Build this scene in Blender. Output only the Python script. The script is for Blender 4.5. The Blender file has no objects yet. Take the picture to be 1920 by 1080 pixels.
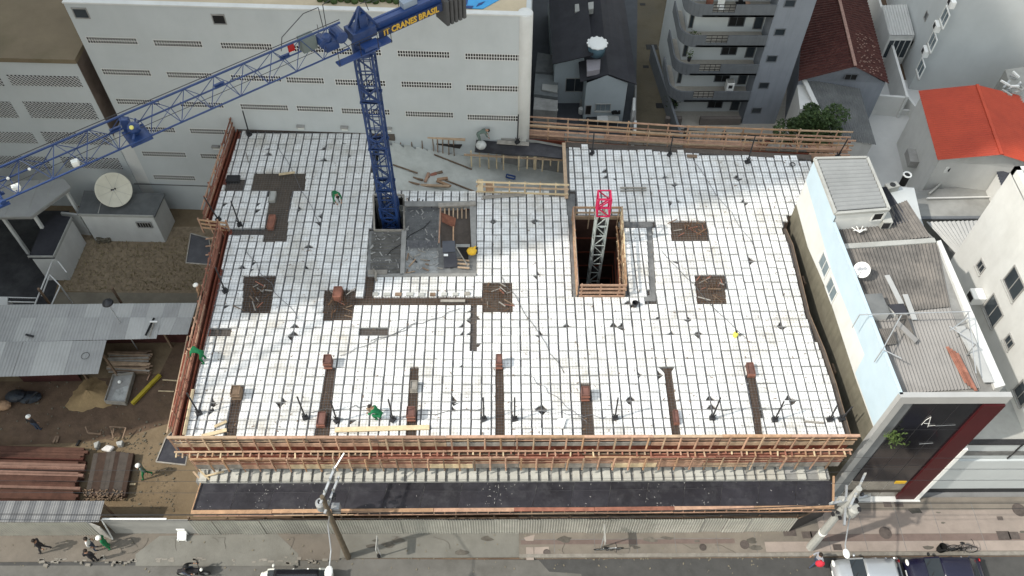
import bpy, bmesh, math, random
from mathutils import Vector, Matrix
random.seed(7)
R = math.radians
S = bpy.context.scene
COL = S.collection
V = Vector

# ------------------------------------------------------------------ camera (drone, looking down at the slab)
F, CX, CY, CAMZ = 1590.0, 960.0, 540.0, 47.5
_dn = V((945 - CX, 1720 - CY, F)).normalized()
_d = V((938 - CX, -F * F / 1180.0, F)); _d = (_d - _dn * _d.dot(_dn)).normalized()
_r = _d.cross(-_dn).normalized()
def ray(px, py):
    v = V((px - CX, py - CY, F)); return V((_r.dot(v), _d.dot(v), -_dn.dot(v)))
def A(px, py, z=0.0):
    """survey point of the photograph on the level z"""
    v = ray(px, py); return V((0, 0, CAMZ)) + v * ((z - CAMZ) / v.z)
def AY(px, py, y):
    v = ray(px, py); return V((0, 0, CAMZ)) + v * (y / v.y)
def HZ(px, py, p):
    v = ray(px, py); return CAMZ + v.z * math.hypot(p[0], p[1]) / math.hypot(v.x, v.y)
cam = bpy.data.cameras.new('camera'); camo = bpy.data.objects.new('camera', cam); COL.objects.link(camo)
cam.sensor_width = 36; cam.lens = F / 1920 * 36; cam.clip_start = .5; cam.clip_end = 3000
cx = V((_r.x, _d.x, -_dn.x)); cy = -V((_r.y, _d.y, -_dn.y)); cz = -V((_r.z, _d.z, -_dn.z))
# camera axes in world space: columns of the rotation
ax_x, ax_y, ax_z = V((_r[0], _d[0], -_dn[0])), -V((_r[1], _d[1], -_dn[1])), -V((_r[2], _d[2], -_dn[2]))
camo.matrix_world = Matrix.Translation((0, 0, CAMZ)) @ Matrix((ax_x, ax_y, ax_z)).transposed().to_4x4()
S.camera = camo

# ------------------------------------------------------------------ light
SUN_AZ, SUN_EL = 17.4, 47.0          # the light travels towards +x, a little +y
w = bpy.data.worlds.new('World'); S.world = w; w.use_nodes = True
nt = w.node_tree; sky = nt.nodes.new('ShaderNodeTexSky'); sky.sky_type = 'NISHITA'; sky.sun_disc = False
sky.sun_elevation = R(SUN_EL); sky.sun_rotation = R(270 - SUN_AZ); sky.dust_density = 1.0; sky.air_density = 2.5; sky.ozone_density = .8
hs = nt.nodes.new('ShaderNodeHueSaturation'); hs.inputs['Saturation'].default_value = .4; nt.links.new(sky.outputs[0], hs.inputs['Color'])   # hazy, whitish daylight sky
bg = nt.nodes['Background']; nt.links.new(hs.outputs[0], bg.inputs[0]); bg.inputs[1].default_value = 0.15
sd = bpy.data.lights.new('sun', 'SUN'); sd.energy = 2.1; sd.angle = R(1.0); sd.color = (1, .94, .85)
so = bpy.data.objects.new('sun', sd); COL.objects.link(so)
_t = V((math.cos(R(SUN_EL)) * math.cos(R(SUN_AZ)), math.cos(R(SUN_EL)) * math.sin(R(SUN_AZ)), -math.sin(R(SUN_EL))))
so.rotation_euler = _t.to_track_quat('-Z', 'Y').to_euler()
S.view_settings.view_transform = 'Standard'; S.view_settings.look = 'None'
S.view_settings.gamma = 1; S.view_settings.use_curve_mapping = False; S.view_settings.exposure = .86
S.render.engine = 'CYCLES'

# ------------------------------------------------------------------ materials
MATS = {}
def mat(name, col, rough=.8, var=.18, scale=1.2, bump=0.0, bscale=30., metal=0., spec=.3, grime=None, tint=None, gscale=.35, gamt=.5):
    m = bpy.data.materials.new(name); m.use_nodes = True; MATS[name] = m
    n, l = m.node_tree.nodes, m.node_tree.links
    b = n['Principled BSDF']; b.inputs['Roughness'].default_value = rough; b.inputs['Metallic'].default_value = metal
    b.inputs['Specular IOR Level'].default_value = spec
    g = n.new('ShaderNodeNewGeometry')
    t1 = n.new('ShaderNodeTexNoise'); t1.inputs['Scale'].default_value = scale; t1.inputs['Detail'].default_value = 7; t1.inputs['Roughness'].default_value = .65
    l.new(g.outputs['Position'], t1.inputs['Vector'])
    mr = n.new('ShaderNodeMapRange'); mr.inputs[1].default_value = .3; mr.inputs[2].default_value = .7; mr.inputs[3].default_value = 1 - var; mr.inputs[4].default_value = 1 + var
    l.new(t1.outputs['Fac'], mr.inputs[0])
    oi = n.new('ShaderNodeObjectInfo'); mo = n.new('ShaderNodeMapRange'); mo.inputs[3].default_value = 1 - var * .7; mo.inputs[4].default_value = 1 + var * .7
    l.new(oi.outputs['Random'], mo.inputs[0])
    mm = n.new('ShaderNodeMath'); mm.operation = 'MULTIPLY'; l.new(mr.outputs[0], mm.inputs[0]); l.new(mo.outputs[0], mm.inputs[1])
    vm = n.new('ShaderNodeVectorMath'); vm.operation = 'SCALE'; vm.inputs[0].default_value = col[:3]; l.new(mm.outputs[0], vm.inputs['Scale'])
    out = vm.outputs[0]
    if grime or tint:
        t2 = n.new('ShaderNodeTexNoise'); t2.inputs['Scale'].default_value = gscale; t2.inputs['Detail'].default_value = 9; t2.inputs['Roughness'].default_value = .7
        l.new(g.outputs['Position'], t2.inputs['Vector'])
        r2 = n.new('ShaderNodeMapRange'); r2.inputs[1].default_value = .48; r2.inputs[2].default_value = .72; r2.inputs[4].default_value = gamt
        l.new(t2.outputs['Fac'], r2.inputs[0])
        mx = n.new('ShaderNodeMix'); mx.data_type = 'RGBA'; l.new(r2.outputs[0], mx.inputs[0]); l.new(out, mx.inputs[6]); mx.inputs[7].default_value = (*(grime or tint), 1)
        out = mx.outputs[2]
    l.new(out, b.inputs['Base Color'])
    if bump:
        t3 = n.new('ShaderNodeTexNoise'); t3.inputs['Scale'].default_value = bscale; t3.inputs['Detail'].default_value = 5
        l.new(g.outputs['Position'], t3.inputs['Vector'])
        bp = n.new('ShaderNodeBump'); bp.inputs['Strength'].default_value = bump; bp.inputs['Distance'].default_value = .03
        l.new(t3.outputs['Fac'], bp.inputs['Height']); l.new(bp.outputs[0], b.inputs['Normal'])
    return m
def streaks(m, amt=.25, sx=5.0, sz=.35):
    """rain streaks: long in z, mixed darker over the base colour"""
    n, l = m.node_tree.nodes, m.node_tree.links; b = n['Principled BSDF']
    src = b.inputs['Base Color'].links[0].from_socket
    g = n.new('ShaderNodeNewGeometry'); mp = n.new('ShaderNodeMapping'); mp.inputs['Scale'].default_value = (sx, sx, sz)
    l.new(g.outputs['Position'], mp.inputs[0]); t = n.new('ShaderNodeTexNoise'); t.inputs['Scale'].default_value = 1; t.inputs['Detail'].default_value = 6
    l.new(mp.outputs[0], t.inputs['Vector']); r = n.new('ShaderNodeMapRange'); r.inputs[1].default_value = .45; r.inputs[2].default_value = .75; r.inputs[3].default_value = 1; r.inputs[4].default_value = 1 - amt
    l.new(t.outputs['Fac'], r.inputs[0]); vm = n.new('ShaderNodeVectorMath'); vm.operation = 'SCALE'
    l.new(src, vm.inputs[0]); l.new(r.outputs[0], vm.inputs['Scale']); l.new(vm.outputs[0], b.inputs['Base Color'])
    return m

WHITE = streaks(mat('white_plaster', (.465, .49, .49), .85, .05, .5, .1, 40, grime=(.47, .48, .465), gscale=.2, gamt=.35), .03, 1.6)
WHITE2 = streaks(mat('white_paint', (.60, .60, .575), .8, .05, .8, .1, 40, grime=(.44, .43, .40), gamt=.4), .06, 2.0)
BRIGHT = mat('bright_white', (.78, .78, .75), .6, .03)
BLUEISH = mat('pale_blue_paint', (.43, .53, .59), .8, .06, .7, .08, 40, grime=(.50, .57, .60), gscale=.5, gamt=.5)
TANW = streaks(mat('bare_tan_render', (.155, .142, .105), .95, .16, 1.2, .4, 25, grime=(.22, .20, .155), gscale=.5), .25, 3)
GREYP = streaks(mat('grey_blue_paint', (.23, .25, .28), .8, .07, .6, .1, 30), .12)
DGREY = streaks(mat('dark_grey_paint', (.13, .14, .15), .8, .1, .8), .15)
CONC = mat('concrete', (.28, .275, .26), .9, .22, 1.5, .4, 40, grime=(.16, .155, .14))
CONCD = mat('dark_concrete', (.15, .15, .145), .9, .3, 1.8, .5, 30, grime=(.25, .25, .24), gscale=.9)
CONCL = mat('light_concrete', (.36, .36, .335), .9, .15, .8, .3, 30, grime=(.24, .235, .215))
RAMP = mat('ramp_concrete', (.44, .45, .415), .9, .15, .9, .3, 30, grime=(.30, .29, .25), gscale=.7)
RIB = mat('cross_rib_grey', (.19, .19, .182), .95, .2, 4)
JOIST = mat('joist_concrete', (.10, .10, .097), .95, .2, 4)
SLABP = mat('dark_form_panel', (.075, .062, .052), .85, .25, 2, .2, 20)
PLYB = mat('film_faced_plywood', (.022, .021, .026), .38, .3, 1.3, .1, 12, spec=.5, grime=(.085, .085, .09), gscale=1.4, gamt=.45)
PLYR = mat('red_brown_plywood', (.17, .045, .025), .8, .25, 2, .2, 20)
WOODP = mat('pink_formwork_wood', (.36, .225, .155), .85, .28, 3, .3, 30)
WOODR = mat('red_formwork_wood', (.24, .105, .072), .85, .3, 3, .3, 30)
WOODO = mat('orange_formwork_wood', (.36, .225, .135), .85, .28, 3, .3, 30)
WOODT = mat('tan_wood', (.38, .275, .185), .85, .25, 3, .3, 30)
WOODY = mat('pale_wood', (.55, .44, .28), .85, .22, 3, .2, 30)
WOODB = mat('weathered_brown_wood', (.18, .125, .085), .9, .3, 3, .3, 30)
WOODG = mat('grey_weathered_wood', (.26, .24, .21), .9, .25, 3, .3, 30)
TIMB = mat('red_timber', (.070, .032, .022), .9, .35, 2.5, .4, 25, grime=(.12, .06, .04))
TIMBL = mat('light_red_timber', (.17, .10, .075), .9, .25, 2.5, .3, 25)
RUST = mat('rusty_rebar', (.13, .075, .045), .8, .3, 8, metal=.3)
STEELD = mat('dark_steel', (.045, .045, .048), .5, .2, 8, metal=.5)
STEELG = mat('galvanised_steel', (.46, .47, .47), .45, .12, 5, metal=.6)
WIRE = mat('tied_wire_mesh', (.16, .16, .17), .6, .2, 6, metal=.4)
CRANE = mat('crane_blue', (.016, .042, .135), .42, .2, 3, .05, 20, spec=.5)
CRANEB = mat('crane_blue_bright', (.019, .050, .17), .4, .15, 3, spec=.5)
YELL = mat('yellow_paint', (.62, .38, .03), .5, .12, 4)
YELLD = mat('gold_lettering', (.55, .34, .05), .5, .06, 4)
CWT = mat('counterweight_grey', (.075, .075, .075), .8, .15, 3)
PINK = mat('pink_red_paint', (.42, .012, .065), .5, .1, 5)
MASTG = mat('mast_grey', (.42, .46, .44), .45, .12, 5, metal=.3)
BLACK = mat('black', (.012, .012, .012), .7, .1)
RUBBER = mat('rubber', (.018, .018, .018), .8, .1)
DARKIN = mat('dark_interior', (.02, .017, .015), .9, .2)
GLASS = mat('dark_glass', (.03, .038, .045), .12, .1, spec=.6)
GLASSB = mat('pale_window', (.16, .20, .22), .25, .12, 2, spec=.5)
ROOFD = streaks(mat('dark_roof_sheet', (.030, .030, .036), .75, .2, .9, .15, 15, grime=(.05, .05, .055)), .1)
ROOFT = mat('tan_roof', (.165, .130, .085), .95, .14, .35, .2, 8, grime=(.12, .105, .06), gscale=.2, gamt=.8)
ROOFG = mat('grey_fibre_sheet', (.115, .12, .12), .9, .22, 1.2, .3, 20, grime=(.19, .19, .18))
ROOFW = mat('zinc_sheet', (.34, .34, .33), .5, .10, .8, metal=.15, grime=(.28, .28, .275), gscale=.6)
ROOFW2 = mat('zinc_sheet_pale', (.40, .40, .385), .5, .09, .8, metal=.1, grime=(.38, .38, .37))
ROOFO = mat('old_corrugated_sheet', (.135, .127, .118), .85, .28, 1.0, .2, 20, grime=(.23, .205, .18), gscale=.5, gamt=.8)
ROOFS = mat('painted_zinc_sheet', (.26, .265, .26), .5, .10, .8, grime=(.20, .20, .198))
ROOFL = mat('light_corrugated_sheet', (.25, .24, .228), .75, .16, 1.2, .2, 20, grime=(.16, .15, .138), gscale=.6)
ROOFRED = mat('red_painted_roof', (.41, .058, .027), .6, .10, .9, spec=.3, grime=(.30, .034, .022))
ROOFBR = mat('maroon_clay_tile', (.058, .016, .013), .8, .35, 3, .4, 20, grime=(.10, .04, .03), gscale=1.5)
ROOFBL = mat('dark_slate_sheet', (.055, .058, .07), .7, .25, 2)
DIRT = mat('dirt', (.150, .110, .066), .95, .26, .9, .8, 6, grime=(.19, .145, .092), gscale=.3, gamt=.8)
DIRTD = mat('dark_dirt', (.100, .066, .044), .95, .3, 1.2, .8, 6, grime=(.14, .095, .055), gscale=.5, gamt=.7)  # darker copy of the dirt; on the yard it carries shade in its colour
LANE = mat('lane_dirt', (.105, .088, .058), .95, .25, .7, .5, 8, grime=(.06, .055, .045), gscale=.35, gamt=.8)
GRASSD = mat('dry_grass_soil', (.205, .158, .105), .95, .35, 3, .25, 30, grime=(.30, .235, .16), gscale=.8, gamt=.9)
GRASSB = mat('dry_grass_blade', (.30, .25, .14), .9, .35, 5)
ASPH = mat('asphalt', (.066, .065, .062), .9, .2, 1.3, .5, 60, grime=(.085, .083, .078), gscale=.4, gamt=.7)
ASPHD = mat('dark_asphalt', (.040, .040, .042), .8, .4, .8, .4, 40, grime=(.10, .10, .098), gscale=.35, gamt=.6)
PAVE = mat('pavement_concrete', (.170, .148, .122), .9, .14, 1.0, .4, 30, grime=(.115, .105, .09), gscale=.45, gamt=.8)
PAVEP = mat('pinkish_pavement', (.285, .238, .205), .9, .12, 1.2, .3, 30, grime=(.19, .165, .142), gscale=.5)
PAVER = mat('reddish_paver_band', (.145, .108, .094), .9, .14, 2, .3, 30, grime=(.17, .14, .12))
PAVEG = mat('grey_road_patch', (.165, .160, .140), .92, .12, .9, .4, 30, grime=(.12, .115, .098), gscale=.5, gamt=.7)
KERB = mat('kerb_stone', (.19, .175, .15), .9, .2, 3, .4, 20, grime=(.32, .30, .27), gscale=2)
COURT = mat('courtyard_cement', (.52, .52, .50), .85, .06, .5, .15, 30, grime=(.42, .42, .41), gscale=.2)
TILEC = mat('cream_floor_tile', (.36, .335, .29), .6, .10, 5)
LEAF = mat('leaf', (.030, .052, .016), .7, .45, 1.4)
LEAF2 = mat('leaf_light', (.075, .115, .03), .7, .35, 3)
BARK = mat('bark', (.09, .065, .045), .9, .3, 6, .5, 20)
SAND = mat('sand', (.25, .175, .09), .98, .15, 2, .6, 20)
RUBBLEM = mat('rubble', (.17, .15, .11), .95, .3, 3, .4, 20)
CREAM = mat('cream_dish', (.62, .59, .48), .6, .06, 1.0, grime=(.50, .47, .37), gscale=.8)
POOL = mat('pool_tile_blue', (.04, .30, .60), .15, .1, 3)
POOLD = mat('pool_dark_tile', (.01, .04, .16), .3, .1, 3)
PGREEN = mat('green_workwear', (.01, .15, .055), .8, .25, 9)
PGREY = mat('grey_green_workwear', (.14, .19, .16), .8, .3, 9)
CLDARK = mat('dark_cloth', (.022, .020, .022), .85, .25, 9)
CLWHITE = mat('white_cloth', (.62, .60, .57), .85, .1, 9)
CLGREY = mat('grey_cloth', (.27, .28, .31), .85, .15, 9)
CLRED = mat('red_cloth', (.55, .03, .05), .8, .1, 9)
JEANS = mat('denim', (.05, .065, .10), .85, .2, 9)
SKIN = mat('skin', (.34, .19, .12), .6, .08, 9)
HAIR = mat('dark_hair', (.02, .014, .01), .7, .1)
HELMW = mat('white_helmet', (.78, .77, .72), .4, .04)
SHOE = mat('shoe', (.05, .04, .035), .8, .1)
CARS = mat('silver_car_paint', (.46, .48, .49), .3, .03, 1, metal=.6, spec=.5)
CARB = mat('navy_car_paint', (.008, .008, .024), .25, .05, 1, spec=.6)
CARW = mat('white_car_paint', (.72, .72, .66), .28, .03, 1, spec=.5)
LAMP = mat('lamp_lens', (.8, .8, .74), .2, .02)
REDL = mat('red_lens', (.35, .01, .01), .25, .05)
MAROON = mat('maroon_facade', (.058, .007, .009), .5, .1, .8, spec=.4)
FDARK = mat('black_glass_facade', (.014, .014, .017), .12, .25, .6, spec=.6)
TANKB = mat('blue_tank', (.10, .17, .21), .5, .1)

# ground-tile material helper: faint rectangular joints by world position (flat floor finish seen from 50 m)
def foam_mat():
    m = mat('foam_white', (.85, .85, .83), .9, .07, 2.5, grime=(.52, .48, .40), gscale=.55, gamt=.85)
    n, l = m.node_tree.nodes, m.node_tree.links; b = n['Principled BSDF']; src = b.inputs['Base Color'].links[0].from_socket
    g = n.new('ShaderNodeNewGeometry'); sp = n.new('ShaderNodeSeparateXYZ'); l.new(g.outputs['Position'], sp.inputs[0])
    def M(op, a, bb=None, c=None):
        k = n.new('ShaderNodeMath'); k.operation = op
        for i, q in enumerate((a, bb, c)):
            if q is None: continue
            if isinstance(q, (int, float)): k.inputs[i].default_value = q
            else: l.new(q, k.inputs[i])
        return k.outputs[0]
    u0 = M('DIVIDE', M('SUBTRACT', sp.outputs[0], GX0), GSX); v0 = M('DIVIDE', M('SUBTRACT', sp.outputs[1], GY0), GSY)
    u = M('FRACT', u0); v = M('FRACT', v0)
    cu = M('FLOOR', u0); cv = M('FLOOR', v0)
    cb = n.new('ShaderNodeCombineXYZ'); l.new(cu, cb.inputs[0]); l.new(cv, cb.inputs[1])
    wn = n.new('ShaderNodeTexWhiteNoise'); wn.noise_dimensions = '2D'; l.new(cb.outputs[0], wn.inputs['Vector'])
    # printed dot
    du = M('SUBTRACT', u, .66); dv = M('SUBTRACT', v, .45)
    dd = M('ADD', M('MULTIPLY', du, du), M('MULTIPLY', dv, dv)); dot = M('LESS_THAN', dd, .0022)
    # grooves pressed in the foam
    f3 = M('FRACT', M('MULTIPLY', v, 4.0)); gr = M('LESS_THAN', f3, .10)
    f4 = M('FRACT', M('MULTIPLY', u, 3.0)); gr2 = M('LESS_THAN', f4, .09)
    k = M('SUBTRACT', 1.0, M('MULTIPLY', dot, .45)); k = M('SUBTRACT', k, M('MULTIPLY', M('MAXIMUM', gr, gr2), .07))
    k = M('MULTIPLY', k, M('ADD', .85, M('MULTIPLY', wn.outputs[0], .15)))
    vm = n.new('ShaderNodeVectorMath'); vm.operation = 'SCALE'; l.new(src, vm.inputs[0]); l.new(k, vm.inputs['Scale']); l.new(vm.outputs[0], b.inputs['Base Color'])
    return m
GX0, GSX, GY0, GSY = 0.45, .524, 20.21, .52
FOAM = foam_mat()

# ------------------------------------------------------------------ mesh helpers
def wl(o):
    p = V((0, 0, 0))
    while o is not None: p += o.location; o = o.parent
    return p
def link(o, parent=None):
    COL.objects.link(o)
    if parent is not None: o.parent = parent
    return o
def tag(o, label=None, cat=None, group=None, kind=None):
    for k, v in (('label', label), ('category', cat), ('group', group), ('kind', kind)):
        if v: o[k] = v
    return o
def thing(name, label, cat, loc=(0, 0, 0), group=None, rz=0.0):
    o = bpy.data.objects.new(name, None); o.location = loc; o.rotation_euler = (0, 0, rz); o.empty_display_size = .3
    COL.objects.link(o); return tag(o, label, cat, group)
def frame(p, q, up=V((0, 0, 1))):
    x = (V(q) - V(p)).normalized(); y = V(up).cross(x)
    if y.length < 1e-4: y = V((0, 1, 0)).cross(x)
    if y.length < 1e-4: y = V((1, 0, 0)).cross(x)
    y.normalize(); z = x.cross(y); return Matrix((x, y, z)).transposed()
class MB:
    def __init__(s): s.v, s.f, s.m, s.cur = [], [], [], 0
    def add(s, vs, fs):
        o = len(s.v); s.v += [V(p) for p in vs]; s.f += [[i + o for i in f] for f in fs]; s.m += [s.cur] * len(fs); return s
    def box(s, c, d, M=None):
        c = V(c); M = M or Matrix.Identity(3); h = V(d) / 2
        vs = [c + M @ V((sx * h.x, sy * h.y, sz * h.z)) for sx in (-1, 1) for sy in (-1, 1) for sz in (-1, 1)]
        return s.add(vs, [(0, 1, 3, 2), (4, 6, 7, 5), (0, 4, 5, 1), (2, 3, 7, 6), (0, 2, 6, 4), (1, 5, 7, 3)])
    def bar(s, p, q, w, h, up=V((0, 0, 1))):
        p, q = V(p), V(q); return s.box((p + q) / 2, ((q - p).length, w, h), frame(p, q, up))
    def tube(s, p, q, r, r2=None, n=6, cap=True):
        p, q = V(p), V(q); r2 = r if r2 is None else r2; M = frame(p, q); a, b = [], []
        for i in range(n):
            t = 2 * math.pi * i / n; d = M @ V((0, math.cos(t), math.sin(t))); a.append(p + d * r); b.append(q + d * r2)
        fs = [(i, (i + 1) % n, n + (i + 1) % n, n + i) for i in range(n)]
        if cap: fs += [tuple(reversed(range(n))), tuple(range(n, 2 * n))]
        return s.add(a + b, fs)
    def path(s, pts, r, n=6):
        for a, b in zip(pts, pts[1:]): s.tube(a, b, r, n=n)
        return s
    def prism(s, top, zb):
        top = [V(p) for p in top]; n = len(top)
        bot = [V((p.x, p.y, zb)) for p in top] if isinstance(zb, (int, float)) else [p + V(zb) for p in top]
        ar = sum(top[i].x * top[(i + 1) % n].y - top[(i + 1) % n].x * top[i].y for i in range(n))
        if ar < 0: top.reverse(); bot.reverse()
        return s.add(top + bot, [tuple(range(n)), tuple(reversed(range(n, 2 * n)))] + [(i, n + i, n + (i + 1) % n, (i + 1) % n) for i in range(n)])
    def quad(s, *p): return s.add(p, [tuple(range(len(p)))])
    def lathe(s, prof, c, n=16, M=None):
        c = V(c); M = M or Matrix.Identity(3); o = []
        for r, z in prof:
            for i in range(n):
                t = 2 * math.pi * i / n; o.append(c + M @ V((r * math.cos(t), r * math.sin(t), z)))
        k = len(prof); fs = [(j * n + i, j * n + (i + 1) % n, (j + 1) * n + (i + 1) % n, (j + 1) * n + i) for j in range(k - 1) for i in range(n)]
        fs += [tuple(reversed(range(n))), tuple(range((k - 1) * n, k * n))]
        return s.add(o, fs)
    def ell(s, c, r, n=8, m=6, M=None):
        prof = [(math.sin(math.pi * (j + .02) / (m + .04)), -math.cos(math.pi * (j + .02) / (m + .04))) for j in range(m + 1)]
        M = M or Matrix.Identity(3); D = M @ Matrix.Diagonal(V(r)); return s.lathe(prof, c, n, D)
    def torus(s, c, R1, r, M=None, n=18, k=6):
        c = V(c); M = M or Matrix.Identity(3); o = []
        for i in range(n):
            a = 2 * math.pi * i / n
            for j in range(k):
                b = 2 * math.pi * j / k; rr = R1 + r * math.cos(b); o.append(c + M @ V((rr * math.cos(a), rr * math.sin(a), r * math.sin(b))))
        return s.add(o, [(i * k + j, ((i + 1) % n) * k + j, ((i + 1) % n) * k + (j + 1) % k, i * k + (j + 1) % k) for i in range(n) for j in range(k)])
    def loft(s, rings, cap=True):
        n = len(rings[0]); o = [p for r in rings for p in r]
        fs = [(j * n + i, j * n + (i + 1) % n, (j + 1) * n + (i + 1) % n, (j + 1) * n + i) for j in range(len(rings) - 1) for i in range(n)]
        if cap: fs += [tuple(reversed(range(n))), tuple(range((len(rings) - 1) * n, len(rings) * n))]
        return s.add(o, fs)
    def build(s, name, mats, parent=None, smooth=False, bevel=0, kind=None, label=None):
        me = bpy.data.meshes.new(name); off = wl(parent) if parent is not None else V((0, 0, 0))
        me.from_pydata([tuple(p - off) for p in s.v], [], s.f)
        ms = mats if isinstance(mats, (list, tuple)) else [mats]
        for m in ms: me.materials.append(m)
        if len(ms) > 1: me.polygons.foreach_set('material_index', s.m)
        if smooth: me.polygons.foreach_set('use_smooth', [True] * len(me.polygons))
        bm = bmesh.new(); bm.from_mesh(me); bmesh.ops.recalc_face_normals(bm, faces=bm.faces)
        if bevel: bmesh.ops.bevel(bm, geom=list(bm.edges), offset=bevel, segments=1, affect='EDGES')
        bm.to_mesh(me); bm.free(); me.update()
        o = bpy.data.objects.new(name, me); link(o, parent)
        if kind: o['kind'] = kind
        if label: o['label'] = label
        return o
def solo(o, label, cat, group=None): return tag(o, label, cat, group)
_UC = {}
def piece(name, m, parent, c, size, M=None):
    """one cheap board / panel / block that shares its mesh with its like"""
    if m.name not in _UC:
        b = MB().box((0, 0, 0), (1, 1, 1)); me = bpy.data.meshes.new('board_' + m.name); me.from_pydata([tuple(p) for p in b.v], [], b.f)
        bm = bmesh.new(); bm.from_mesh(me); bmesh.ops.recalc_face_normals(bm, faces=bm.faces); bm.to_mesh(me); bm.free()
        me.materials.append(m); _UC[m.name] = me
    o = bpy.data.objects.new(name, _UC[m.name]); link(o, parent)
    o.location = V(c) - (wl(parent) if parent is not None else V((0, 0, 0))); o.scale = size
    if M is not None: o.rotation_euler = M.to_euler()
    return o
def stick(name, m, parent, p, q, w, h, up=V((0, 0, 1))):
    p, q = V(p), V(q); return piece(name, m, parent, (p + q) / 2, ((q - p).length, w, h), frame(p, q, up))
def copy_tree(o, parent=None):
    c = o.copy(); link(c, parent)
    for ch in o.children: copy_tree(ch, c)
    return c
def corr(name, p00, p10, p11, p01, n, amp, m, parent=None, trap=False, kind=None):
    """corrugated sheet; ridges run p00 -> p01"""
    p00, p10, p11, p01 = map(V, (p00, p10, p11, p01)); nrm = (p10 - p00).cross(p01 - p00).normalized()
    if nrm.z < -.05 or (abs(nrm.z) <= .05 and nrm.y > 0): nrm = -nrm
    vs, fs, k = [], [], n * 4
    for i in range(k + 1):
        t = i / k; h = amp * (math.sin(2 * math.pi * i / 4) if not trap else (0, 0, 1, 1)[i % 4])
        vs += [p00.lerp(p10, t) + nrm * h, p01.lerp(p11, t) + nrm * h]
    fs = [(2 * i, 2 * i + 2, 2 * i + 3, 2 * i + 1) for i in range(k)]
    b = MB(); b.add(vs, fs); return b.build(name, m, parent, kind=kind)
def sheet(name, pts, m, kind='structure', parent=None):
    o = MB().quad(*pts).build(name, m, parent)
    if o.data.polygons[0].normal.z < 0:
        o.data.flip_normals()
    if kind and parent is None: o['kind'] = kind
    return o
def apx(pxs, z): return [A(x, y, z) for x, y in pxs]
class Wall:
    """a vertical wall plane through two ground points; outward side is the left of a->b turned to the camera"""
    def __init__(s, a, b, n=None):
        s.a = V((a[0], a[1], 0)); s.u = (V((b[0], b[1], 0)) - s.a).normalized(); s.L = (V((b[0], b[1], 0)) - s.a).length
        s.n = V((s.u.y, -s.u.x, 0))
    def pt(s, px, py):
        v = ray(px, py); C = V((0, 0, CAMZ)); t = s.n.dot(s.a - C) / s.n.dot(v); p = C + v * t; return ((p - s.a).dot(s.u), p.z)
    def p3(s, u, z, o=0.0): return s.a + s.u * u + s.n * o + V((0, 0, z))
    def rect(s, px0, px1):
        u0, z0 = s.pt(*px0); u1, z1 = s.pt(*px1); return min(u0, u1), max(u0, u1), min(z0, z1), max(z0, z1)
    def M(s): return Matrix((s.u, -s.n, V((0, 0, 1)))).transposed()
    def box(s, mb, u0, u1, z0, z1, o0, o1):
        return mb.box(s.p3((u0 + u1) / 2, (z0 + z1) / 2, (o0 + o1) / 2), (u1 - u0, abs(o1 - o0), z1 - z0), s.M())
def window(w, parent, r, fm=None, gm=None, fw=.06, bars=1, name='window', proud=.06, sill=False):
    u0, u1, z0, z1 = r; fm = fm or WHITE2; gm = gm or GLASS; b = MB()
    for a in ((u0 - fw, u1 + fw, z1, z1 + fw), (u0 - fw, u1 + fw, z0 - fw, z0), (u0 - fw, u0, z0, z1), (u1, u1 + fw, z0, z1)): w.box(b, *a, -.02, proud)
    for i in range(1, bars + 1):
        uu = u0 + (u1 - u0) * i / (bars + 1); w.box(b, uu - fw * .3, uu + fw * .3, z0, z1, -.02, proud * .7)
    f = b.build(name, fm, parent)
    w.box(MB(), u0, u1, z0, z1, -.05, .012).build('pane', gm, f)
    if sill: w.box(MB(), u0 - .1, u1 + .1, z0 - fw - .06, z0 - fw, -.02, .14).build('sill', CONCL, f)
    return f
# ================================================================== SETTING: ground, street, pavements, yards
D = 8.2
def gsheet(name, pxs, m, k=1, kind='structure'): return sheet(name, [p + V((0, 0, .004 * k)) for p in apx(pxs, 0)], m, kind)
g = MB()
for i in range(-8, 8):
    for j in range(-6, 10): g.quad(*[V((i * 60 + a, j * 60 + b, -.012)) for a, b in ((0, 0), (60, 0), (60, 60), (0, 60))])
tag(g.build('ground', DIRTD), kind='structure')
def rect(x0, y0, x1, y1, z): return [V((x0, y0, z)), V((x1, y0, z)), V((x1, y1, z)), V((x0, y1, z))]
sheet('street', rect(-120, 4, 160, 16.2, -.004), ASPH)
sheet('yard', [V(p) for p in ((-60, 17.7, 0), (-15.5, 17.7, 0), (-15.5, 43, 0), (-60, 43, 0))], DIRT)
gsheet('yard_shade_patch', [(-120, 715), (120, 715), (300, 700), (330, 640), (400, 640), (360, 780), (250, 815), (150, 830), (-120, 840)], DIRTD, 1)  # lower edge follows the tower's shadow; the shade is put into the colour
gsheet('grass_yard', [(115, 545), (150, 440), (330, 425), (420, 425), (400, 555)], GRASSD, 1)
gsheet('yard_path', [(80, 590), (112, 548), (400, 550), (400, 590)], CONCL if False else mat('worn_yard_path', (.17, .15, .115), .95, .2, 1, .4, 20), 2)
gsheet('asphalt_yard', [(-140, 590), (-140, 395), (130, 395), (130, 440), (95, 585)], ASPHD, 2)
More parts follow.
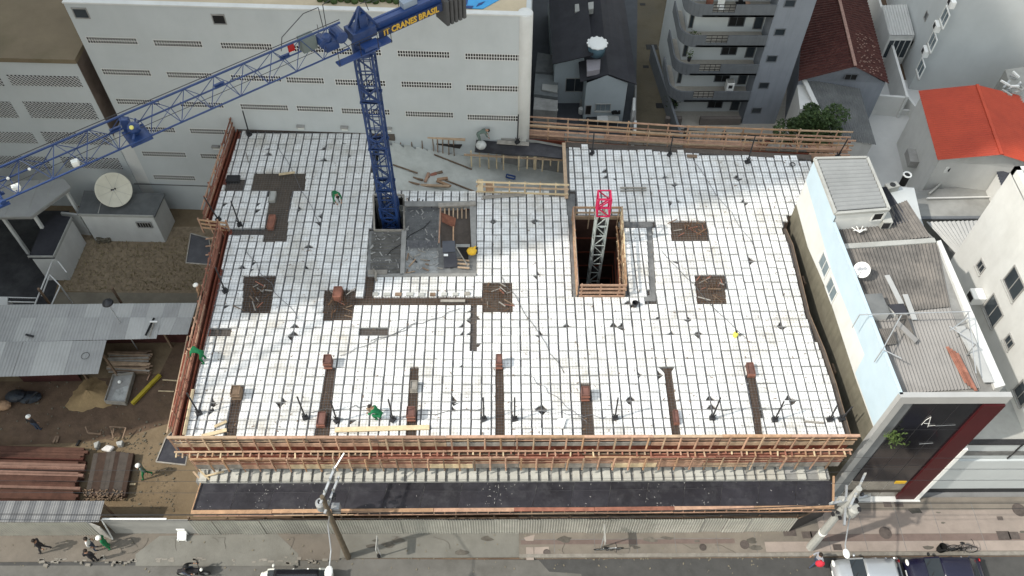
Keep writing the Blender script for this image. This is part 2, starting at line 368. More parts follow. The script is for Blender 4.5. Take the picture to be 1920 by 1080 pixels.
# pavement along the street: a raised strip on the right, worn concrete apron on the left
def pav(name, x0, x1, y0, y1, z, m): return tag(MB().box(((x0 + x1) / 2, (y0 + y1) / 2, z / 2 - .05), (x1 - x0, y1 - y0, z + .1)).build(name, m), kind='structure')
pav('pavement', .9, 160, 16.45, 19.7, .13, PAVE)
pav('kerb', .9, 160, 16.25, 16.446, .155, KERB)
pav('apron', -9.2, .896, 16.3, 18.0, .10, PAVEG)
pav('worn_pavement', -70, -9.204, 16.2, 18.0, .08, PAVE)
sheet('driveway_patch', [p + V((0, 0, .088)) for p in apx([(255, 1040), (300, 1006), (520, 1001), (560, 1040), (560, 1062), (255, 1062)], 0)], PAVEG)
sheet('pavement_band', rect(1.0, 17.0, 13.2, 17.28, .136), PAVER)
sheet('pavement_band', rect(17.9, 17.1, 90, 17.5, .136), PAVER)
sheet('light_pavement', rect(18.2, 17.52, 90, 18.9, .136), PAVEP)
sheet('light_pavement', rect(14.9, 16.5, 90, 17.08, .136), PAVEP)
sheet('road_patch', [p + V((0, 0, 0)) for p in apx([(-400, 1061), (420, 1060), (440, 1046), (1010, 1050), (1030, 1072), (1090, 1076), (1095, 1130), (-400, 1160)], 0)], mat('road_concrete', (.125, .12, .108), .92, .16, .9, .4, 30, grime=(.085, .08, .07), gscale=.6, gamt=.8))
# worn patches, slab joints and small marks in the pavement (each a thin sheet or strip that lies on it)
j = MB()
for x in (2.9, 5.2, 7.6, 9.8, 12.2, 14.4, 18.6, 20.7, 22.9, 25.1, 27.5): j.box((x, 17.95, .1335), (.025, 2.9, .009))
for y in (17.28, 18.0): j.box((7, y, .1335), (12, .025, .009))
tag(j.build('pavement_joint', CONCD), kind='structure')
for px in ([(982, 1008), (1003, 1002), (1000, 1014), (986, 1014)], [(986, 1026), (1000, 1026), (1001, 1050), (987, 1050)], [(1002, 1026), (1029, 1025), (1030, 1041), (1002, 1041)]):
    sheet('pavement_patch', apx(px, .14), PAVEP)
# lane, courts and yards behind the slab
gsheet('lane', [(1188, 250), (1192, -60), (1262, -60), (1268, 250)], LANE, 1)
gsheet('house_yard', [(985, 265), (1000, -60), (1196, -60), (1192, 250)], mat('dark_yard_floor', (.055, .06, .068), .8, .15, 1), 2)
gsheet('apartment_forecourt', [(1268, 262), (1262, 205), (1490, 160), (1530, 150), (1530, 280)], TILEC, 2)
gsheet('courtyard', [(1540, 330), (1560, 190), (1640, 150), (1960, 150), (1980, 430), (1640, 430)], COURT, 1)
gsheet('side_passage', [(1600, 950), (1640, 430), (1990, 430), (1990, 950)], mat('passage_cement', (.22, .22, .215), .9, .15, .6, .3, 20), 2)

# broken kerb line of the left pavement, oil and damp stains as worn shapes on the ground
rk_ = random.Random(17); b = MB()
for i in range(60):
    x = rk_.uniform(-26, -9.4); y = 16.2 + rk_.gauss(0, .10); s = rk_.uniform(.08, .35)
    b.box((x, y, .05), (s, rk_.uniform(.06, .16), .10), Matrix.Rotation(rk_.uniform(-.25, .25), 3, 'Z'))
tag(b.build('broken_kerb', KERB), kind='structure')
STAIN = mat('ground_stain', (.105, .095, .08), .95, .3, 4)
for i in range(26):
    x, y = rk_.choice(((rk_.uniform(-26, -9.6), rk_.uniform(16.3, 17.5)), (rk_.uniform(-9, .5), rk_.uniform(16.5, 17.4)), (rk_.uniform(1.2, 15), rk_.uniform(16.6, 17.5)), (rk_.uniform(18.5, 30), rk_.uniform(16.7, 19.3)), (rk_.uniform(-25, 30), rk_.uniform(14.3, 16.0))))
    z = .085 if x < -9.2 else .105 if x < .9 else .139
    if y < 16.15: z = .003
    z += i * .0004
    r = rk_.uniform(.06, .32); n = 11; ang = rk_.uniform(0, 3)
    pts = []
    for k in range(n):
        a = 2 * math.pi * k / n; rr = r * rk_.uniform(.55, 1.15); pts.append(V((x + math.cos(a + ang) * rr * 1.7, y + math.sin(a + ang) * rr * .7, z)))
    sheet('ground_stain', pts, STAIN)
for i in range(14):
    x = rk_.uniform(-24, 14); y = rk_.uniform(16.4, 17.4); z = .099 if x < -9.2 else .119 if x < .9 else .153; b = MB(); p = V((x, y, z)); a = rk_.uniform(0, 3.1)
    for k in range(7): a += rk_.uniform(-.6, .6); q = p + V((math.cos(a), math.sin(a) * .8, 0)) * rk_.uniform(.12, .3); q.y = min(17.5, max(16.4, q.y)); b.bar(p, q, .018, .006); p = q
    tag(b.build('pavement_crack', STAIN), kind='structure')
# litter of small stones and dry grass in the yard: nobody could count these
rs = random.Random(3); b = MB()
for i in range(2600):
    p = A(rs.uniform(120, 385), rs.uniform(445, 545), 0)
    if p.x > -15.8: continue
    h = rs.uniform(.05, .22); a = rs.uniform(0, 6.28); d = V((math.cos(a), math.sin(a), 0)) * rs.uniform(.02, .05); l = V((rs.uniform(-.1, .1), rs.uniform(-.1, .1), h))
    b.quad(p - d, p + d, p + l)
tag(b.build('dry_grass', GRASSB), kind='stuff')
b = MB()
for i in range(560):
    x, y = rs.choice(((rs.uniform(150, 290), rs.uniform(800, 850)), (rs.uniform(0, 330), rs.uniform(715, 870)), (rs.gauss(230, 20), rs.gauss(440, 4)), (rs.uniform(245, 330), rs.uniform(840, 960))))
    p = A(x, y, 0); s = rs.uniform(.03, .09) * rs.choice((.5, 1, 1.3))
    b.box(p + V((0, 0, s * .3)), (s, s * rs.uniform(.5, 1), s * .7), Matrix.Rotation(rs.uniform(0, 3), 3, 'Z'))
tag(b.build('rubble', RUBBLEM), kind='stuff')
b = MB()
for i in range(420):
    x = rs.uniform(0, 1500); y = rs.uniform(1005, 1075) if rs.random() < .5 else rs.uniform(1042, 1050)
    p = A(x, y, .0) + V((0, 0, .10 if y < 1040 else .01)); s = rs.uniform(.02, .07)
    b.box(p + V((0, 0, s * .2)), (s * 1.6, s, s * .5), Matrix.Rotation(rs.uniform(0, 3), 3, 'Z'))
tag(b.build('road_debris', RUBBLEM), kind='stuff')

# ================================================================== THE SLAB UNDER CONSTRUCTION
OUT = [V(p) for p in apx([(450, 244), (395, 415), (430, 432), (343, 824), (1587, 820), (1560, 720), (1540, 660), (1511, 590), (1480, 460), (1467, 430)], D)] + [V((17.75, 34.85, D)), V((20.3, 35.3, D))] + [V(p) for p in apx([(1519, 297), (1285, 284), (1062, 273), (985, 262)], D)]
def pp(*pxs): return [(p.x, p.y) for p in apx(pxs, D)]
VOID = pp((696, 244), (740, 248), (990, 262), (1064, 272), (1066, 362), (892, 361), (752, 356), (703, 368))
PIT = pp((700, 366), (757, 366), (758, 432), (702, 432))
CORE = pp((756, 374), (893, 374), (893, 517), (686, 517), (692, 431), (757, 431))
SHAFT = pp((1072, 408), (1163, 408), (1171, 558), (1080, 558))
SHAFTRIM = pp((1060, 272), (1066, 272), (1080, 405), (1095, 405), (1165, 413), (1225, 413), (1228, 562), (1086, 562), (1066, 405))
HOLES = [  # plywood or bare rebar where no foam is laid
    pp((457, 517), (517, 517), (506, 586), (455, 586)), pp((609, 541), (668, 541), (660, 600), (606, 600)), pp((905, 531), (959, 531), (961, 587), (905, 587)),
    pp((1258, 414), (1322, 413), (1328, 450), (1260, 450)), pp((1303, 517), (1357, 516), (1362, 568), (1308, 568)),
    pp((477, 323), (573, 323), (571, 357), (544, 357), (536, 455), (493, 455), (507, 357), (470, 357)), pp((425, 430), (500, 430), (498, 440), (424, 440)),
    pp((418, 330), (461, 330), (457, 347), (440, 362), (424, 362)), pp((665, 556), (905, 556), (905, 571), (663, 571)), pp((686, 517), (700, 517), (698, 556), (684, 556)),
    pp((612, 690), (628, 690), (616, 826), (588, 826)), pp((770, 688), (784, 688), (780, 826), (761, 826)), pp((930, 690), (943, 690), (946, 826), (930, 826)),
    pp((1089, 717), (1107, 717), (1115, 826), (1092, 826)), pp((1246, 690), (1258, 690), (1277, 826), (1262, 826)), pp((1402, 690), (1414, 690), (1431, 826), (1418, 826)),
    pp((437, 725), (456, 725), (440, 826), (424, 826)), pp((395, 616), (432, 616), (432, 630), (395, 630)), pp((675, 614), (726, 614), (728, 628), (672, 628)),
    pp((884, 572), (893, 572), (893, 655), (882, 655))]
RIM = [pp((1060, 270), (1066, 270), (1068, 378), (1062, 378)), pp((1063, 362), (1078, 362), (1079, 408), (1064, 408)), pp((1160, 414), (1224, 414), (1224, 424), (1160, 424)), pp((1213, 420), (1222, 420), (1231, 560), (1219, 560)),
       pp((1082, 552), (1230, 552), (1230, 563), (1082, 563)), pp((1066, 405), (1078, 405), (1088, 560), (1074, 560)), pp((1163, 420), (1168, 420), (1177, 556), (1171, 556)),
       pp((1030, 355), (1066, 355), (1066, 372), (1030, 372))]
def inside(x, y, poly):
    r = False; n = len(poly)
    for i in range(n):
        x0, y0 = poly[i][:2]; x1, y1 = poly[(i + 1) % n][:2]
        if (y0 > y) != (y1 > y) and x < (x1 - x0) * (y - y0) / (y1 - y0) + x0: r = not r
    return r
def spans(y, poly):
    xs = []; n = len(poly)
    for i in range(n):
        x0, y0 = poly[i][:2]; x1, y1 = poly[(i + 1) % n][:2]
        if (y0 > y) != (y1 > y): xs.append((x1 - x0) * (y - y0) / (y1 - y0) + x0)
    xs.sort(); return list(zip(xs[::2], xs[1::2]))
def sub(iv, cut):
    for a, b in cut:
        nv = []
        for p, q in iv:
            if b <= p or a >= q: nv.append((p, q)); continue
            if a > p: nv.append((p, a))
            if b < q: nv.append((b, q))
        iv = nv
    return iv
def free(y, polys, base=OUT):
    iv = spans(y, base)
    for h in polys: iv = sub(iv, spans(y, h))
    return iv
OPEN = [VOID, PIT, SHAFT]
slab = thing('slab_under_construction', 'broad unfinished floor slab laid with white foam blocks between thin concrete joists', 'floor slab', (0, 30, D))
# formwork floor beneath everything (rows of strips, cut by the openings)
b = MB(); N = 190; ys = [19.55 + i * (42.9 - 19.55) / N for i in range(N + 1)]
for y0, y1 in zip(ys, ys[1:]):
    for p, q in free((y0 + y1) / 2, OPEN): b.box(((p + q) / 2, (y0 + y1) / 2, 7.98), (q - p, y1 - y0, .12))
b.build('form_floor', SLABP, slab)
# concrete joists: one per grid line, broken by the openings and solid strips
def yspans(x, polys):
    sw = lambda P: [(p[1], p[0]) for p in P]
    iv = spans(x, sw(OUT))
    for h in polys: iv = sub(iv, spans(x, sw(h)))
    return iv
for k in range(-38, 42):
    x = GX0 + GSX * k
    for p, q in yspans(x, OPEN + [CORE] + HOLES + RIM):
        if q - p > .3:
            o = MB().box((x, (p + q) / 2, 8.08), (.085, q - p, .08)).build('joist', JOIST, slab)
            piece('top_wire', WIRE, o, (x, (p + q) / 2, 8.155), (.02, q - p, .02))
# cross ribs between the rows of blocks
for j in range(0, 44):
    y = GY0 + GSY * (j - 1); b = MB(); n = 0
    for p, q in free(y, OPEN + [CORE] + HOLES + RIM):
        if q - p > .4: n += 1; MB().box(((p + q) / 2, y, 8.10), (q - p - .08, .05, .11)).build('cross_rib', RIB, slab)
# foam blocks
rb = random.Random(11); NOB = OPEN + [CORE] + HOLES + RIM
BROKEN = [(883, 578, 1.2), (886, 602, 1.3), (888, 628, 1.3), (890, 650, .8), (658, 787, 1.0), (860, 683, .8), (861, 621, .8), (1016, 625, .9), (1060, 608, .5), (1165, 617, 1.5), (1150, 612, 1.0), (1247, 692, 1.6), (1240, 702, 1.2), (1017, 760, 1.1), (852, 755, 1.4), (852, 765, 1.2),
          (1180, 757, 1.3), (1335, 762, 1.3), (1340, 745, .9), (1486, 745, 1.4), (1490, 756, 1.2), (1410, 492, 1.5), (1460, 618, 1.3), (1312, 622, 1.0), (1390, 375, 1.1), (1380, 335, 1.0), (1245, 330, .9), (1262, 380, .9), (1135, 320, 1.3), (1132, 330, 1.3), (1148, 338, 1.0), (1005, 517, 1.2), (1003, 412, .9), (925, 418, .6),
          (504, 286, 1.3), (607, 278, 1.0), (612, 300, 1.3), (640, 270, .8), (424, 385, 1.4), (487, 385, 1.5), (597, 408, 1.3), (580, 460, .9), (454, 499, 1.4), (575, 500, 1.3), (550, 622, 1.3), (480, 495, .7), (421, 575, .9), (528, 760, 1.3), (848, 385, .6), (400, 755, 1.4), (398, 768, 1.2), (775, 785, .5), (560, 395, .6), (1270, 490, .9), (1190, 572, .8), (1285, 600, .6), (1235, 595, .8), (1255, 620, .9), (1205, 705, .6), (700, 520, 1.2), (1270, 350, .5), (660, 290, .5)]
BK = [(A(x, y, D), s) for x, y, s in BROKEN]
blocks = []
for j in range(0, 44):
    y0 = GY0 + GSY * (j - 1); yc = y0 + GSY / 2
    iv = free(yc, NOB)
    for k in range(-38, 42):
        x0 = GX0 + GSX * k + .042; x1 = x0 + GSX - .084
        for p, q in iv:
            a, c = max(x0, p + .03), min(x1, q - .03)
            if c - a > .10: blocks.append((a, c, y0 + .028, y0 + GSY - .028))
blocks.sort(key=lambda t: (t[2], abs(t[0])))
def block_mb(mb, a, c, y0, y1):
    jx, jy = rb.uniform(-.011, .011), rb.uniform(-.016, .016); z = D + rb.uniform(-.02, .014); e = .022
    P = [V((a, y0, 0)), V((c, y0, 0)), V((c, y1, 0)), V((a, y1, 0))]
    poly = list(P)
    for ct, s in BK:
        bc = V(((a + c) / 2, (y0 + y1) / 2, 0)); dd = bc - V((ct.x, ct.y, 0))
        if dd.length > .62: continue
        i = min(range(4), key=lambda q: (P[q] - V((ct.x, ct.y, 0))).length)
        if dd.length > .33 and rb.random() < .72: continue
        if P[i] in poly:
            L = (.14 + .15 * s) * rb.uniform(.8, 1.1); pr = P[i - 1] - P[i]; nx = P[(i + 1) % 4] - P[i]
            l1, l2 = min(L * rb.uniform(.6, 1.1), pr.length * .8), min(L * rb.uniform(.6, 1.1), nx.length * .8)
            q1, q2 = P[i] + pr.normalized() * l1, P[i] + nx.normalized() * l2
            mid = (q1 + q2) / 2 + (P[(i + 2) % 4] - P[i]).normalized() * rb.uniform(-.05, .05)
            ix = poly.index(P[i]); poly[ix:ix + 1] = [q1, mid, q2]
    o = V((jx, jy, 0)); cen = sum(poly, V((0, 0, 0))) / len(poly)
    low = [p + o + V((0, 0, 8.05)) for p in poly]; up = [p + o + V((0, 0, z - e)) for p in poly]
    top = [p + o + (cen - p).normalized() * e * 1.3 + V((0, 0, z)) for p in poly]
    return mb.loft([low, up, top])
SHARED = None
for i, t in enumerate(blocks[:300]):
    full = abs((t[1] - t[0]) - (GSX - .084)) < 1e-4 and not any((V(((t[0] + t[1]) / 2, (t[2] + t[3]) / 2, 0)) - V((ct.x, ct.y, 0))).length < .75 for ct, s in BK)
    if full and SHARED is not None:
        o = bpy.data.objects.new('foam_block', SHARED); link(o, slab)
        o.location = V(((t[0] + t[1]) / 2 + rb.uniform(-.011, .011), (t[2] + t[3]) / 2 + rb.uniform(-.016, .016), 8.2 + rb.uniform(-.02, .012))) - slab.location
        o.rotation_euler.z = rb.uniform(-.03, .03)
    elif full:
        m = block_mb(MB(), t[0], t[1], t[2], t[3]); c = V(((t[0] + t[1]) / 2, (t[2] + t[3]) / 2, D)); m.v = [p - c + slab.location for p in m.v]
        o = m.build('foam_block', FOAM, slab); o.location = c - slab.location; SHARED = o.data
    else: block_mb(MB(), *t).build('foam_block', FOAM, slab)
b = MB()
for t in blocks[300:]: block_mb(b, *t)
b.build('far_foam_block', FOAM, slab, kind='stuff')
# light reinforcing mesh lying over the foam
b = MB(); y = 19.75
while y < 42.6:
    for p, q in free(y, OPEN + [CORE]):
        if q - p > .4: b.box(((p + q) / 2, y, 8.226), (q - p, .006, .006))
    y += .173
x = -18.6
while x < 20.4:
    for p, q in yspans(x, OPEN + [CORE]):
        if q - p > .4: b.box((x, (p + q) / 2, 8.233), (.006, q - p, .006))
    x += .1747
b.build('mesh_reinforcement', WIRE, slab, kind='stuff')
# conduits and thin cables laid over the foam, crumbs and scraps
rc = random.Random(21)
for (x0, y0), (x1, y1) in (((640, 668), (780, 604)), ((690, 640), (860, 580)), ((560, 775), (690, 760)), ((735, 780), (905, 768)), ((1000, 770), (1140, 783)), ((1330, 770), (1490, 760)), ((460, 470), (560, 600)), ((940, 520), (1060, 700)), ((1240, 470), (1400, 640)), ((1300, 300), (1420, 470)), ((520, 270), (600, 420)), ((985, 700), (1100, 790))):
    p, q = A(x0, y0, 8.25), A(x1, y1, 8.25); pts = [p.lerp(q, i / 10) + V((rc.uniform(-.12, .12), rc.uniform(-.12, .12), 0)) for i in range(11)]
    MB().path(pts, .016, 5).build('conduit', rc.choice([WIRE, WIRE, JOIST]), slab)
b = MB()
for i in range(1500):
    p = A(rc.uniform(350, 1560), rc.uniform(260, 815), 8.225)
    if not any(s_ < p.x < e_ for s_, e_ in free(p.y, OPEN + [CORE])): continue
    s = rc.uniform(.012, .04); b.box(p, (s * rc.choice((1, 1, 2, 4)), s, s * .5), Matrix.Rotation(rc.uniform(0, 3), 3, 'Z'))
b.build('deck_scrap', WOODB, slab, kind='stuff')
# heavy rebar over the solid patches, with film-faced plywood under it
b = MB(); BRPLY = mat('brown_plywood', (.085, .068, .052), .8, .2, 2, grime=(.14, .105, .075))
for h in HOLES[:6] + HOLES[8:10]:
    xs = [p[0] for p in h]; ys_ = [p[1] for p in h]; t = h is HOLES[5]
    MB().prism([V((p[0], p[1], 8.062)) for p in h], 8.03).build('plywood_patch', BRPLY, slab)
    if t: continue
    y = min(ys_) + .05
    while y < max(ys_):
        for p, q in spans(y, h): b.box(((p + q) / 2, y, 8.15 + rb.uniform(-.02, .03)), (q - p + .1, .016, .016))
        y += .125 * rb.uniform(.7, 1.4)
    x = min(xs) + .05
    while x < max(xs):
        for p, q in spans(x, [(p[1], p[0]) for p in h]): b.box((x, (p + q) / 2, 8.175 + rb.uniform(-.02, .03)), (.016, q - p + .1, .016))
        x += .125 * rb.uniform(.7, 1.4)
for h in HOLES[10:17]:
    xs = [p[0] for p in h]; n = 4
    (ax_, ay_), (bx_, by_), (cx_, cy_), (dx_, dy_) = h
    for i in range(n + 1):
        t = (i + .3) / (n + .6); b.bar((ax_ + (bx_ - ax_) * t, ay_, 8.19), (dx_ + (cx_ - dx_) * t, dy_, 8.19), .018, .018)
    y = cy_
    while y < ay_:
        for p, q in spans(y, h): b.box(((p + q) / 2, y, 8.2), (q - p - .04, .012, .012))
        y += .14
b.build('rebar_grid', RUST, slab, kind='stuff')
for hi, h in enumerate(HOLES[:5]):
    xs = [p[0] for p in h]; ys_ = [p[1] for p in h]
    for i in range(14):
        p = V((rb.uniform(min(xs) + .15, max(xs) - .15), rb.uniform(min(ys_) + .15, max(ys_) - .15), 8.2 + .01 * i)); a = rb.uniform(0, 3.14); d = V((math.cos(a), math.sin(a), rb.uniform(-.1, .35))) * rb.uniform(.12, .4)
        stick(rb.choice(('starter_bar', 'offcut')), rb.choice((RUST, WOODB, WOODR, WOODG, RUST)), slab, p - d, p + d, rb.choice((.025, .05, .07)), .03)
    c = V((sum(xs) / len(xs), sum(ys_) / len(ys_), 8.1))
    for i in range(10): q = c + V((rb.uniform(-.35, .35), rb.uniform(-.3, .3), 0)); stick('starter_bar', RUST, slab, q, q + V((rb.uniform(-.05, .05), rb.uniform(-.05, .05), rb.uniform(.3, .8))), .02, .02)
# gutters and solid strips around shaft and void
for h in RIM: MB().prism([V((p[0], p[1], 8.10 + .003 * RIM.index(h))) for p in h], 7.95).build('band_beam', CONCD, slab)
# deck edge boards
e = MB()
pts = apx([(450, 243), (395, 415), (430, 432), (343, 822)], D)
for p, q in zip(pts, pts[1:]): e.bar(p + V((-.15, 0, -.3)), q + V((-.15, 0, -.3)), .05, .75); e.bar(p + V((.06, 0, -.11)), q + V((.06, 0, -.11)), .22, .04)
e.build('edge_form', PLYR, slab)
for a, c in zip(apx([(448, 240), (696, 246)], D), apx([(696, 246), (740, 250)], D)): MB().bar(a + V((0, -.1, -.2)), c + V((0, -.1, -.2)), .3, .5).build('edge_form', SLABP, slab)
q = apx([(1062, 272), (1285, 283), (1522, 296)], D)
for a, c in zip(q, q[1:]): MB().bar(a + V((0, .05, -.25)), c + V((0, .05, -.25)), .45, .5).build('edge_form', SLABP, slab)
q = apx([(1467, 430), (1480, 460), (1511, 590), (1540, 660), (1560, 720), (1588, 820)], D)
for a, c in zip(q, q[1:]): MB().bar(a + V((.12, 0, -.2)), c + V((.12, 0, -.2)), .12, .55).build('edge_form', SLABP, slab); MB().bar(a + V((.2, 0, .02)), c + V((.2, 0, .02)), .04, .12).build('edge_lath', WOODB, slab)
# the storeys beneath: second slab, facade walls and columns, joined to the slab as parts
lo = thing('lower_storeys', 'shadowy concrete storeys under the foam deck, open ledge along the street side', 'building', (0, 30, 0))
for x0_, x1_, y0_, y1_ in ((-16.25, 4.2, 19.1, 38.7), (7.35, 17.35, 19.1, 38.7), (4.2, 7.35, 19.1, 28.3), (4.2, 7.35, 34.75, 38.7)): MB().box(((x0_ + x1_) / 2, (y0_ + y1_) / 2, 4.75), (x1_ - x0_, y1_ - y0_, .3)).build('lower_slab', CONC, lo)
MB().box((.55, 19.55, 2.4), (33.2, .2, 4.4)).build('street_wall', CONC, lo)
MB().box((-16.1, 30, 2.4), (.2, 20, 4.4)).build('side_wall', CONC, lo)
MB().box((17.2, 30, 2.4), (.2, 20, 4.4)).build('side_wall', CONC, lo)
b = MB().prism(apx([(703, 372), (698, 244), (1000, 262), (1066, 274), (1068, 366), (890, 366), (755, 360)], 8.2), 3.9); b.f = b.f[2:]; b.m = b.m[2:]; b.build('opening_wall', CONC, lo)
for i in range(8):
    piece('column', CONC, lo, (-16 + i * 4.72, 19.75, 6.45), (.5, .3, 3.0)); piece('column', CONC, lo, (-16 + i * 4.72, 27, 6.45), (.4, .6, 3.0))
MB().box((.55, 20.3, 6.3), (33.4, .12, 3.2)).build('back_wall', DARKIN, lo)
MB().box((.6, 19.13, 4.5), (34, .66, .72)).build('ledge', CONC, lo)
for i in range(62):
    x = -16.0 + i * .553 + rb.uniform(-.02, .02)
    if x > 15.3 and i % 2: continue
    piece('ledge_block', mat('ledge_foam', (.47, .46, .41), .9, .12, 3, grime=(.38, .33, .26)) if 'ledge_foam' not in MATS else MATS['ledge_foam'], lo, (x, 19.10, 4.93), (.40 + rb.uniform(-.06, .03), .70, .16))

# ramp in the void behind, with its kerbs
ramp = thing('car_ramp', 'pale concrete ramp descending in the open notch behind the blue mast', 'ramp', (-2, 40, 5))
def RZ(x): return 7.5 + (5.6 - 7.5) * min(1, max(0, (x + 7.5) / 9))
b = MB(); n = 16
for i in range(n):
    x0, x1 = -8.2 + i * 12.6 / n, -8.2 + (i + 1) * 12.6 / n
    b.prism([V((x0, 36.4, RZ(x0))), V((x1, 36.4, RZ(x1))), V((x1, 41.6, RZ(x1))), V((x0, 42.2, RZ(x0)))], 4.9)
b.build('ramp_slab', RAMP, ramp)
# upper form panels over the right half of the notch, carried by wooden props
fp = thing('void_form_deck', 'black plywood form panels on wooden struts behind the foam deck', 'formwork', (1, 40.5, 8))
qs = [(893, 262), (960, 268), (1010, 268), (1057, 272), (1055, 297), (1010, 292), (960, 290), (890, 284)]
pa = apx(qs, 8.0)
for i in range(3): MB().prism([pa[i], pa[i + 1], pa[6 - i], pa[7 - i]], 7.92).build('form_panel', PLYB, fp)
for x0, y0, x1, y1 in ((883, 283, 879, 313), (899, 284, 895, 313), (916, 284, 912, 316), (931, 285, 928, 316), (944, 290, 942, 318), (973, 292, 971, 319), (989, 292, 987, 316), (1002, 292, 1000, 317), (1005, 292, 1003, 318), (1018, 292, 1016, 321), (1033, 292, 1031, 310), (1048, 292, 1046, 322)):
    p = A(x0, y0, 7.9); z = HZ(x1, y1, p); stick('strut', WOODY, fp, p, V((p.x, p.y, max(z, RZ(p.x) + .02))), .09, .09)
p, q = A(870, 290, 7.7), A(1056, 300, 7.7); stick('ledger', WOODT, fp, p, q, .08, .14)
p, q = A(1057, 268, 8.3), A(1062, 372, 8.3); stick('edge_board', WOODT, fp, p, q, .22, .06)
stick('edge_board', WOODG, fp, A(932, 266, 8.05), A(992, 270, 8.05), .35, .05)
# low row of boards and props at the rear edge of the ramp
rp = thing('ramp_edge_form', 'long pale board with a row of short props along the rear of the ramp', 'formwork', (-4, 42, 7))
p, q = A(728, 252, 8.0), A(872, 262, 8.0); stick('edge_board', WOODT, rp, p, q, .12, .14)
for i, x in enumerate((738, 751, 771, 791, 811, 820, 830, 841, 850)):
    p = p0 = A(x, 254 + (x - 738) * .07, 7.95); y = 257 + (x - 738) * .07
    z = RZ(p.x); stick('prop', WOODB, rp, p, V((p.x + rb.uniform(-.05, .05), p.y - .15, z)), .06, .06)
MB().prism(apx([(800, 256), (872, 262), (862, 277), (812, 268)], 7.5), 7.4).build('gap_board', DARKIN, rp)
# ================================================================== GUARD RAILS AND FORMWORK
rg = random.Random(5)
def jit(s=.02): return V((rg.uniform(-s, s), rg.uniform(-s, s), rg.uniform(-s, s)))
def rail_line(root, pts, zs, hw, m, name='rail', off=V((0, 0, 0)), seg=3.4):
    """boards nailed end to end along a line at the heights zs above pts"""
    for zi, z in enumerate(zs):
        for a, c in zip(pts, pts[1:]):
            L = (c - a).length; n = max(1, round(L / seg))
            for i in range(n):
                p, q = a.lerp(c, i / n), a.lerp(c, (i + 1) / n); d = (q - p).normalized() * .012
                stick(name, rg.choice(m) if isinstance(m, (list, tuple)) else m, root, p + V((0, 0, z)) + off + d + jit(.012), q + V((0, 0, z)) + off - d + jit(.012), hw[0], hw[1])
def posts(root, pts, step, z0, z1, sz, m, off=V((0, 0, 0)), name='post', lean=V((0, 0, 0))):
    for a, c in zip(pts, pts[1:]):
        L = (c - a).length; n = max(1, round(L / step))
        for i in range(n):
            p = a.lerp(c, (i + .15) / n) + off; stick(name, rg.choice(m) if isinstance(m, (list, tuple)) else m, root, p + V((0, 0, z0)) + jit(.02), p + lean + V((0, 0, z1)) + jit(.03), sz, sz * .7)
WM = [WOODP, WOODO, WOODT, WOODP]
# --- front guard of the slab: posts, rails, a deep side board with brackets below
fr = thing('front_guard', 'long pinkish timber guard with brackets along the front edge of the foam deck', 'guard rail', (0, 19.3, 8))
P0, P1 = V((-16.75, 19.32, 0)), V((17.95, 19.28, 0))
rail_line(fr, [P0, P1], (9.03,), (.14, .05), WM); rail_line(fr, [P0, P1], (8.78, 8.52), (.03, .10), WM, off=V((0, .03, 0)))
rail_line(fr, [P0, P1], (8.08,), (.03, .36), [WOODP, WOODT, WOODG], 'side_board', V((0, .05, 0)))
posts(fr, [P0, P1], .83, 7.45, 9.02, .085, WM, V((0, -.04, 0)))
rail_line(fr, [P0, P1], (7.72,), (.08, .07), WM, 'waler', V((0, -.16, 0)))
rail_line(fr, [P0, P1], (7.42,), (.06, .06), [WOODR, WOODB], 'waler', V((0, -.20, 0)))
for i in range(92):
    x = -16.7 + i * .38 + rg.uniform(-.06, .06); z = 7.62 + rg.uniform(-.05, .05)
    stick('bracket', rg.choice(WM + [WOODR, WOODY]), fr, V((x, 19.25, z)), V((x + rg.uniform(-.04, .04), 19.25 - rg.uniform(.20, .42), z + rg.uniform(-.12, .02))), .07, .06)
MB().box((.6, 19.43, 7.4), (34.4, .04, .9)).build('dark_board', PLYR, fr)
# --- lower tier: posts, two thin rails and a light board, the face of the beam form
f2 = thing('beam_form', 'second timber formwork tier just above the white ledge blocks', 'formwork', (0, 18.95, 6.5))
P0, P1 = V((-16.05, 18.95, 0)), V((17.7, 18.95, 0))
rail_line(f2, [P0, P1], (7.36,), (.10, .06), [WOODR, WOODO, WOODP]); rail_line(f2, [P0, P1], (7.05, 6.82), (.03, .07), WM, off=V((0, .04, 0)))
rail_line(f2, [P0, P1], (6.28,), (.03, .50), [WOODG, WOODT, WOODY, WOODP], 'side_board', V((0, .06, 0)), 2.4)
rail_line(f2, [P0, P1], (6.62,), (.03, .14), [WOODR, WOODP], 'side_board', V((0, .06, 0)), 2.4)
posts(f2, [P0, P1], .80, 5.95, 7.36, .09, WM + [WOODB], V((0, -.05, 0)))
MB().box((.8, 19.1, 7.0), (33.6, .03, .7)).build('dark_board', PLYR, f2)
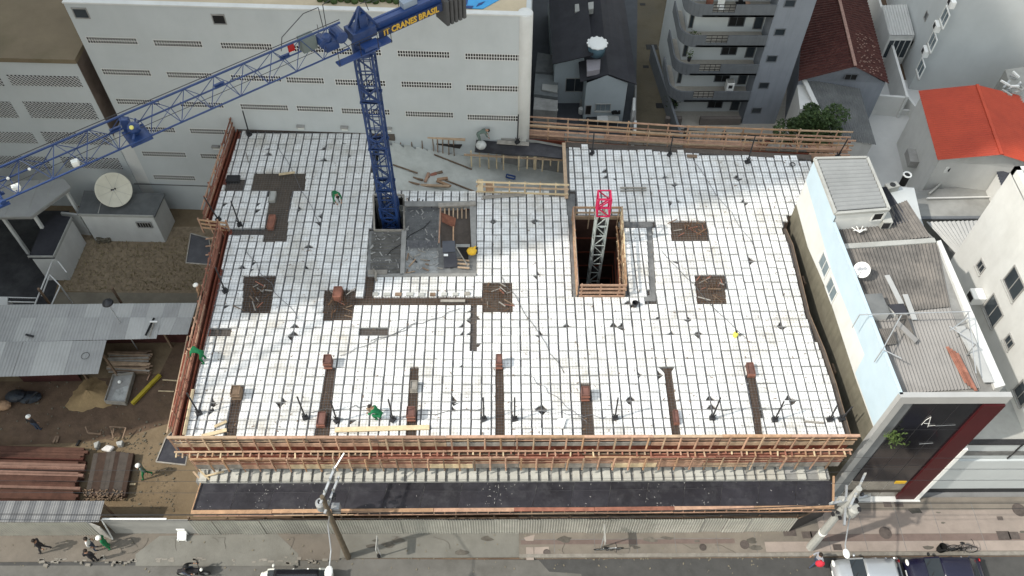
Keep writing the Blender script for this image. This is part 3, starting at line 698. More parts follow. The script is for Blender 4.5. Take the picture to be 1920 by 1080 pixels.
# --- safety tray of black panels with a timber lip
tr = thing('safety_tray', 'long black panelled catch tray with salmon timber lip above the street fence', 'safety tray', (0, 18, 4.6))
ZT = 4.62
ti = [A(378, 905, ZT), A(1563, 901, ZT)]; to = [A(360, 956, ZT), A(1560, 947, ZT)]
n = 17
for i in range(n):
    a, c = ti[0].lerp(ti[1], i / n), ti[0].lerp(ti[1], (i + 1) / n); d, e = to[0].lerp(to[1], i / n), to[0].lerp(to[1], (i + 1) / n)
    g_ = V((.008, 0, 0)); k = V((0, 0, rg.uniform(-.006, .006)))
    MB().prism([a + g_ + k, c - g_ + k, e - g_ + k, d + g_ + k], ZT - .03).build('tray_panel', PLYB, tr)
b = MB()
for i in range(170):
    t = rg.random(); s = rg.choice((rg.random(), .97, .04)); p = ti[0].lerp(ti[1], t).lerp(to[0].lerp(to[1], t), min(.98, max(.02, s + rg.uniform(-.1, .1))))
    if rg.random() < .5: t2 = rg.choice((.46, .48, .10, .71, .80)); p = ti[0].lerp(ti[1], t2 + rg.gauss(0, .02)).lerp(to[0].lerp(to[1], t2), rg.uniform(.05, .95))
    w_ = rg.uniform(.008, .035); b.box(p + V((0, 0, .012)), (w_ * rg.uniform(1, 3), w_, .012), Matrix.Rotation(rg.uniform(0, 3), 3, 'Z'))
b.build('mortar_splash', CONC, tr, kind='stuff')
L0, L1 = A(358, 960, 4.80), A(1564, 951, 4.80)
rail_line(tr, [L0, L1], (0,), (.20, .04), [WOODO, WOODP, WOODR], 'lip_board', seg=4)
rail_line(tr, [L0, L1], (-.42,), (.05, .06), WM, 'lip_rail', V((0, -.06, 0)), 4)
posts(tr, [L0, L1], .57, -.44, -.02, .06, WM, V((0, -.03, 0)), 'lip_post')
MB().bar(L0 + V((0, .08, -.25)), L1 + V((0, .08, -.25)), .03, .36).build('lip_back', PLYR, tr)
stick('end_board', WOODO, tr, A(1563, 893, 4.85), A(1562, 952, 4.85), .10, .10)
stick('end_board', WOODO, tr, A(377, 903, 4.72), A(359, 960, 4.72), .05, .06)
b = MB()
for i in range(22):
    x = -16 + i * 1.6; b.bar((x, 18.9, 3.2), (x, 17.5, 4.5), .07, .07)
b.build('tray_strut', WOODB, tr)
# two loose props dropped at the ledge end
for i, (p, q) in enumerate(((A(362, 884, 5.2), A(378, 902, 4.9)), (A(372, 880, 5.3), A(392, 899, 4.9)), (A(385, 893, 5.1), A(420, 884, 5.2)))):
    stick('loose_board', WOODY if i else WOODT, tr, p, q, .09, .05)
# --- left guard (two runs with a corner box and two small black trays)
lg = thing('left_guard', 'tall red timber guard running down the left edge of the foam deck', 'guard rail', (-17, 30, 8))
up = apx([(447, 242), (393, 414)], D); dnp = apx([(424, 436), (338, 822)], D)
for run in (up, dnp):
    o = V((-.22, 0, 0))
    rail_line(lg, run, (1.02, .62, .22), (.04, .14), [WOODR, WOODP, WOODR], off=o, seg=3); posts(lg, run, 1.15, -.7, 1.1, .09, [WOODR, WOODP], o + V((-.05, 0, 0)))
    rail_line(lg, run, (-.22,), (.04, .55), [WOODR, PLYR], 'side_board', o + V((-.02, 0, 0)), 3)
    rail_line(lg, run, (-.45, .05), (.08, .06), [WOODR, WOODP], 'waler', o + V((-.16, 0, 0)), 3)
for t in (.12, .2, .31, .42, .55, .66, .78, .9):
    p = dnp[0].lerp(dnp[1], t); stick('brace', rg.choice([WOODR, WOODP]), lg, p + V((-.3, 0, .95)), p + V((-.75, .25, -.35)), .05, .07)
for t in (.15, .45, .75):
    p = up[0].lerp(up[1], t); stick('brace', WOODR, lg, p + V((-.3, 0, .95)), p + V((-.8, .2, -.35)), .05, .07)
cA, cB = A(372, 412, 8.6), A(424, 416, 8.9)
for z in (0, -.35, -.7): stick('rail', WOODO, lg, cA + V((0, 0, z)), cB + V((0, -.1, z)), .05, .12)
for t in (0, .35, .7, 1): p = cA.lerp(cB, t); stick('post', WOODP, lg, p + V((0, 0, -1.2)), p + V((0, 0, .15)), .08, .08)
for y in (448, 462, 478): stick('rung', WOODP, lg, A(386, y, 7.6), A(412, y - 4, 8.1), .07, .06)
def side_tray(pxs, z, label):
    t = thing('side_tray', label, 'safety tray', A(pxs[0][0], pxs[0][1], z), 'black side trays beside the red guard')
    p = apx(pxs, z); MB().prism(p, z - .03).build('tray_panel', PLYB, t)
    for a, c in zip(p, p[1:] + p[:1]): stick('edge_board', WOODG, t, a + V((0, 0, .02)), c + V((0, 0, .02)), .06, .05)
    c = sum(p, V((0, 0, 0))) / len(p)
    for a in p[:2]: stick('strut', WOODB, t, a + V((0, 0, -.05)), c + V((.8, 0, -1.2)), .06, .06)
side_tray([(358, 438), (392, 447), (399, 497), (349, 493)], 6.6, 'black angled side tray at the corner of the red guard above the grassy yard')
side_tray([(326, 806), (311, 822), (293, 866), (348, 872), (352, 850)], 6.4, 'black side tray at the street end of the red guard')
b = thing('hanging_strip', 'narrow pinkish board with dark drop hung below the lower red guard', 'formwork', dnp[1] + V((-.7, 0, -1.4)))
stick('board', WOODT, b, A(352, 630, 6.3), A(313, 812, 6.3), .08, .05); MB().bar(A(356, 640, 6.6), A(322, 800, 6.6), .35, .03).build('drop_panel', PLYR, b)
# --- rear right guard, doubled, with a mesh of uprights
rr = thing('rear_guard', 'double pink timber guard along the rear right edge of the foam deck', 'guard rail', (8, 40.5, 8))
run = [A(985, 262, 8.0), A(1285, 281, 8.0), A(1598, 292, 8.0)]; o = V((0, .35, 0))
for k, zz in ((0, (.15, .55, 1.0)), (.75, (.2, .6, 1.05))):
    rail_line(rr, run, zz, (.04, .12), [WOODP, WOODO, WOODP, WOODT], off=o + V((0, k, 0)), seg=3.2); posts(rr, run, 1.25, -.9, 1.12, .08, WM, o + V((0, k + .05, 0)))
rail_line(rr, run, (-.05, -.35), (.30, .05), [WOODP, WOODG], 'walkway_board', o + V((0, .38, 0)), 3)
rail_line(rr, run, (-.4,), (.04, .5), [PLYR, WOODP], 'side_board', o + V((0, -.1, 0)), 3)
for i in range(34):
    t = rg.uniform(.45, 1); p = run[1].lerp(run[2], t) + o; stick('wedge', rg.choice([WOODR, WOODO, PLYR]), rr, p + V((0, rg.uniform(0, .6), rg.uniform(-.1, .4))), p + V((rg.uniform(-.4, .4), rg.uniform(.1, .8), rg.uniform(0, .7))), .05, .06)
# --- rail on the near side of the notch
nr = thing('notch_rail', 'tan three board rail on the near side of the ramp notch', 'guard rail', (1, 36.6, 8))
run = [A(893, 362, 8.2), A(1066, 368, 8.2)]
rail_line(nr, run, (1.02, .62, .16), (.04, .13), [WOODT, WOODY], seg=7); posts(nr, run, 1.05, -.5, 1.1, .08, [WOODT, WOODY], V((0, .06, 0)))
rail_line(nr, run, (-.2,), (.05, .4), WOODT, 'side_board', V((0, .08, 0)), 7)
stick('board', WOODG, nr, A(905, 370, 8.32), A(985, 364, 8.32), .25, .05)
MB().prism(apx([(895, 336), (906, 336), (906, 358), (895, 358)], 8.9), 8.85).build('corner_panel', WOODY, nr)
MB().prism(apx([(910, 340), (925, 340), (925, 358), (911, 358)], 8.7), 8.65).build('corner_panel', WOODO, nr)
# --- lift shaft: dark walls below, guard on four sides
sh = thing('shaft_guard', 'pink and yellow timber guard round the deep rectangular shaft', 'guard rail', (5.9, 31.6, 8))
s4 = apx([(1073, 410), (1163, 410), (1171, 557), (1081, 557)], D)
rail_line(sh, [s4[3] + V((.1, 0, 0)), s4[2]], (1.12, .78, .42, .08), (.05, .15), [WOODP], seg=4); posts(sh, [s4[3] + V((.1, 0, 0)), s4[2] + V((.5, 0, 0))], 1.0, -.1, 1.2, .09, WOODP, V((0, .06, 0)))
rail_line(sh, [s4[0], s4[1]], (1.0, .55), (.05, .13), [WOODO, WOODT], seg=4); rail_line(sh, [s4[0], s4[1]], (-.15,), (.04, .6), [WOODT], 'side_board', V((0, .08, 0)), 4)
posts(sh, [s4[0], s4[1] + V((.6, 0, 0))], .8, -.9, 1.05, .09, [WOODO, WOODT])
for a, c, mm in ((s4[0], s4[3], [WOODO, WOODT, WOODP]), (s4[1], s4[2], [WOODT, WOODY, WOODO])):
    rail_line(sh, [a, c], (1.08, .66, .22), (.05, .14), mm, seg=2.2); posts(sh, [a, c], .62, -.5, 1.15, .08, mm)
    rail_line(sh, [a, c], (-.1,), (.05, .5), mm, 'side_board', V((0, 0, 0)), 2.2)
for i in range(16):
    p = s4[1].lerp(s4[2], .12 + i * .054); stick('offcut', rg.choice([WOODY, WOODT, WOODO]), sh, p + V((-.12, rg.uniform(-.1, .1), rg.uniform(-.9, -.2))), p + V((-.30, rg.uniform(-.2, .2), rg.uniform(.1, .8))), .05, .07)
sp = thing('lift_shaft', 'dark deep shaft lined with boards, the slim grey mast standing in it', 'lift shaft', (5.9, 31.6, 4))
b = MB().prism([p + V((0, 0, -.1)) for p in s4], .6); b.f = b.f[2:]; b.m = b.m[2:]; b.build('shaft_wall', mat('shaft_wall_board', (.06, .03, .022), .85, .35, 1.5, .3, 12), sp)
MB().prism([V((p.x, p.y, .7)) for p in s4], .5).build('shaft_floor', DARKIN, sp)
for i, z in enumerate((2.2, 3.6, 5.0, 6.4)):
    for (a, c) in ((s4[0], s4[1]), (s4[0], s4[3]), (s4[1], s4[2])): stick('wall_plank', PLYR, sp, V((a.x, a.y, z)).lerp(V((5.9, 31.6, z)), .02), V((c.x, c.y, z)).lerp(V((5.9, 31.6, z)), .02), .05, .09)

# ================================================================== MASTS
def lattice(mb, c, s, z0, z1, sec, leg, br, cross=False, M=None, faces=(0, 1, 2, 3)):
    h = s / 2; M = M or Matrix.Identity(3); K = [V((-h, -h, 0)), V((h, -h, 0)), V((h, h, 0)), V((-h, h, 0))]; K = [V(c) + M @ k for k in K]
    for k in K: mb.box(k + V((0, 0, (z0 + z1) / 2)), (leg, leg, z1 - z0), M)
    n = max(1, round((z1 - z0) / sec)); st = (z1 - z0) / n
    for i in range(n):
        a, d = z0 + st * i, z0 + st * (i + 1)
        for f in faces:
            p, q = K[f], K[(f + 1) % 4]
            mb.bar(p + V((0, 0, a)), q + V((0, 0, a)), br, br)
            if i % 2 or cross: mb.bar(p + V((0, 0, a)), q + V((0, 0, d)), br, br)
            if not i % 2 or cross: mb.bar(q + V((0, 0, a)), p + V((0, 0, d)), br, br)
    for f in faces: mb.bar(K[f] + V((0, 0, z1)), K[(f + 1) % 4] + V((0, 0, z1)), br, br)
    return mb
m2 = thing('climbing_mast', 'slim grey lattice mast with a pink red top rising out of the shaft', 'mast', (5.72, 32.34, .7))
lattice(MB(), (5.72, 32.34, 0), .66, .7, 11.2, .85, .075, .042).build('lattice_section', MASTG, m2)
lattice(MB(), (5.72, 32.34, 0), .70, 11.2, 12.6, .7, .085, .06).build('top_frame', PINK, m2)
b = MB()
for i in range(9): b.box((5.72, 32.34 + .12 * (i % 2), 4.4 + i * .72), (.44, .34, .16), Matrix.Rotation(.5 * (i % 2), 3, 'Y')); b.box((5.60, 32.4, 4.75 + i * .72), (.10, .1, .5))
b.build('rack_block', BLACK, m2)
b = MB()
for i in range(7): b.tube((5.35 + i * .02, 32.0, 1 + i), (5.45, 32.0, 2 + i), .02)
b.build('ladder', STEELG, m2)

MX, MY = -6.95, 35.0
cr = thing('tower_crane', 'tall blue tower crane, lattice jib to the left and short counter jib', 'tower crane', (MX, MY, 5))
lattice(MB(), (MX, MY, 0), .90, 4.0, 20.4, .95, .115, .05).build('mast', CRANE, cr)
for z in (7.2, 10.6, 14.0, 17.4): b = MB(); lattice(b, (MX, MY, 0), .93, z - .05, z + .05, 1, .17, .09); b.bar((MX - .46, MY - .46, z), (MX + .46, MY - .46, z + .95), .09, .09); b.bar((MX + .46, MY - .46, z), (MX - .46, MY - .46, z + .95), .09, .09); b.build('mast_joint', CRANE, cr)
b = MB()
for s in (-.17, .17): b.tube((MX + s, MY + .35, 5), (MX + s, MY + .35, 20), .03)
z = 5
while z < 20: b.tube((MX - .17, MY + .35, z), (MX + .17, MY + .35, z), .02, n=5); z += .4
b.build('ladder', CRANE, cr)
b = MB(); lattice(b, (MX, MY, 0), 1.0, 8.25, 9.1, .85, .12, .07); b.build('mast_collar', CRANE, cr)
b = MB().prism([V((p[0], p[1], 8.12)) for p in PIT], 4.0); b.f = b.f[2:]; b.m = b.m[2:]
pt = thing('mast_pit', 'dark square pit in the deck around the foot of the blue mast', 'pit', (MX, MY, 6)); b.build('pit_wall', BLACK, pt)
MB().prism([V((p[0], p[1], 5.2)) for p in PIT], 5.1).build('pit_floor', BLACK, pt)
pc = [V((p[0], p[1], 8.2)) for p in PIT]
for a, c in zip(pc, pc[1:] + pc[:1]): stick('rim_board', WOODG, pt, a, c, .10, .12)
# jib frame: u along the jib (towards the tip), s across it
JZ = 21.35
ju = (A(0, 343, 22.0) - A(640, 66, 22.0)); ju.z = 0; ju.normalize(); js = V((ju.y, -ju.x, 0))
if js.y > 0: js = -js          # s points to the camera side
JO = V((MX, MY, 0)); JO = A(655, 60, 21.9); JO = V((MX, MY, 0)) + ju * (JO - V((MX, MY, 0))).dot(ju)  ; JO = V((MX, MY, 0))
def J(u, s, z): return JO + ju * u + js * s + V((0, 0, JZ + z))
def triangular(mb, u0, u1, w_, h_, sec, ch, br):
    a, c, t = (lambda u: J(u, -w_ / 2, 0)), (lambda u: J(u, w_ / 2, 0)), (lambda u: J(u, 0, h_))
    for f, k in ((a, 1), (c, 1), (t, 1.25)): mb.bar(f(u0), f(u1), ch * k, ch * k)
    n = round((u1 - u0) / sec)
    for i in range(n):
        p, m_, q = u0 + (u1 - u0) * i / n, u0 + (u1 - u0) * (i + .5) / n, u0 + (u1 - u0) * (i + 1) / n
        for f in (a, c): mb.tube(f(p), t(m_), br, n=5); mb.tube(t(m_), f(q), br, n=5)
        mb.tube(a(p), c(p), br, n=5); mb.tube(a(p), c(q), br * .8, n=5)
ji = MB(); triangular(ji, 1.0, 30, 1.2, 1.12, 1.45, .060, .020); ji.build('jib', CRANE, cr)
b = MB()
for u in (3.6, 7.0, 12.0): b.bar(J(u, -.68, .02), J(u + .5, -.68, .02), .10, .22)
b.build('splice_plate', CRANE, cr)
b = MB().tube(J(1, 0, 1.28), J(29, 0, 1.28), .02, n=5); b.tube(J(1, .15, .25), J(29, .15, .25), .015, n=5); b.build('hoist_rope', STEELD, cr)
# trolleys and floodlights hung in the jib
b = MB(); b.box(J(11.6, .05, -.15), (1.0, 1.1, .12), Matrix((ju, js, V((0, 0, 1)))).transposed()); b.box(J(11.75, -.55, .15), (.35, .25, .7)); b.ell(J(11.6, 0, .25), (.30, .30, .30)); b.tube(J(11.3, -.6, .2), J(11.9, .6, .2), .05); b.build('hoist_motor', CRANE, cr)
MB().ell(J(11.7, .18, .48), (.10, .10, .10)).build('beacon', mat('beacon_lens', (.75, .70, .20), .3, .05), cr)
b = MB()
for u in (17.6, 18.6): b.bar(J(u, -.75, -.1), J(u, .75, -.1), .10, .14)
for s in (-.7, 0, .7): b.bar(J(17.4, s, -.12), J(18.8, s, -.12), .12, .10); b.tube(J(17.6, s - .05, .02), J(17.6, s + .05, .02), .12, n=8); b.tube(J(18.6, s - .05, .02), J(18.6, s + .05, .02), .12, n=8)
b.bar(J(17.6, -.7, .0), J(18.4, 0, .5), .1, .1); b.bar(J(17.6, .7, .0), J(18.4, 0, .5), .1, .1); b.build('trolley', CRANE, cr)
for u, s in ((14.4, .25), (16.9, .2)):
    p = J(u, s, .15); MB().prism([p + ju * -.17 + js * -.08, p + ju * .14 + js * -.12, p + ju * .17 + js * .1, p + ju * -.08 + js * .15], p.z - .25).build('floodlight', LAMP, cr)
for u in (17.0, 16.1, 18.3): MB().ell(J(u, -.45, .1), (.07, .07, .07)).build('small_lamp', LAMP, cr)
# slewing head, platform and counter jib (towards -u)
b = MB(); b.lathe([(.58, 20.3), (.58, 20.75), (.5, 20.75), (.5, 21.0)], (MX, MY, 0), 18); JM = Matrix((ju, js, V((0, 0, 1)))).transposed()
b.box(J(0, 0, .2), (1.3, .9, .55), JM); b.box(J(-.1, 0, .8), (.4, .5, .7), JM); b.bar(J(.7, -.4, .0), J(-.1, 0, 1.5), .12, .12); b.bar(J(.7, .4, .0), J(-.1, 0, 1.5), .12, .12); b.bar(J(-.9, .3, .2), J(-.1, 0, 1.5), .12, .12); b.bar(J(-.9, -.3, .2), J(-.1, 0, 1.5), .12, .12); b.build('slewing_head', CRANE, cr)
b = MB(); b.box(J(.7, .72, -.5), (2.3, .38, .08), JM); b.box(J(-.75, .6, -.42), (.9, .6, .08), JM); b.box(J(-.1, .65, -.30), (.9, .5, .2), JM); b.build('walkway', CRANEB, cr)
b = MB()
for u in (1.8, .6, -.4, -1.15): b.tube(J(u, .9, -.5), J(u, .9, .4), .018, n=5)
b.tube(J(1.8, .9, .4), J(-1.15, .9, .4), .018, n=5)
b.build('walkway_rail', STEELD, cr)
b = MB(); b.tube(J(1.2, -.4, .55), J(1.2, .4, .55), .30, n=14); b.box(J(1.75, 0, .3), (.7, .7, .5), JM); b.tube(J(2.1, -.3, .55), J(2.1, .3, .55), .26, n=12); b.ell(J(1.9, .1, .7), (.28, .26, .26)); b.build('winch', CRANE, cr)
MB().box(J(2.75, -.2, .65), (.75, .5, .7), JM).build('control_box', mat('box_grey_green', (.16, .19, .18), .6, .1), cr)
MB().box(J(3.6, -.2, .75), (.32, .06, .42), JM).build('red_notice', REDL, cr)
b = MB()
pth = [J(3.9, -.8, .3), J(3.7, -.8, 1.0), J(2.4, -.8, 1.75), J(1.6, -.8, 1.75), J(1.55, -.8, .4)]; b.path(pth, .02); pth = [J(1.4, -.8, .4), J(1.35, -.8, 1.8), J(-.6, -.8, 2.2), J(-1.0, -.8, .5)]; b.path(pth, .02); b.path([J(-.3, -.2, 1.5), J(-3, -.4, 1.1), J(-5.5, -.4, 1.1)], .018)
for u in (2.0, -2.5, -4.0): b.tube(J(u, -.4, .3), J(u, -.4, 1.2), .016, n=5)
b.path([J(-1, -.4, 1.15), J(-5.5, -.4, 1.15)], .016); b.build('guard_tube', STEELD, cr)
b = MB(); b.box(J(-3.4, -.18, .15), (5.6, .09, .5), JM); b.box(J(-3.4, .18, .15), (5.6, .09, .5), JM); b.box(J(-3.4, -.05, .34), (5.4, .46, .07), JM)
b.build('counter_jib', CRANEB, cr)
MB().box(J(-2.9, -.1, .55), (.8, .4, .32), JM).build('motor_cover', mat('pale_motor_cover', (.25, .30, .36), .5, .1), cr)
for i in range(5): MB().box(J(-4.75 - i * .26, .12, -.5), (.21, 1.1, 1.5), JM).build('counterweight', CWT, cr, bevel=.05)
# lettering board on the camera side of the counter jib
MB().box(J(-2.65, .42, -.12), (3.8, .05, .44), JM).build('name_board', mat('name_board_back', (.02, .035, .09), .5, .1), cr)
def text(body, size, loc, M, m, parent, name='lettering', ext=.012, sx=1.0, bold=.0):
    c = bpy.data.curves.new(name, 'FONT'); c.body = body; c.size = size; c.extrude = ext; c.align_x = 'CENTER'; c.align_y = 'CENTER'; c.offset = bold; c.resolution_u = 2
    to = bpy.data.objects.new(name, c); COL.objects.link(to); me = bpy.data.meshes.new_from_object(to.evaluated_get(bpy.context.evaluated_depsgraph_get())); bpy.data.objects.remove(to)
    me.materials.clear(); me.materials.append(m); o = bpy.data.objects.new(name, me); link(o, parent); o.location = V(loc) - wl(parent); o.rotation_euler = M.to_euler(); o.scale = (sx, 1, 1); return o
text('IT CRANES BRASIL', .46, J(-2.65, .47, -.12), Matrix((-ju, V((0, 0, 1)), js)).transposed(), YELLD, cr, sx=.88, bold=.016)

# ================================================================== LOOSE THINGS ON THE SLAB
PROPS = [((374, 776), (350, 737)), ((573, 784), (557, 744)), ((632, 790), (620, 752)), ((737, 788), (728, 749)), ((907, 787), (906, 746)), ((965, 787), (965, 746)), ((1153, 785), (1159, 746)), ((1335, 785), (1351, 746)), ((1452, 788), (1470, 753)), ((1555, 788), (1570, 760)), ((1577, 787), (1598, 763)),
         ((450, 423), (433, 377)), ((423, 547), (404, 502)), ((410, 413), (383, 370)), ((468, 254), (455, 208)), ((970, 268), (972, 215)), ((1110, 289), (1114, 248)), ((1255, 291), (1262, 255)), ((1401, 305), (1416, 256)), ((1570, 295), (1590, 260))]
WH = ['near the front left corner', 'above the second timber beam strip', 'right of the second timber strip', 'beside the crouching green worker', 'left of the middle dark strip', 'right of the middle dark strip', 'right of the red box on the fourth strip', 'between the fifth strip and the sixth', 'right of the sixth strip',
      'nearest the tan neighbouring wall but one', 'hard against the tan neighbouring wall', 'inside the corner of the red left guard', 'by the lower run of the red left guard', 'at the upper run of the red left guard', 'at the rear left corner by the parking wall', 'at the rear wall left of the pink guard', 'at the rear left end of the right foam field', 'behind the right foam field, by a wooden box', 'rear right, in front of the fenced forecourt', 'rear right corner under the tree']
for (bx, tp), wh in zip(PROPS, WH):
    p = A(*bx, D + .02); t = thing('steel_post', 'dark upright steel post ' + wh, 'post', p, 'dark steel posts standing on the deck')
    q = A(*tp, HZ(*tp, p)) if True else p
    MB().tube(p, V((p.x, p.y, p.z)).lerp(q, 1.0), .045, .04, n=8).build('tube', STEELD, t)
    b = MB(); b.box(p + V((0, 0, .09)), (.30, .22, .18), Matrix.Rotation(rg.uniform(0, 1), 3, 'Z')); b.tube(p + V((0, 0, .1)), p + V((.12, 0, .42)), .03); b.tube(p + V((0, 0, .1)), p + V((-.12, .05, .42)), .03); b.build('foot', STEELD, t)
CBOX = mat('brown_red_box', (.15, .075, .06), .85, .3, 4)
BOXES = [((609, 692), (625, 660), .95, CBOX, 'tall red column box on the second beam strip'), ((930, 692), (943, 656), 1.0, CBOX, 'tall red column box on the middle strip'), ((1090, 752), (1106, 717), .95, CBOX, 'tall red column box near the front on the fourth strip'), ((764, 790), (781, 738), .95, CBOX, 'red column box leaning low on the third strip'),
         ((770, 735), (784, 690), .55, WOODG, 'grey column box behind the red one on the third strip'), ((437, 750), (455, 722), .9, WOODB, 'ragged brown column box on the leftmost strip'), ((1402, 706), (1416, 688), .5, CBOX, 'small red column box on the rightmost strip'), ((595, 800), (611, 770), .5, CBOX, 'low red column box at the foot of the second strip'), ((1264, 795), (1274, 772), .4, CBOX, 'tiny red column box on the fifth strip')]
for (a0, a1, h, m, lb) in BOXES:
    p = A(a0[0], a0[1], D); q = A(a1[0], a0[1], D); wd = q.x - p.x; h *= .82; wd *= .86; dp = .5 if h > .45 else .7; zt = 8.1 + h; q = p + V((wd, 0, 0))
    t = thing('column_box', lb, 'formwork box', ((p.x + q.x) / 2, p.y + dp / 2, D), 'timber column boxes on the deck')
    y0, y1 = p.y, p.y + dp
    stick('side_board', m, t, (p.x, y0, 8.1 + h / 2), (p.x, y1, 8.1 + h / 2), .03, h); stick('side_board', m, t, (q.x, y0, 8.1 + h / 2), (q.x, y1, 8.1 + h / 2), .03, h)
    stick('front_board', m, t, (p.x + .02, y0, 8.1 + h / 2), (q.x - .02, y0, 8.1 + h / 2), .03, h); stick('back_board', m, t, (p.x + .02, y1, 8.1 + h / 2), (q.x - .02, y1, 8.1 + h / 2), .03, h)
    stick('lid', m, t, ((p.x + q.x) / 2, y0 + .02, zt - .08), ((p.x + q.x) / 2, y1 - .02, zt - .08), wd - .06, .03)
    for z in (.3, .75): stick('cleat', WOODR if m is CBOX else m, t, (p.x - .03, y0 - .04, 8.1 + h * z), (q.x + .03, y0 - .04, 8.1 + h * z), .05, .06)
# stray boards and small items on the foam
BRD = [((628, 806), (805, 801), .26, WOODY, 'long pale plank lying along the front edge of the foam'), ((378, 818), (425, 806), .2, WOODY, 'short pale plank at the front left corner'), ((362, 730), (345, 815), .16, WOODY, 'pale plank beside the front left steel post'), ((1163, 352), (1212, 352), .12, WOODG, 'grey plank on the foam right of the pink topped mast'), ((1163, 358), (1212, 357), .06, WOODG, 'thin grey batten beside the grey plank'),
       ((1288, 292), (1307, 293), .25, WOODB, 'short brown offcut by the rear pink guard'), ((523, 327), (553, 323), .16, WOODY, 'pale plank across the top of the dark T patch'), ((1508, 790), (1545, 793), .1, WOODG, 'grey batten near the front right posts'), ((826, 564), (872, 564), .16, WOODG, 'boxed grey board on the long brown strip'), ((402, 800), (425, 790), .15, WOODY, 'pale plank leaning to the leftmost strip'), ((690, 510), (726, 510), .3, WOODG, 'grey board at the corner of the concrete core'), ((461, 286), (466, 305), .05, WOODG, 'thin grey lath on the rear left foam')]
for a0, a1, wd, m, lb in BRD: tag(stick('plank', m, None, A(*a0, 8.30), A(*a1, 8.30), wd, .05), lb, 'plank')
solo(MB().prism(apx([(1040, 796), (1046, 785), (1062, 784), (1056, 802)], 8.36), 8.25).build('loose_foam', BRIGHT), 'loose tilted white foam piece near the front of the middle bay', 'foam block')
solo(MB().torus(A(1486, 308, 8.27), .16, .03).build('hose_ring', STEELD), 'small dark coil on the foam by the rear right guard', 'coil')
solo(MB().lathe([(.14, 0), (.18, .3), (.16, .3), (.13, .05)], A(1190, 573, 8.22), 12).build('bucket', STEELD), 'dark bucket on the foam in front of the shaft', 'bucket')
t = thing('yellow_pump', 'small yellow machine at the right edge of the concrete core', 'machine', A(885, 480, 8.2))
p = A(885, 478, 8.2); MB().ell(p + V((0, 0, .35)), (.32, .26, .28)).build('motor', YELL, t, True); MB().box(p + V((.1, .1, .3)), (.5, .4, .15)).build('frame', BLACK, t); MB().tube(p + V((-.1, -.1, .5)), p + V((.25, .1, .68)), .06).build('handle', YELL, t)
t = thing('yellow_jug', 'small yellow can with black cap on the right foam field', 'can', A(1378, 628, 8.22)); p = A(1378, 630, 8.22)
MB().lathe([(.13, 0), (.14, .25), (.06, .34), (.06, .38)], p, 10).build('body', mat('lemon_plastic', (.70, .66, .10), .5, .05), t); MB().lathe([(.06, .38), (.06, .46)], p, 8).build('cap', BLACK, t)
# patches in the dark T: small crates
for a0, sx, sy, hh, m, lb in (((512, 372), .35, .75, .25, CONCL, 'pale box on the stem of the dark T patch'), ((510, 420), .35, 1.0, .3, WOODR, 'red wooden box low on the stem of the dark T patch'), ((635, 556), .45, .7, .5, WOODR, 'red wooden box on the second rebar square'), ((438, 338), .8, .5, .2, STEELD, 'dark flat crate at the rear of the red left guard')):
    t = thing('form_box', lb, 'box', A(*a0, 8.1)); p = A(*a0, 8.1)
    for s in (-1, 1): piece('side_board', m, t, p + V((s * sx / 2, 0, hh / 2)), (.04, sy, hh)); piece('end_board', m, t, p + V((0, s * sy / 2, hh / 2)), (sx - .04, .04, hh))
    piece('lid', m, t, p + V((0, 0, hh - .05)), (sx - .06, sy - .06, .04))
# ---------------------------------------------------------------- stair and lift core
co = thing('stair_core', 'grey concrete stair core of the deck beside the blue mast foot', 'stair core', A(790, 450, D))
b = MB(); y0_, y1_ = min(p[1] for p in CORE), max(p[1] for p in CORE); stair = pp((824, 392), (884, 390), (888, 462), (826, 462)); N = 60
for i in range(N):
    ya, yb = y0_ + (y1_ - y0_) * i / N, y0_ + (y1_ - y0_) * (i + 1) / N
    for p, q in sub(spans((ya + yb) / 2, CORE), spans((ya + yb) / 2, stair)): b.box(((p + q) / 2, (ya + yb) / 2, 8.05), (q - p, yb - ya, .1))
b.build('floor', CONCD, co)
ZC = 8.12
for px, m in ((((763, 388), (822, 388), (822, 462), (761, 462)), CONCD), (((697, 436), (753, 436), (750, 512), (694, 512)), CONC), (((762, 470), (822, 470), (822, 513), (758, 513)), CONCL)):
    MB().prism(apx(px, ZC), 8.06).build('floor_bay', mat('core_floor_' + m.name, tuple(c_ * .62 for c_ in {'dark_concrete': (.2, .205, .2), 'concrete': (.21, .2, .18), 'light_concrete': (.44, .45, .44)}[m.name]), .9, .35, 2.5, .5, 20, grime=(.22, .22, .21), gscale=1.2), co)
for px in (((756, 377), (893, 377), (893, 387), (756, 386)), ((880, 376), (893, 376), (893, 465), (884, 465)), ((753, 432), (762, 432), (758, 516), (750, 516)), ((690, 513), (893, 512), (893, 517), (690, 518))):
    MB().prism(apx(px, 8.26), 8.06).build('beam', CONC, co)
b = MB()
for i in range(24): p = A(764 + i * 2.4, 465, 8.13); b.bar(p, p + V((0, .45, .15)), .03, .03)
for i in range(30): p = A(766 + i * 1.9, 388, 8.13); b.bar(p, p + V((0, -.35, .2)), .02, .02)
for i in range(14): b.bar(A(763, 392 + i * 5, 8.16), A(821, 392 + i * 5, 8.16), .012, .012)
for i in range(20): b.bar(A(765 + i * 2.9, 389, 8.16), A(763 + i * 2.9, 462, 8.16), .012, .012)
for i in range(12): b.bar(A(697, 438 + i * 6, 8.16), A(751, 438 + i * 6, 8.16), .012, .012)
b.build('rebar_grid', WIRE, co, kind='stuff')
b = MB().path([A(807, 414, 8.18), A(795, 427, 8.2), A(770, 440, 8.2), A(752, 458, 8.2), A(733, 470, 8.2), A(727, 478, 8.2)], .02); solo(b.build('hose', BLACK), 'thin black hose lying across the concrete core', 'hose')
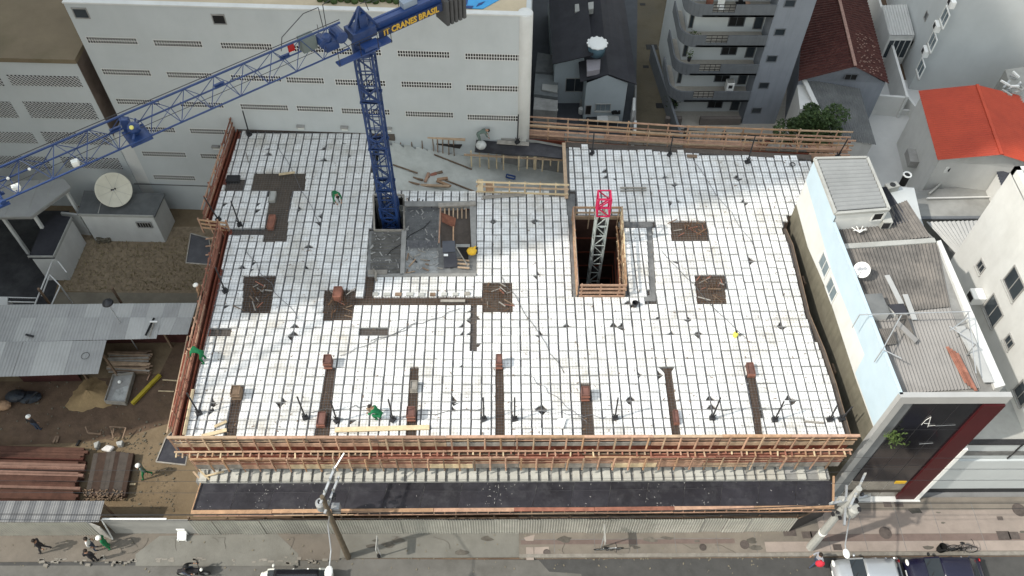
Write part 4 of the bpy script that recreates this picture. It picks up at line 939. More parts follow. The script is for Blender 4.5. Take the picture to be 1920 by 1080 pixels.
b = MB(); rq = random.Random(8)
for i in range(200):
    p = A(rq.uniform(696, 822), rq.uniform(388, 512), 8.15)
    if not inside(p.x, p.y, CORE): continue
    s = rq.uniform(.02, .07); b.box(p, (s * rq.choice((1, 2, 5)), s, s * .6), Matrix.Rotation(rq.uniform(0, 3), 3, 'Z'))
b.build('debris', CONC, co, kind='stuff')
for i in range(34):
    p = A(rq.uniform(762, 888), rq.uniform(466, 514) if i % 2 else rq.uniform(376, 392), 8.2); a = rq.uniform(0, 3.1); d = V((math.cos(a), math.sin(a), rq.uniform(-.1, .2))) * rq.uniform(.1, .35)
    stick('offcut', rq.choice((WOODB, WOODG, STEELD, WOODT)), co, p - d, p + d, rq.choice((.04, .08)), .04)
for i in range(9): p = A(704 + i * 21.5, 552 + rq.uniform(-1, 1), 8.2); piece('brown_block', rq.choice((WOODG, WOODB, CONCL)), co, p, (rq.uniform(.3, .42), .22, .14))
# stair flight seen through the opening
st = [V((p[0], p[1], 0)) for p in stair]
b = MB().prism([p + V((0, 0, 8.1)) for p in st], 4.9); b.f = b.f[2:]; b.m = b.m[2:]; b.build('well_wall', PLYR, co)
MB().prism([p + V((0, 0, 5.0)) for p in st], 4.9).build('well_floor', DARKIN, co)
for i in range(9):
    zz = 8.02 - .12 * (8 - i); p = A(868, 404 + i * 7.2, zz); piece('step', CONCL, co, p, (.86, .22, .12))
for i in range(6): p = A(834 + i * 8, 391, 8.15); stick('joist', WOODT, co, p, p + V((.02, -.75, -.1)), .08, .1)
stick('post', WOODP, co, A(826, 390, 8.9), A(823, 455, 8.9), .08, .1); stick('post', WOODO, co, A(850, 425, 8.3), A(850, 462, 8.3), .08, .1); stick('post', WOODG, co, A(822, 385, 8.3), A(892, 382, 8.3), .3, .12)
MB().prism([A(827, 398, 8.9), A(855, 409, 8.9), A(852, 428, 8.0), A(828, 417, 8.0)], V((0, 0, -.05))).build('stair_form', WOODR, co)
MB().prism([A(828, 420, 8.0), A(850, 425, 8.0), A(848, 436, 7.0), A(828, 432, 7.0)], V((0, 0, -.05))).build('stair_form', PLYR, co)
MB().prism(apx([(829, 452), (853, 451), (854, 472), (830, 473)], 8.55), 8.5).build('landing_panel', mat('grey_panel', (.085, .09, .105), .6, .15), co)
MB().prism([A(831, 475, 8.6), A(855, 474, 8.6), A(858, 500, 8.2), A(833, 502, 8.2)], V((0, 0, -.05))).build('loose_panel', PLYB, co)
MB().prism(apx([(832, 476), (840, 476), (840, 480), (832, 480)], 8.63), 8.61).build('paper_tag', BRIGHT, co)
stick('batten', WOODG, co, A(855, 463, 8.6), A(878, 500, 8.3), .06, .05)
for i in range(3): stick('batten', WOODT, co, A(858, 487 + i * 7, 8.3), A(880, 489 + i * 7, 8.3), .1, .06)
MB().prism(apx([(858, 464), (878, 464), (878, 486), (866, 486)], 8.14), 8.10).build('opening_panel', DARKIN, co)
solo(MB().path([A(700, 505, 8.25), A(705, 510, 8.5), A(704, 522, 8.3), A(706, 527, 8.25)], .07).build('pipe_bend', WOODG), 'pale bent pipe sticking up at the corner of the concrete core', 'pipe')
# small things on the ramp
solo(MB().torus(A(743, 313, 7.12), .27, .045).build('tyre', RUBBER), 'black tyre ring lying on the pale ramp', 'tyre')
HEAP = 1
for k, (a0, a1, wd, m) in enumerate((((788, 341), (833, 335), .14, WOODO), ((800, 330), (826, 323), .12, WOODB), ((793, 334), (815, 326), .14, WOODR), ((790, 328), (803, 332), .12, WOODR), ((822, 340), (842, 348), .12, WOODO), ((785, 347), (835, 349), .12, WOODT), ((803, 326), (798, 339), .12, WOODP), ((770, 332), (790, 337), .08, WOODB), ((760, 340), (783, 345), .07, WOODB))):
    p, q = A(a0[0], a0[1], 6.75 + .05 * k), A(a1[0], a1[1], 6.8 + .05 * k); tag(stick('timber_offcut', m, None, p + (p - q) * .15, q + (q - p) * .15, wd * 1.5, .09), ['orange squared timber on top of the ramp heap', 'dark slanted batten sticking out of the ramp heap', 'red board under the dark batten of the ramp heap', 'short red board at the left of the ramp heap', 'orange board at the right foot of the ramp heap', 'tan board along the front of the ramp heap', 'pink board standing across the ramp heap', 'brown lath left of the ramp heap', 'lowest brown lath left of the ramp heap'][k], 'timber', 'timber heap on the ramp')
t = thing('blue_frame', 'blue metal frame lying behind the tan notch rail', 'frame', A(958, 330, 6.2)); pf = apx([(950, 327), (966, 331), (965, 336), (949, 332)], 6.2)
for a, c in zip(pf, pf[1:] + pf[:1]): stick('bar', CRANEB, t, a, c, .08, .08)
for a0, a1, lb in (((815, 301), (885, 318), 'brown plank lying on the pale ramp'), ((835, 345), (895, 360), 'brown plank near the corner of the notch rail'), ((740, 331), (785, 340), 'dark lath along the near side of the ramp')):
    p, q = A(*a0, 6.4), A(*a1, 6.4); p.z = RZ(p.x) + .08; q.z = RZ(q.x) + .08; tag(stick('plank', WOODB, None, p, q, .10, .04), lb, 'plank')
# ================================================================== PARKING BUILDING behind the slab (white, rows of vent blocks)
W = Wall((-24.4, 42.67), (1.53, 41.52))
pk = thing('parking_building', 'big white parking building with rows of small square vents behind the deck', 'building', (-12, 42, 0))
uL, uR, ZP = -1.0, W.L + .12, 17.72
b = MB(); ins = [W.p3(uL, 0, 0), W.p3(uR, 0, 0), W.p3(uR, 0, -40), W.p3(uL, 0, -40)]
b.prism([p + V((0, 0, 16.9)) for p in ins], -.5); b.build('wall', WHITE, pk)
b = MB(); th = .28
def strip(b, u0, u1, o0, o1, z0, z1): W.box(b, u0, u1, z0, z1, o0, o1)
strip(b, uL, uR, -th, -.0, 16.9, ZP); strip(b, uL, uL + th, -40, -th, 16.9, ZP); strip(b, uR - th, uR, -40, -th, 16.9, ZP); b.build('parapet', WHITE, pk)
b = MB(); strip(b, uL - .04, uR + .04, -th - .04, .05, ZP, ZP + .09); b.build('coping', WHITE2, pk)
MB().lathe([(.45, -.5), (.45, 17.0), (.45, 17.74), (.42, 17.79)], W.p3(uR - .32, 0, -.30), 20).build('rounded_corner', WHITE2, pk, True)
# roof terrace with the pool
b = MB(); strip(b, uL + th, uR - th, -40, -th, 16.9, 17.68); b.build('terrace_floor', mat('terrace_beige', (.47, .39, .27), .9, .12, .8, .2, 20), pk)
pl = apx([(846, 14), (905, 16), (945, -6), (960, -40), (838, -40)], 17.73); MB().prism(pl, 17.6).build('pool_water', POOL, pk)
for px in ([(866, 14), (885, 15), (888, 11), (868, 10)], [(870, 8), (876, 8), (878, -4), (872, -4)], [(893, 12), (903, 8), (910, 2), (897, 6)]): MB().prism(apx(px, 17.75), 17.7).build('pool_pattern', POOLD, pk)
b = MB()
for i in range(12):
    p = A(600 + i * 13, -2 + (i % 3) * 2, 17.8); b.ell(p, (.22, .2, .25), 7, 5)
b.build('roof_plant', LEAF, pk)
# vents
VENTS = [((161, 70), (259, 82)), ((287, 76), (380, 87)), ((413, 81), (511, 92)), ((540, 87), (612, 96)), ((620, 92), (715, 102)), ((745, 96), (843, 107)), ((872, 101), (981, 113)),
         ((190, 130), (284, 141)), ((312, 136), (399, 146)), ((432, 141), (528, 152)), ((536, 146), (608, 155)), ((628, 150), (723, 160)), ((752, 153), (847, 165)), ((874, 160), (980, 171)),
         ((217, 186), (301, 196)), ((336, 191), (420, 201)), ((450, 196), (541, 206)), ((556, 200), (625, 208)), ((640, 204), (731, 214)), ((760, 209), (850, 220)), ((876, 215), (980, 227)),
         ((243, 238), (329, 247)), ((355, 242), (430, 251)), ((265, 284), (350, 294)), ((375, 289), (450, 298)), ((287, 329), (367, 337))]
for (a0, a1) in VENTS:
    u0, z1 = W.pt(*a0); u1, z0 = W.pt(*a1); uB, zA = W.pt(a1[0], a0[1]); zc = (z0 + z1) / 2; hh = .46
    b = MB(); nv = max(8, round((u1 - u0) / .158)); s = (u1 - u0) / nv
    for i in range(nv + 1): W.box(b, u0 + i * s - .022, u0 + i * s + .022, zc - hh / 2, zc + hh / 2, -.01, .012)
    for z in (-hh / 2, 0, hh / 2): W.box(b, u0 - .02, u1 + .02, zc + z - .022, zc + z + .022, -.012, .014)
    f = b.build('vent_block', WHITE2, pk); W.box(MB(), u0, u1, zc - hh / 2, zc + hh / 2, -.05, .004).build('vent_hole', DARKIN, f)
for r_, fr_ in ((W.rect((397, 27), (424, 44)), 1), (W.rect((135, 15), (168, 33)), 0)):
    u0, u1, z0, z1 = r_; b = MB()
    for a in ((u0, u1, z1 - .04, z1 + .05), (u0 - .05, u1 + .05, z0 - .06, z0), (u0 - .05, u0, z0, z1 + .05), (u1, u1 + .05, z0, z1 + .05)): W.box(b, *a, -.02, .05)
    f = b.build('window', CONC, pk); W.box(MB(), u0, u1, z0, z1, -.05, .008).build('opening', BLACK if fr_ else GLASS, f)
for x, y in ((564, 236), (646, 238), (405, 274), (728, 240)):
    u, z = W.pt(x, y); b = MB(); W.box(b, u - .25, u + .25, z - .02, z + .12, 0, .22); f = b.build('wall_lamp', CONC, pk); W.box(MB(), u - .2, u + .2, z - .2, z - .02, 0, .12).build('glass', LAMP, f)
b = MB(); W.box(b, -2.2, 12, 2.55, 2.65, 0, .02); b.build('plinth_line', CONCD, pk)

# ================================================================== LEFT BUILDING with the tan roof and lattice screens
lb = thing('screen_building', 'white building with flat tan roof and wide lattice screens, far left', 'building', (-31, 43, 0))
W2 = Wall((-46, 43.5), (-26.4, 42.76)); L2 = W2.L
fp_ = [W2.p3(0, 0, 0), W2.p3(L2, 0, 0), W2.p3(L2, 0, -13.2) + V((.5, 0, 0)), W2.p3(0, 0, -18)]
rt_ = apx([(-60, 108), (140, 110), (156, 76), (118, -6), (60, -60), (-80, -60)], 13.7)
MB().prism([W2.p3(0, 13.4, 0), W2.p3(L2, 13.4, 0), W2.p3(L2, 13.4, -1.9), V((rt_[3].x, rt_[3].y, 13.4)), V((rt_[4].x, rt_[4].y + 8, 13.4)), W2.p3(0, 13.4, -25)], -.5).build('wall', WHITE, lb)
MB().prism([W2.p3(-.1, 13.72, .12), W2.p3(L2 + .06, 13.72, .12), W2.p3(L2 + .06, 13.72, -1.9), V((rt_[3].x + .05, rt_[3].y, 13.72)), V((rt_[4].x, rt_[4].y + 8, 13.72)), W2.p3(-.1, 13.72, -25)], 13.41).build('roof', ROOFT, lb)
b = MB(); W.box(b, -2.05, -.4, -.4, 7.3, -3, -.12); b.build('link_wall', WHITE2, lb)
q = [W2.p3(L2 + .03, 7.2, -.03), W2.p3(L2 + .03, 13.38, -.03), W2.p3(L2 + .05, 13.38, -1.9), W2.p3(L2 + .05, 7.2, -1.9)]; MB().prism(q, V((-.05, 0, 0))).build('side_render', mat('brown_side_render', (.14, .105, .085), .9, .25, .8, grime=(.26, .20, .17), gscale=.6), lb)
W.box(MB(), -2.3, -.9, 7.3, 13.5, -3.2, -3.0).build('gap_wall', mat('gap_brown', (.12, .085, .065), .9, .2), lb)
W.box(MB(), -1.9, -1.0, 9.2, 11.4, -3.0, -2.9).build('gap_door', PLYR, lb)
for rows in ((((-30, 140), (9, 161)), ((10, 140), (156, 163))), (((-40, 189), (37, 221)), ((40, 190), (186, 224))), (((-40, 246), (72, 269)), ((74, 247), (212, 272))), (((-40, 291), (100, 318)), ((110, 294), (231, 317)))):
    for a0, a1 in rows:
        u0, z1 = W2.pt(*a0); u1, z0 = W2.pt(*a1); u1 = min(u1, L2 - .25); u0 = u0 + .05; b = MB(); k = u0 - (z1 - z0)
        for s in (1, -1):
            k = u0 - (z1 - z0)
            while k < u1:
                pts = []
                for tz in (0, z1 - z0):
                    uu = k + tz if s > 0 else k + (z1 - z0) - tz; pts.append((uu, tz))
                (ua, za), (ub, zb) = pts
                lo_, hi_ = max(u0, min(ua, ub)), min(u1, max(ua, ub))
                if hi_ - lo_ > .05:
                    f_ = lambda uu: za + (uu - ua) / (ub - ua) * (zb - za)
                    b.bar(W2.p3(lo_, z0 + f_(lo_), .015), W2.p3(hi_, z0 + f_(hi_), .015), .02, .085, W2.n)
                k += .25
        f = b.build('lattice_screen', WHITE2, lb); W2.box(MB(), u0, u1, z0, z1, -.05, .004).build('backing', DARKIN, f)

# ================================================================== LEFT YARD: huts, dish, sheds
def hut(name, label, top, z, zb, roofm, wallm, cat='hut', over=.12):
    c = sum(top, V((0, 0, 0))) / len(top); t = thing(name, label, cat, (c.x, c.y, 0))
    MB().prism([p.lerp(c, .02) - V((0, 0, .12)) for p in top], zb).build('wall', wallm, t)
    MB().prism([c + (p - c) * (1 + over / (p - c).length) for p in top], V((0, 0, -.115))).build('roof', roofm, t); return t
hz_ = 2.9
h1 = hut('dish_hut', 'low white hut with a dark flat roof under the big cream dish', apx([(148, 402), (287, 405), (306, 364), (160, 358)], hz_), hz_, 0, ROOFG, WHITE2)
stick('fascia', CONCL, h1, A(147, 403, hz_ - .03), A(288, 406, hz_ - .03), .06, .22)
wf = Wall(A(148, 403, hz_)[:2], A(287, 406, hz_)[:2]); window(wf, h1, wf.rect((256, 417), (285, 426)), CONC, DARKIN, .06, 4, 'louvre')
stick('roof_joint', CONCL, h1, A(184, 400, hz_ + .03), A(192, 372, hz_ + .03), .06, .04)
dd = thing('satellite_dish', 'large round cream satellite dish on the dark hut roof', 'satellite dish', A(213, 362, 3.0))
c = A(213, 356, 4.1); nrm = (V((0, 0, CAMZ)) - c).normalized(); nrm = (nrm + V((.10, -.05, .1))).normalized(); M_ = nrm.to_track_quat('Z', 'Y').to_matrix(); RD = 1.18
pr = [(r, .34 * (r / RD) ** 2 * 1.0) for r in (.02, .3, .6, .85, 1.05, 1.18)]
MB().lathe(pr + [(1.20, .33), (1.18, .30), (.6, .04), (.02, -.05)], c - nrm * .2, 36, M_).build('reflector', CREAM, dd, True)
b = MB()
for k in range(8):
    a = k * math.pi / 4; b.path([c + M_ @ V((math.cos(a) * r, math.sin(a) * r, .34 * (r / RD) ** 2 - .19)) for r in (.1, .5, .9, 1.15)], .008, 4)
b.build('rib', CONCL, dd)
b = MB(); b.tube(c + nrm * .05, c + M_ @ V((-.1, .05, .35)), .05); b.ell(c + M_ @ V((-.12, .05, .1)), (.06, .06, .08)); b.ell(c + M_ @ V((.12, .03, .1)), (.06, .06, .08)); b.build('receiver', STEELD, dd)
MB().tube(A(213, 366, 2.9), c - nrm * .2, .09).build('mount', STEELG, dd)
h2 = hut('guard_hut', 'small white hut with a dark roof chamfered at one corner, by the dark asphalt', apx([(56, 481), (101, 481), (134, 409), (104, 405), (80, 424)], 2.7), 2.7, 0, ROOFD, WHITE2)
stick('fascia', CONCL, h2, A(53, 482, 2.72), A(101, 482, 2.72), .06, .25); stick('fascia', CONCL, h2, A(101, 482, 2.72), A(135, 408, 2.72), .06, .25)
tag(stick('boundary_wall', WHITE2, None, A(138, 436, 0) + V((0, 0, 1.1)), A(172, 440, 0) + V((0, 0, 1.1)), .15, 2.2), 'white stub wall between the two huts', 'wall')
aw = hut('entrance_canopy', 'grey flat canopy with folded front edge at the left border', apx([(-60, 345), (116, 336), (129, 351), (56, 404), (-60, 406)], 4.6), 4.6, 4.2, ROOFW, CONC, 'canopy')
for x, y in ((60, 398), (120, 352), (0, 400)): p = A(x, y, 4.3); stick('post', WHITE2, aw, p, V((p.x, p.y, 0)), .2, .2)
for x in (40, 75, 100): stick('seam', CONCL, aw, A(x, 340 - x * .03, 4.62), A(x - 20 + (x - 75) * .3, 402 - max(0, x - 56) * .75, 4.62), .04, .03)
# white gate frames by the hut
gt = thing('pipe_gate', 'open white pipe gate frames beside the small white hut', 'gate', A(95, 560, 0))
for pth in ([(100, 485, 2.2), (65, 572, 2.2)], [(93, 515, 2.0), (113, 536, 2.0)], [(113, 536, 2.0), (95, 575, 2.0)], [(104, 484, 2.2), (125, 511, 1.6)], [(93, 515, 2.0), (78, 555, 2.0)]): stick('pipe', WHITE2, gt, A(*pth[0]), A(*pth[1]), .07, .07)
for x, y, z in ((100, 485, 2.2), (65, 572, 2.2), (113, 536, 2.0)): p = A(x, y, z); stick('pipe', WHITE2, gt, p, V((p.x, p.y, 0)), .07, .07)
lt = thing('lattice_gate', 'black barred gate with white rails at the left border', 'gate', A(30, 560, 0))
for y in (559, 563, 567): stick('rail', WHITE2 if y != 563 else STEELD, lt, A(-20, y - 2, 1.6), A(68, y, 1.6), .08, .06)
for i in range(14): p = A(8 + i * 4.4, 562, 1.58); stick('bar', STEELD, lt, p + V((0, .15, 0)), p + V((0, -.15, 0)), .05, .05)
MB().prism(apx([(-20, 556), (14, 557), (14, 572), (-20, 572)], 1.7), 0).build('gate_box', WHITE2, lt)
# big zinc roof shed: every sheet its own piece
sd_ = thing('zinc_shed', 'long shed roofed with pale zinc sheets beside the red guard', 'shed', (-26, 29, 0))
ZS = 3.0; DARKRED = mat('dark_red_board', (.05, .016, .013), .85, .25, 2)
def sheet_row(xs_top, y_top, xs_bot, y_bot, z0, z1):
    for i in range(len(xs_top) - 1):
        m = rg.choice([ROOFW, ROOFW, ROOFW2]); q = [A(xs_top[i], y_top[i], z0), A(xs_top[i + 1], y_top[i + 1], z0), A(xs_bot[i + 1], y_bot[i + 1], z1), A(xs_bot[i], y_bot[i], z1)]
        dz = V((0, 0, rg.uniform(0, .02))); corr('roof_sheet', q[0] + dz, q[1] + dz, q[2] + dz, q[3] + dz, 5, .010, m, sd_)
def lin(a, c, n): return [a + (c - a) * i / n for i in range(n + 1)]
sheet_row(lin(-40, 369, 14), lin(572, 568, 14), lin(-48, 361, 14), lin(597, 596, 14), 3.25, 3.1)
sheet_row(lin(-48, 361, 14)[:13], lin(596, 595, 14)[:13], [x - 12 + i * .4 for i, x in enumerate(lin(-56, 360, 14)[:13])], lin(643, 634, 14)[:13], 3.13, 2.95)
sheet_row([303, 332, 361], [595.6, 595.3, 595], [288, 318, 352], [628, 627.5, 627], 3.13, 2.95)
sheet_row(lin(-50, 200, 8), lin(642, 638, 8), lin(-75, 184, 8), lin(709, 701, 8), 2.98, 2.7)
for i, (x, y) in enumerate(((2, 706), (60, 704), (120, 703), (183, 701), (288, 640), (350, 628), (366, 570), (200, 571), (60, 572))): p = A(x, y, 2.7); stick('post', WOODB, sd_, V((p.x, p.y + 1.3, 0)), V((p.x, p.y + 1.3, 2.75)), .12, .12)
MB().prism(apx([(0, 600), (352, 596), (350, 600), (0, 604)], 2.6), .0).build('back_wall', DARKRED, sd_)
q0, q1 = A(4, 700, 2.4), A(118, 698, 2.4); stick('front_wall', DARKRED, sd_, V((q0.x, q0.y + .8, 1.2)), V((q1.x, q1.y + .8, 1.2)), .06, 2.3)
solo(stick('dark_plank', BLACK, None, A(273, 629, 3.15), A(289, 596, 3.3), .12, .05), 'black plank lying on the zinc roof near the red guard', 'plank'); solo(stick('white_batten', BRIGHT, None, A(281, 603, 3.4), A(295, 603, 3.4), .10, .05), 'short white batten laid across the black plank', 'batten')
solo(stick('pale_batten', WOODG, None, A(280, 632, 3.1), A(288, 606, 3.25), .06, .05), 'thin pale batten beside the black plank', 'batten')
solo(stick('grey_bar', STEELD, None, A(48, 627, 3.12), A(63, 631, 3.1), .12, .05), 'short dark bar lying alone on the zinc roof', 'bar')
solo(MB().torus(A(160, 667, 2.92), .24, .015).build('wire_ring', STEELD), 'thin wire ring lying on the lower zinc sheets', 'ring')
# site floodlight on a thin pole
fl = thing('yard_floodlight', 'round floodlight on a thin leaning pole rising through the zinc roof', 'floodlight', A(258, 655, 0)); p0 = A(258, 655, .0); tp = A(203, 568, HZ(203, 568, p0))
tp = V((p0.x, p0.y, min(tp.z, 8.0))); MB().tube(p0, tp, .035, n=6).build('pole', STEELG, fl); MB().lathe([(.05, .3), (.3, .1), (.34, 0), (.1, -.05)], tp, 14).build('lamp_head', STEELD, fl); MB().lathe([(.2, -.06), (.02, -.1)], tp, 10).build('lens', LAMP, fl)
# lumber stacks, sand, mixer tray, yellow beam
ls = thing('board_stack', 'stack of tan boards under the edge of the zinc roof', 'lumber stack', A(240, 680, 0))
for i in range(26):
    y = 659 + (i % 13) * 3.1; l = rg.uniform(-8, 8); stick('board', rg.choice([WOODT, WOODB, WOODT, WOODG]), ls, A(203 + l * .5, y + 1, .25 + .1 * (i // 13)), A(279 + l, y + rg.uniform(-1, 6), .3 + .1 * (i // 13)), .11, .05)
mb = thing('mixing_tray', 'grey mortar tray with wet cement beside the tan boards', 'mixing tray', A(225, 735, 0)); q = apx([(214, 705), (252, 701), (236, 757), (198, 754)], .35)
MB().prism(q, .28).build('tray_floor', CONC, mb)
for a, c in zip(q, q[1:] + q[:1]): stick('tray_side', WOODG, mb, a + V((0, 0, .02)), c + V((0, 0, .02)), .05, .4)
MB().prism(apx([(218, 730), (242, 722), (234, 752), (206, 752)], .45), .36).build('mortar', mat('wet_mortar', (.33, .335, .32), .35, .3, 3, .8, 10), mb); MB().ell(A(224, 716, .5), (.12, .12, .1)).build('trowel_bucket', LAMP, mb)
ys_ = stick('yellow_beam', YELL, None, A(300, 703, .2), A(248, 757, .2), .22, .2); ys_.data = ys_.data.copy(); ys_.data.materials[0] = mat('dull_yellow', (.40, .31, .03), .7, .2, 3); solo(ys_, 'long yellow beam lying diagonally in the shaded yard', 'beam')
solo(stick('pink_batten', WOODP, None, A(276, 713, .1), A(283, 697, .1), .08, .06), 'short pink batten beside the yellow beam', 'batten')
for k, (a0, a1) in enumerate((((297, 733), (326, 734)), ((305, 712), (333, 714)))): solo(stick('white_lath', WOODY, None, A(*a0, .06), A(*a1, .06), .07, .05), ('front', 'rear')[k] + ' pale lath lying between the yellow beam and the red guard', 'lath')
def mound(name, label, px, r, h, m, cat):
    p = A(*px, 0); vs, fs = [], []; n, k = 22, 7
    for j in range(k + 1):
        for i in range(n):
            a = 2 * math.pi * i / n; q = j / k; rr = r * q * (1 + .18 * math.sin(3 * a + px[0]) + .10 * math.sin(7 * a + j)); vs.append(p + V((rr * math.cos(a) * 1.25, rr * math.sin(a), h * (1 - q) ** 1.3 * (1 + .12 * math.sin(5 * a + 2 * j)) - .02)))
    for j in range(k): fs += [(j * n + i, (j + 1) * n + i, (j + 1) * n + (i + 1) % n, j * n + (i + 1) % n) for i in range(n)]
    return solo(MB().add(vs, fs).build(name, m, None, True), label, cat)
mound('sand_heap', 'brown sand heap in front of the zinc shed', (172, 742), 1.25, .7, SAND, 'sand heap'); mound('gravel_heap', 'grey gravel heap beside the mortar tray', (228, 704), .5, .3, CONCL, 'gravel heap')
mx = thing('tarp_bundle', 'dark tarpaulin bundle lying in the shaded yard below the shed', 'bundle', A(50, 745, 0)); MB().loft([[A(30, 742, z) + V((math.cos(t) * r, math.sin(t) * r * .7, 0)) for t in [k * math.pi / 5 for k in range(10)]] for z, r in ((0, .6), (.4, .7), (.7, .5), (.9, .15))]).build('tarp', mat('blue_grey_tarp', (.03, .036, .045), .5, .3, 3, .5, 8), mx); MB().bar(A(48, 756, .5), A(70, 735, .6), .12, .1).build('pole', STEELD, mx)
MB().loft([[A(55, 745, z) + V((math.cos(t) * r, math.sin(t) * r * .6, 0)) for t in [k * math.pi / 5 for k in range(10)]] for z, r in ((0, .8), (.35, .75), (.55, .4), (.6, .1))]).build('tarp', MATS['blue_grey_tarp'], mx)
solo(MB().ell(A(6, 760, .3), (.5, .35, .3), 10, 6).build('orange_bundle', WOODO), 'small orange bundle at the left border of the yard', 'bundle')
# red timber piles
tp_ = thing('red_timber_pile', 'wide pile of long red timber beams in the left yard', 'timber pile', A(80, 885, 0))
TIMBR = mat('deep_red_timber', (.075, .024, .016), .9, .3, 3)
row = 0
for y0 in range(838, 938, 5):
    for lv in range(2):
        x1 = 162 - (y0 - 838) * .18 + rg.uniform(-10, 6); m = TIMBL if y0 in (868, 873, 883, 888, 913) and lv else rg.choice([TIMB, TIMB, TIMBR]); off = rg.uniform(-2, 2)
        stick('beam', m, tp_, A(-40, y0 + off, .2 + .28 * lv), A(x1, y0 + off + 5, .2 + .28 * lv), .17, .24)
DKB = mat('dark_brown_board', (.045, .028, .02), .9, .3, 3)
bp = thing('brown_board_pile', 'low pile of dark brown boards right of the red beams', 'timber pile', A(205, 890, 0))
for i in range(9):
    x = 170 + i * 8.2; stick('board', rg.choice([DKB, DKB, SLABP]), bp, A(x + 12, 848 + abs(i - 4), .3), A(x - 4, 932, .3), .28, .32)
b = MB()
for i in range(110): p = A(rg.uniform(155, 230), rg.uniform(918, 938), .5); b.box(p, (.1, .06, .06), Matrix.Rotation(rg.uniform(0, 3), 3, 'Z'))
b.build('chipping', WOODB, bp, kind='stuff')
for k, (a0, a1, m, lb_) in enumerate((((100, 830), (106, 818), WOODB, 'dark batten left of two behind the red beams'), ((106, 830), (110, 818), WOODB, 'dark batten right of two behind the red beams'), ((143, 836), (150, 825), BLACK, 'short black batten behind the red beams'), ((236, 908), (254, 908), WOODY, 'short pale stick in front of the green worker in the yard'))): solo(stick('stick', m, None, A(*a0, .1), A(*a1, .1), .12, .08), lb_, 'batten')
wfm = thing('wooden_trestle', 'tan wooden trestle frames among rubble in the lit yard', 'trestle', A(200, 812, 0))
for a0, a1 in (((160, 800), (165, 812)), ((165, 812), (188, 814)), ((188, 814), (190, 808)), ((205, 800), (236, 802)), ((236, 802), (230, 822)), ((213, 822), (207, 800)), ((213, 803), (211, 824)), ((198, 822), (213, 825))): stick('bar', WOODB, wfm, A(*a0, .55), A(*a1, .3), .07, .07)
for k, px in enumerate(([(175, 830), (186, 826), (182, 838), (177, 840)], [(217, 828), (230, 825), (228, 834), (219, 835)])): solo(MB().prism(apx(px, .35), 0).build('cement_block', CONCL, bevel=.03), ('left', 'right')[k] + ' tan rubble block by the trestle frames', 'block')
solo(MB().prism(apx([(188, 842), (200, 833), (214, 836), (206, 847)], .25), 0).build('white_sack', mat('white_sack_cloth', (.55, .53, .50), .8, .2, 4), bevel=.06), 'crumpled white sack in the yard behind the brown boards', 'sack')
# striped roof shelter on the fence line
st_ = thing('striped_shelter', 'shelter with striped light and dark grey roof sheets behind the street fence', 'shelter', (-25, 18, 0))
ZSA = mat('stripe_sheet_dark', (.135, .137, .14), .7, .1, 2); ZSB = mat('stripe_sheet_light', (.20, .20, .198), .7, .1, 2)
n = 19
for i in range(n):
    xa, xb = -70 + i * 14, -70 + (i + 1) * 14
    q = [A(xa + 0 + i * .0, 939, 2.75), A(xb, 939, 2.75), A(xb - 13 + (i - 8) * .2, 979, 2.55), A(xa - 13 + (i - 9) * .2, 979, 2.55)]
    corr('roof_sheet', q[0], q[1], q[2], q[3], 3, .018, ZSA if i % 2 else ZSB, st_)
for x, y in ((190, 942), (182, 960), (100, 942), (95, 960), (10, 942), (5, 960)): p = A(x, y, 2.5); stick('post', WOODB, st_, V((p.x, p.y, 0)), V((p.x, p.y, 2.55)), .1, .1)
# off-frame tower block to the left: its shadow lies over the rear half of the site
TH = 96.0
tw = thing('tower_block', 'tall pale tower block standing outside the left border of the picture', 'building', (-52, 45, 0))
ty = 27.33 - .313 * (37 - 13.58)
TW = Wall((-64, ty - 8.4), (-37, ty)); q = [TW.p3(6, TH, 0), TW.p3(TW.L, TH, 0), TW.p3(TW.L, TH, -36), TW.p3(6, TH, -36)]
MB().prism(q, 0).build('wall', WHITE2, tw); MB().prism([p + V((0, 0, 1)) for p in q], TH + .02).build('roof', CONC, tw)
TW2 = Wall(TW.p3(TW.L, 0, 0)[:2], TW.p3(TW.L, 0, -46)[:2])
for fz in range(2, 29):
    TW2.box(MB(), 2, 34, fz * 3.3 + 1.0, fz * 3.3 + 2.4, -.05, .05).build('window_band', GLASS, tw); TW2.box(MB(), 1, 35, fz * 3.3 - .1, fz * 3.3 + .15, -.02, .35).build('ledge', CONCL, tw)
# ================================================================== RIGHT NEIGHBOUR (white wall with tan base, corrugated roofs, dark shop front)
nb = thing('shop_building', 'narrow white building with tan lower wall, corrugated roofs and black shop front', 'building', (22, 27, 0))
FLp, FRp = V((18.84, 19.75, 0)), V((24.1, 19.75, 0))
BLp = V((17.88, 34.73, 0)); bk = A(1655, 352, 11.6); rk = A(1754, 447, 11.6)
ZR = 11.5; ZTOP = 12.3
foot = [FLp, FRp, V((rk.x, rk.y, 0)), V((bk.x, bk.y, 0)), BLp]
MB().prism([p + V((0, 0, ZR)) for p in foot], 0).build('wall', WHITE2, nb)
MB().prism([p + V((0, 0, ZR + .03)) for p in foot], ZR - .02).build('roof_base', CONC, nb)
LW = Wall(BLp[:2], FLp[:2])           # left wall, faces -x
def lpoly(uz, off, m, name):
    top = [LW.p3(u, z, off) for u, z in uz]; k = len(top); back = [p - LW.n * (off + .02) for p in top]
    return MB().add(top + back, [tuple(range(k)), tuple(reversed(range(k, 2 * k)))] + [(i, (i + 1) % k, k + (i + 1) % k, k + i) for i in range(k)]).build(name, m, nb)
uE = LW.L; uS = 4.2
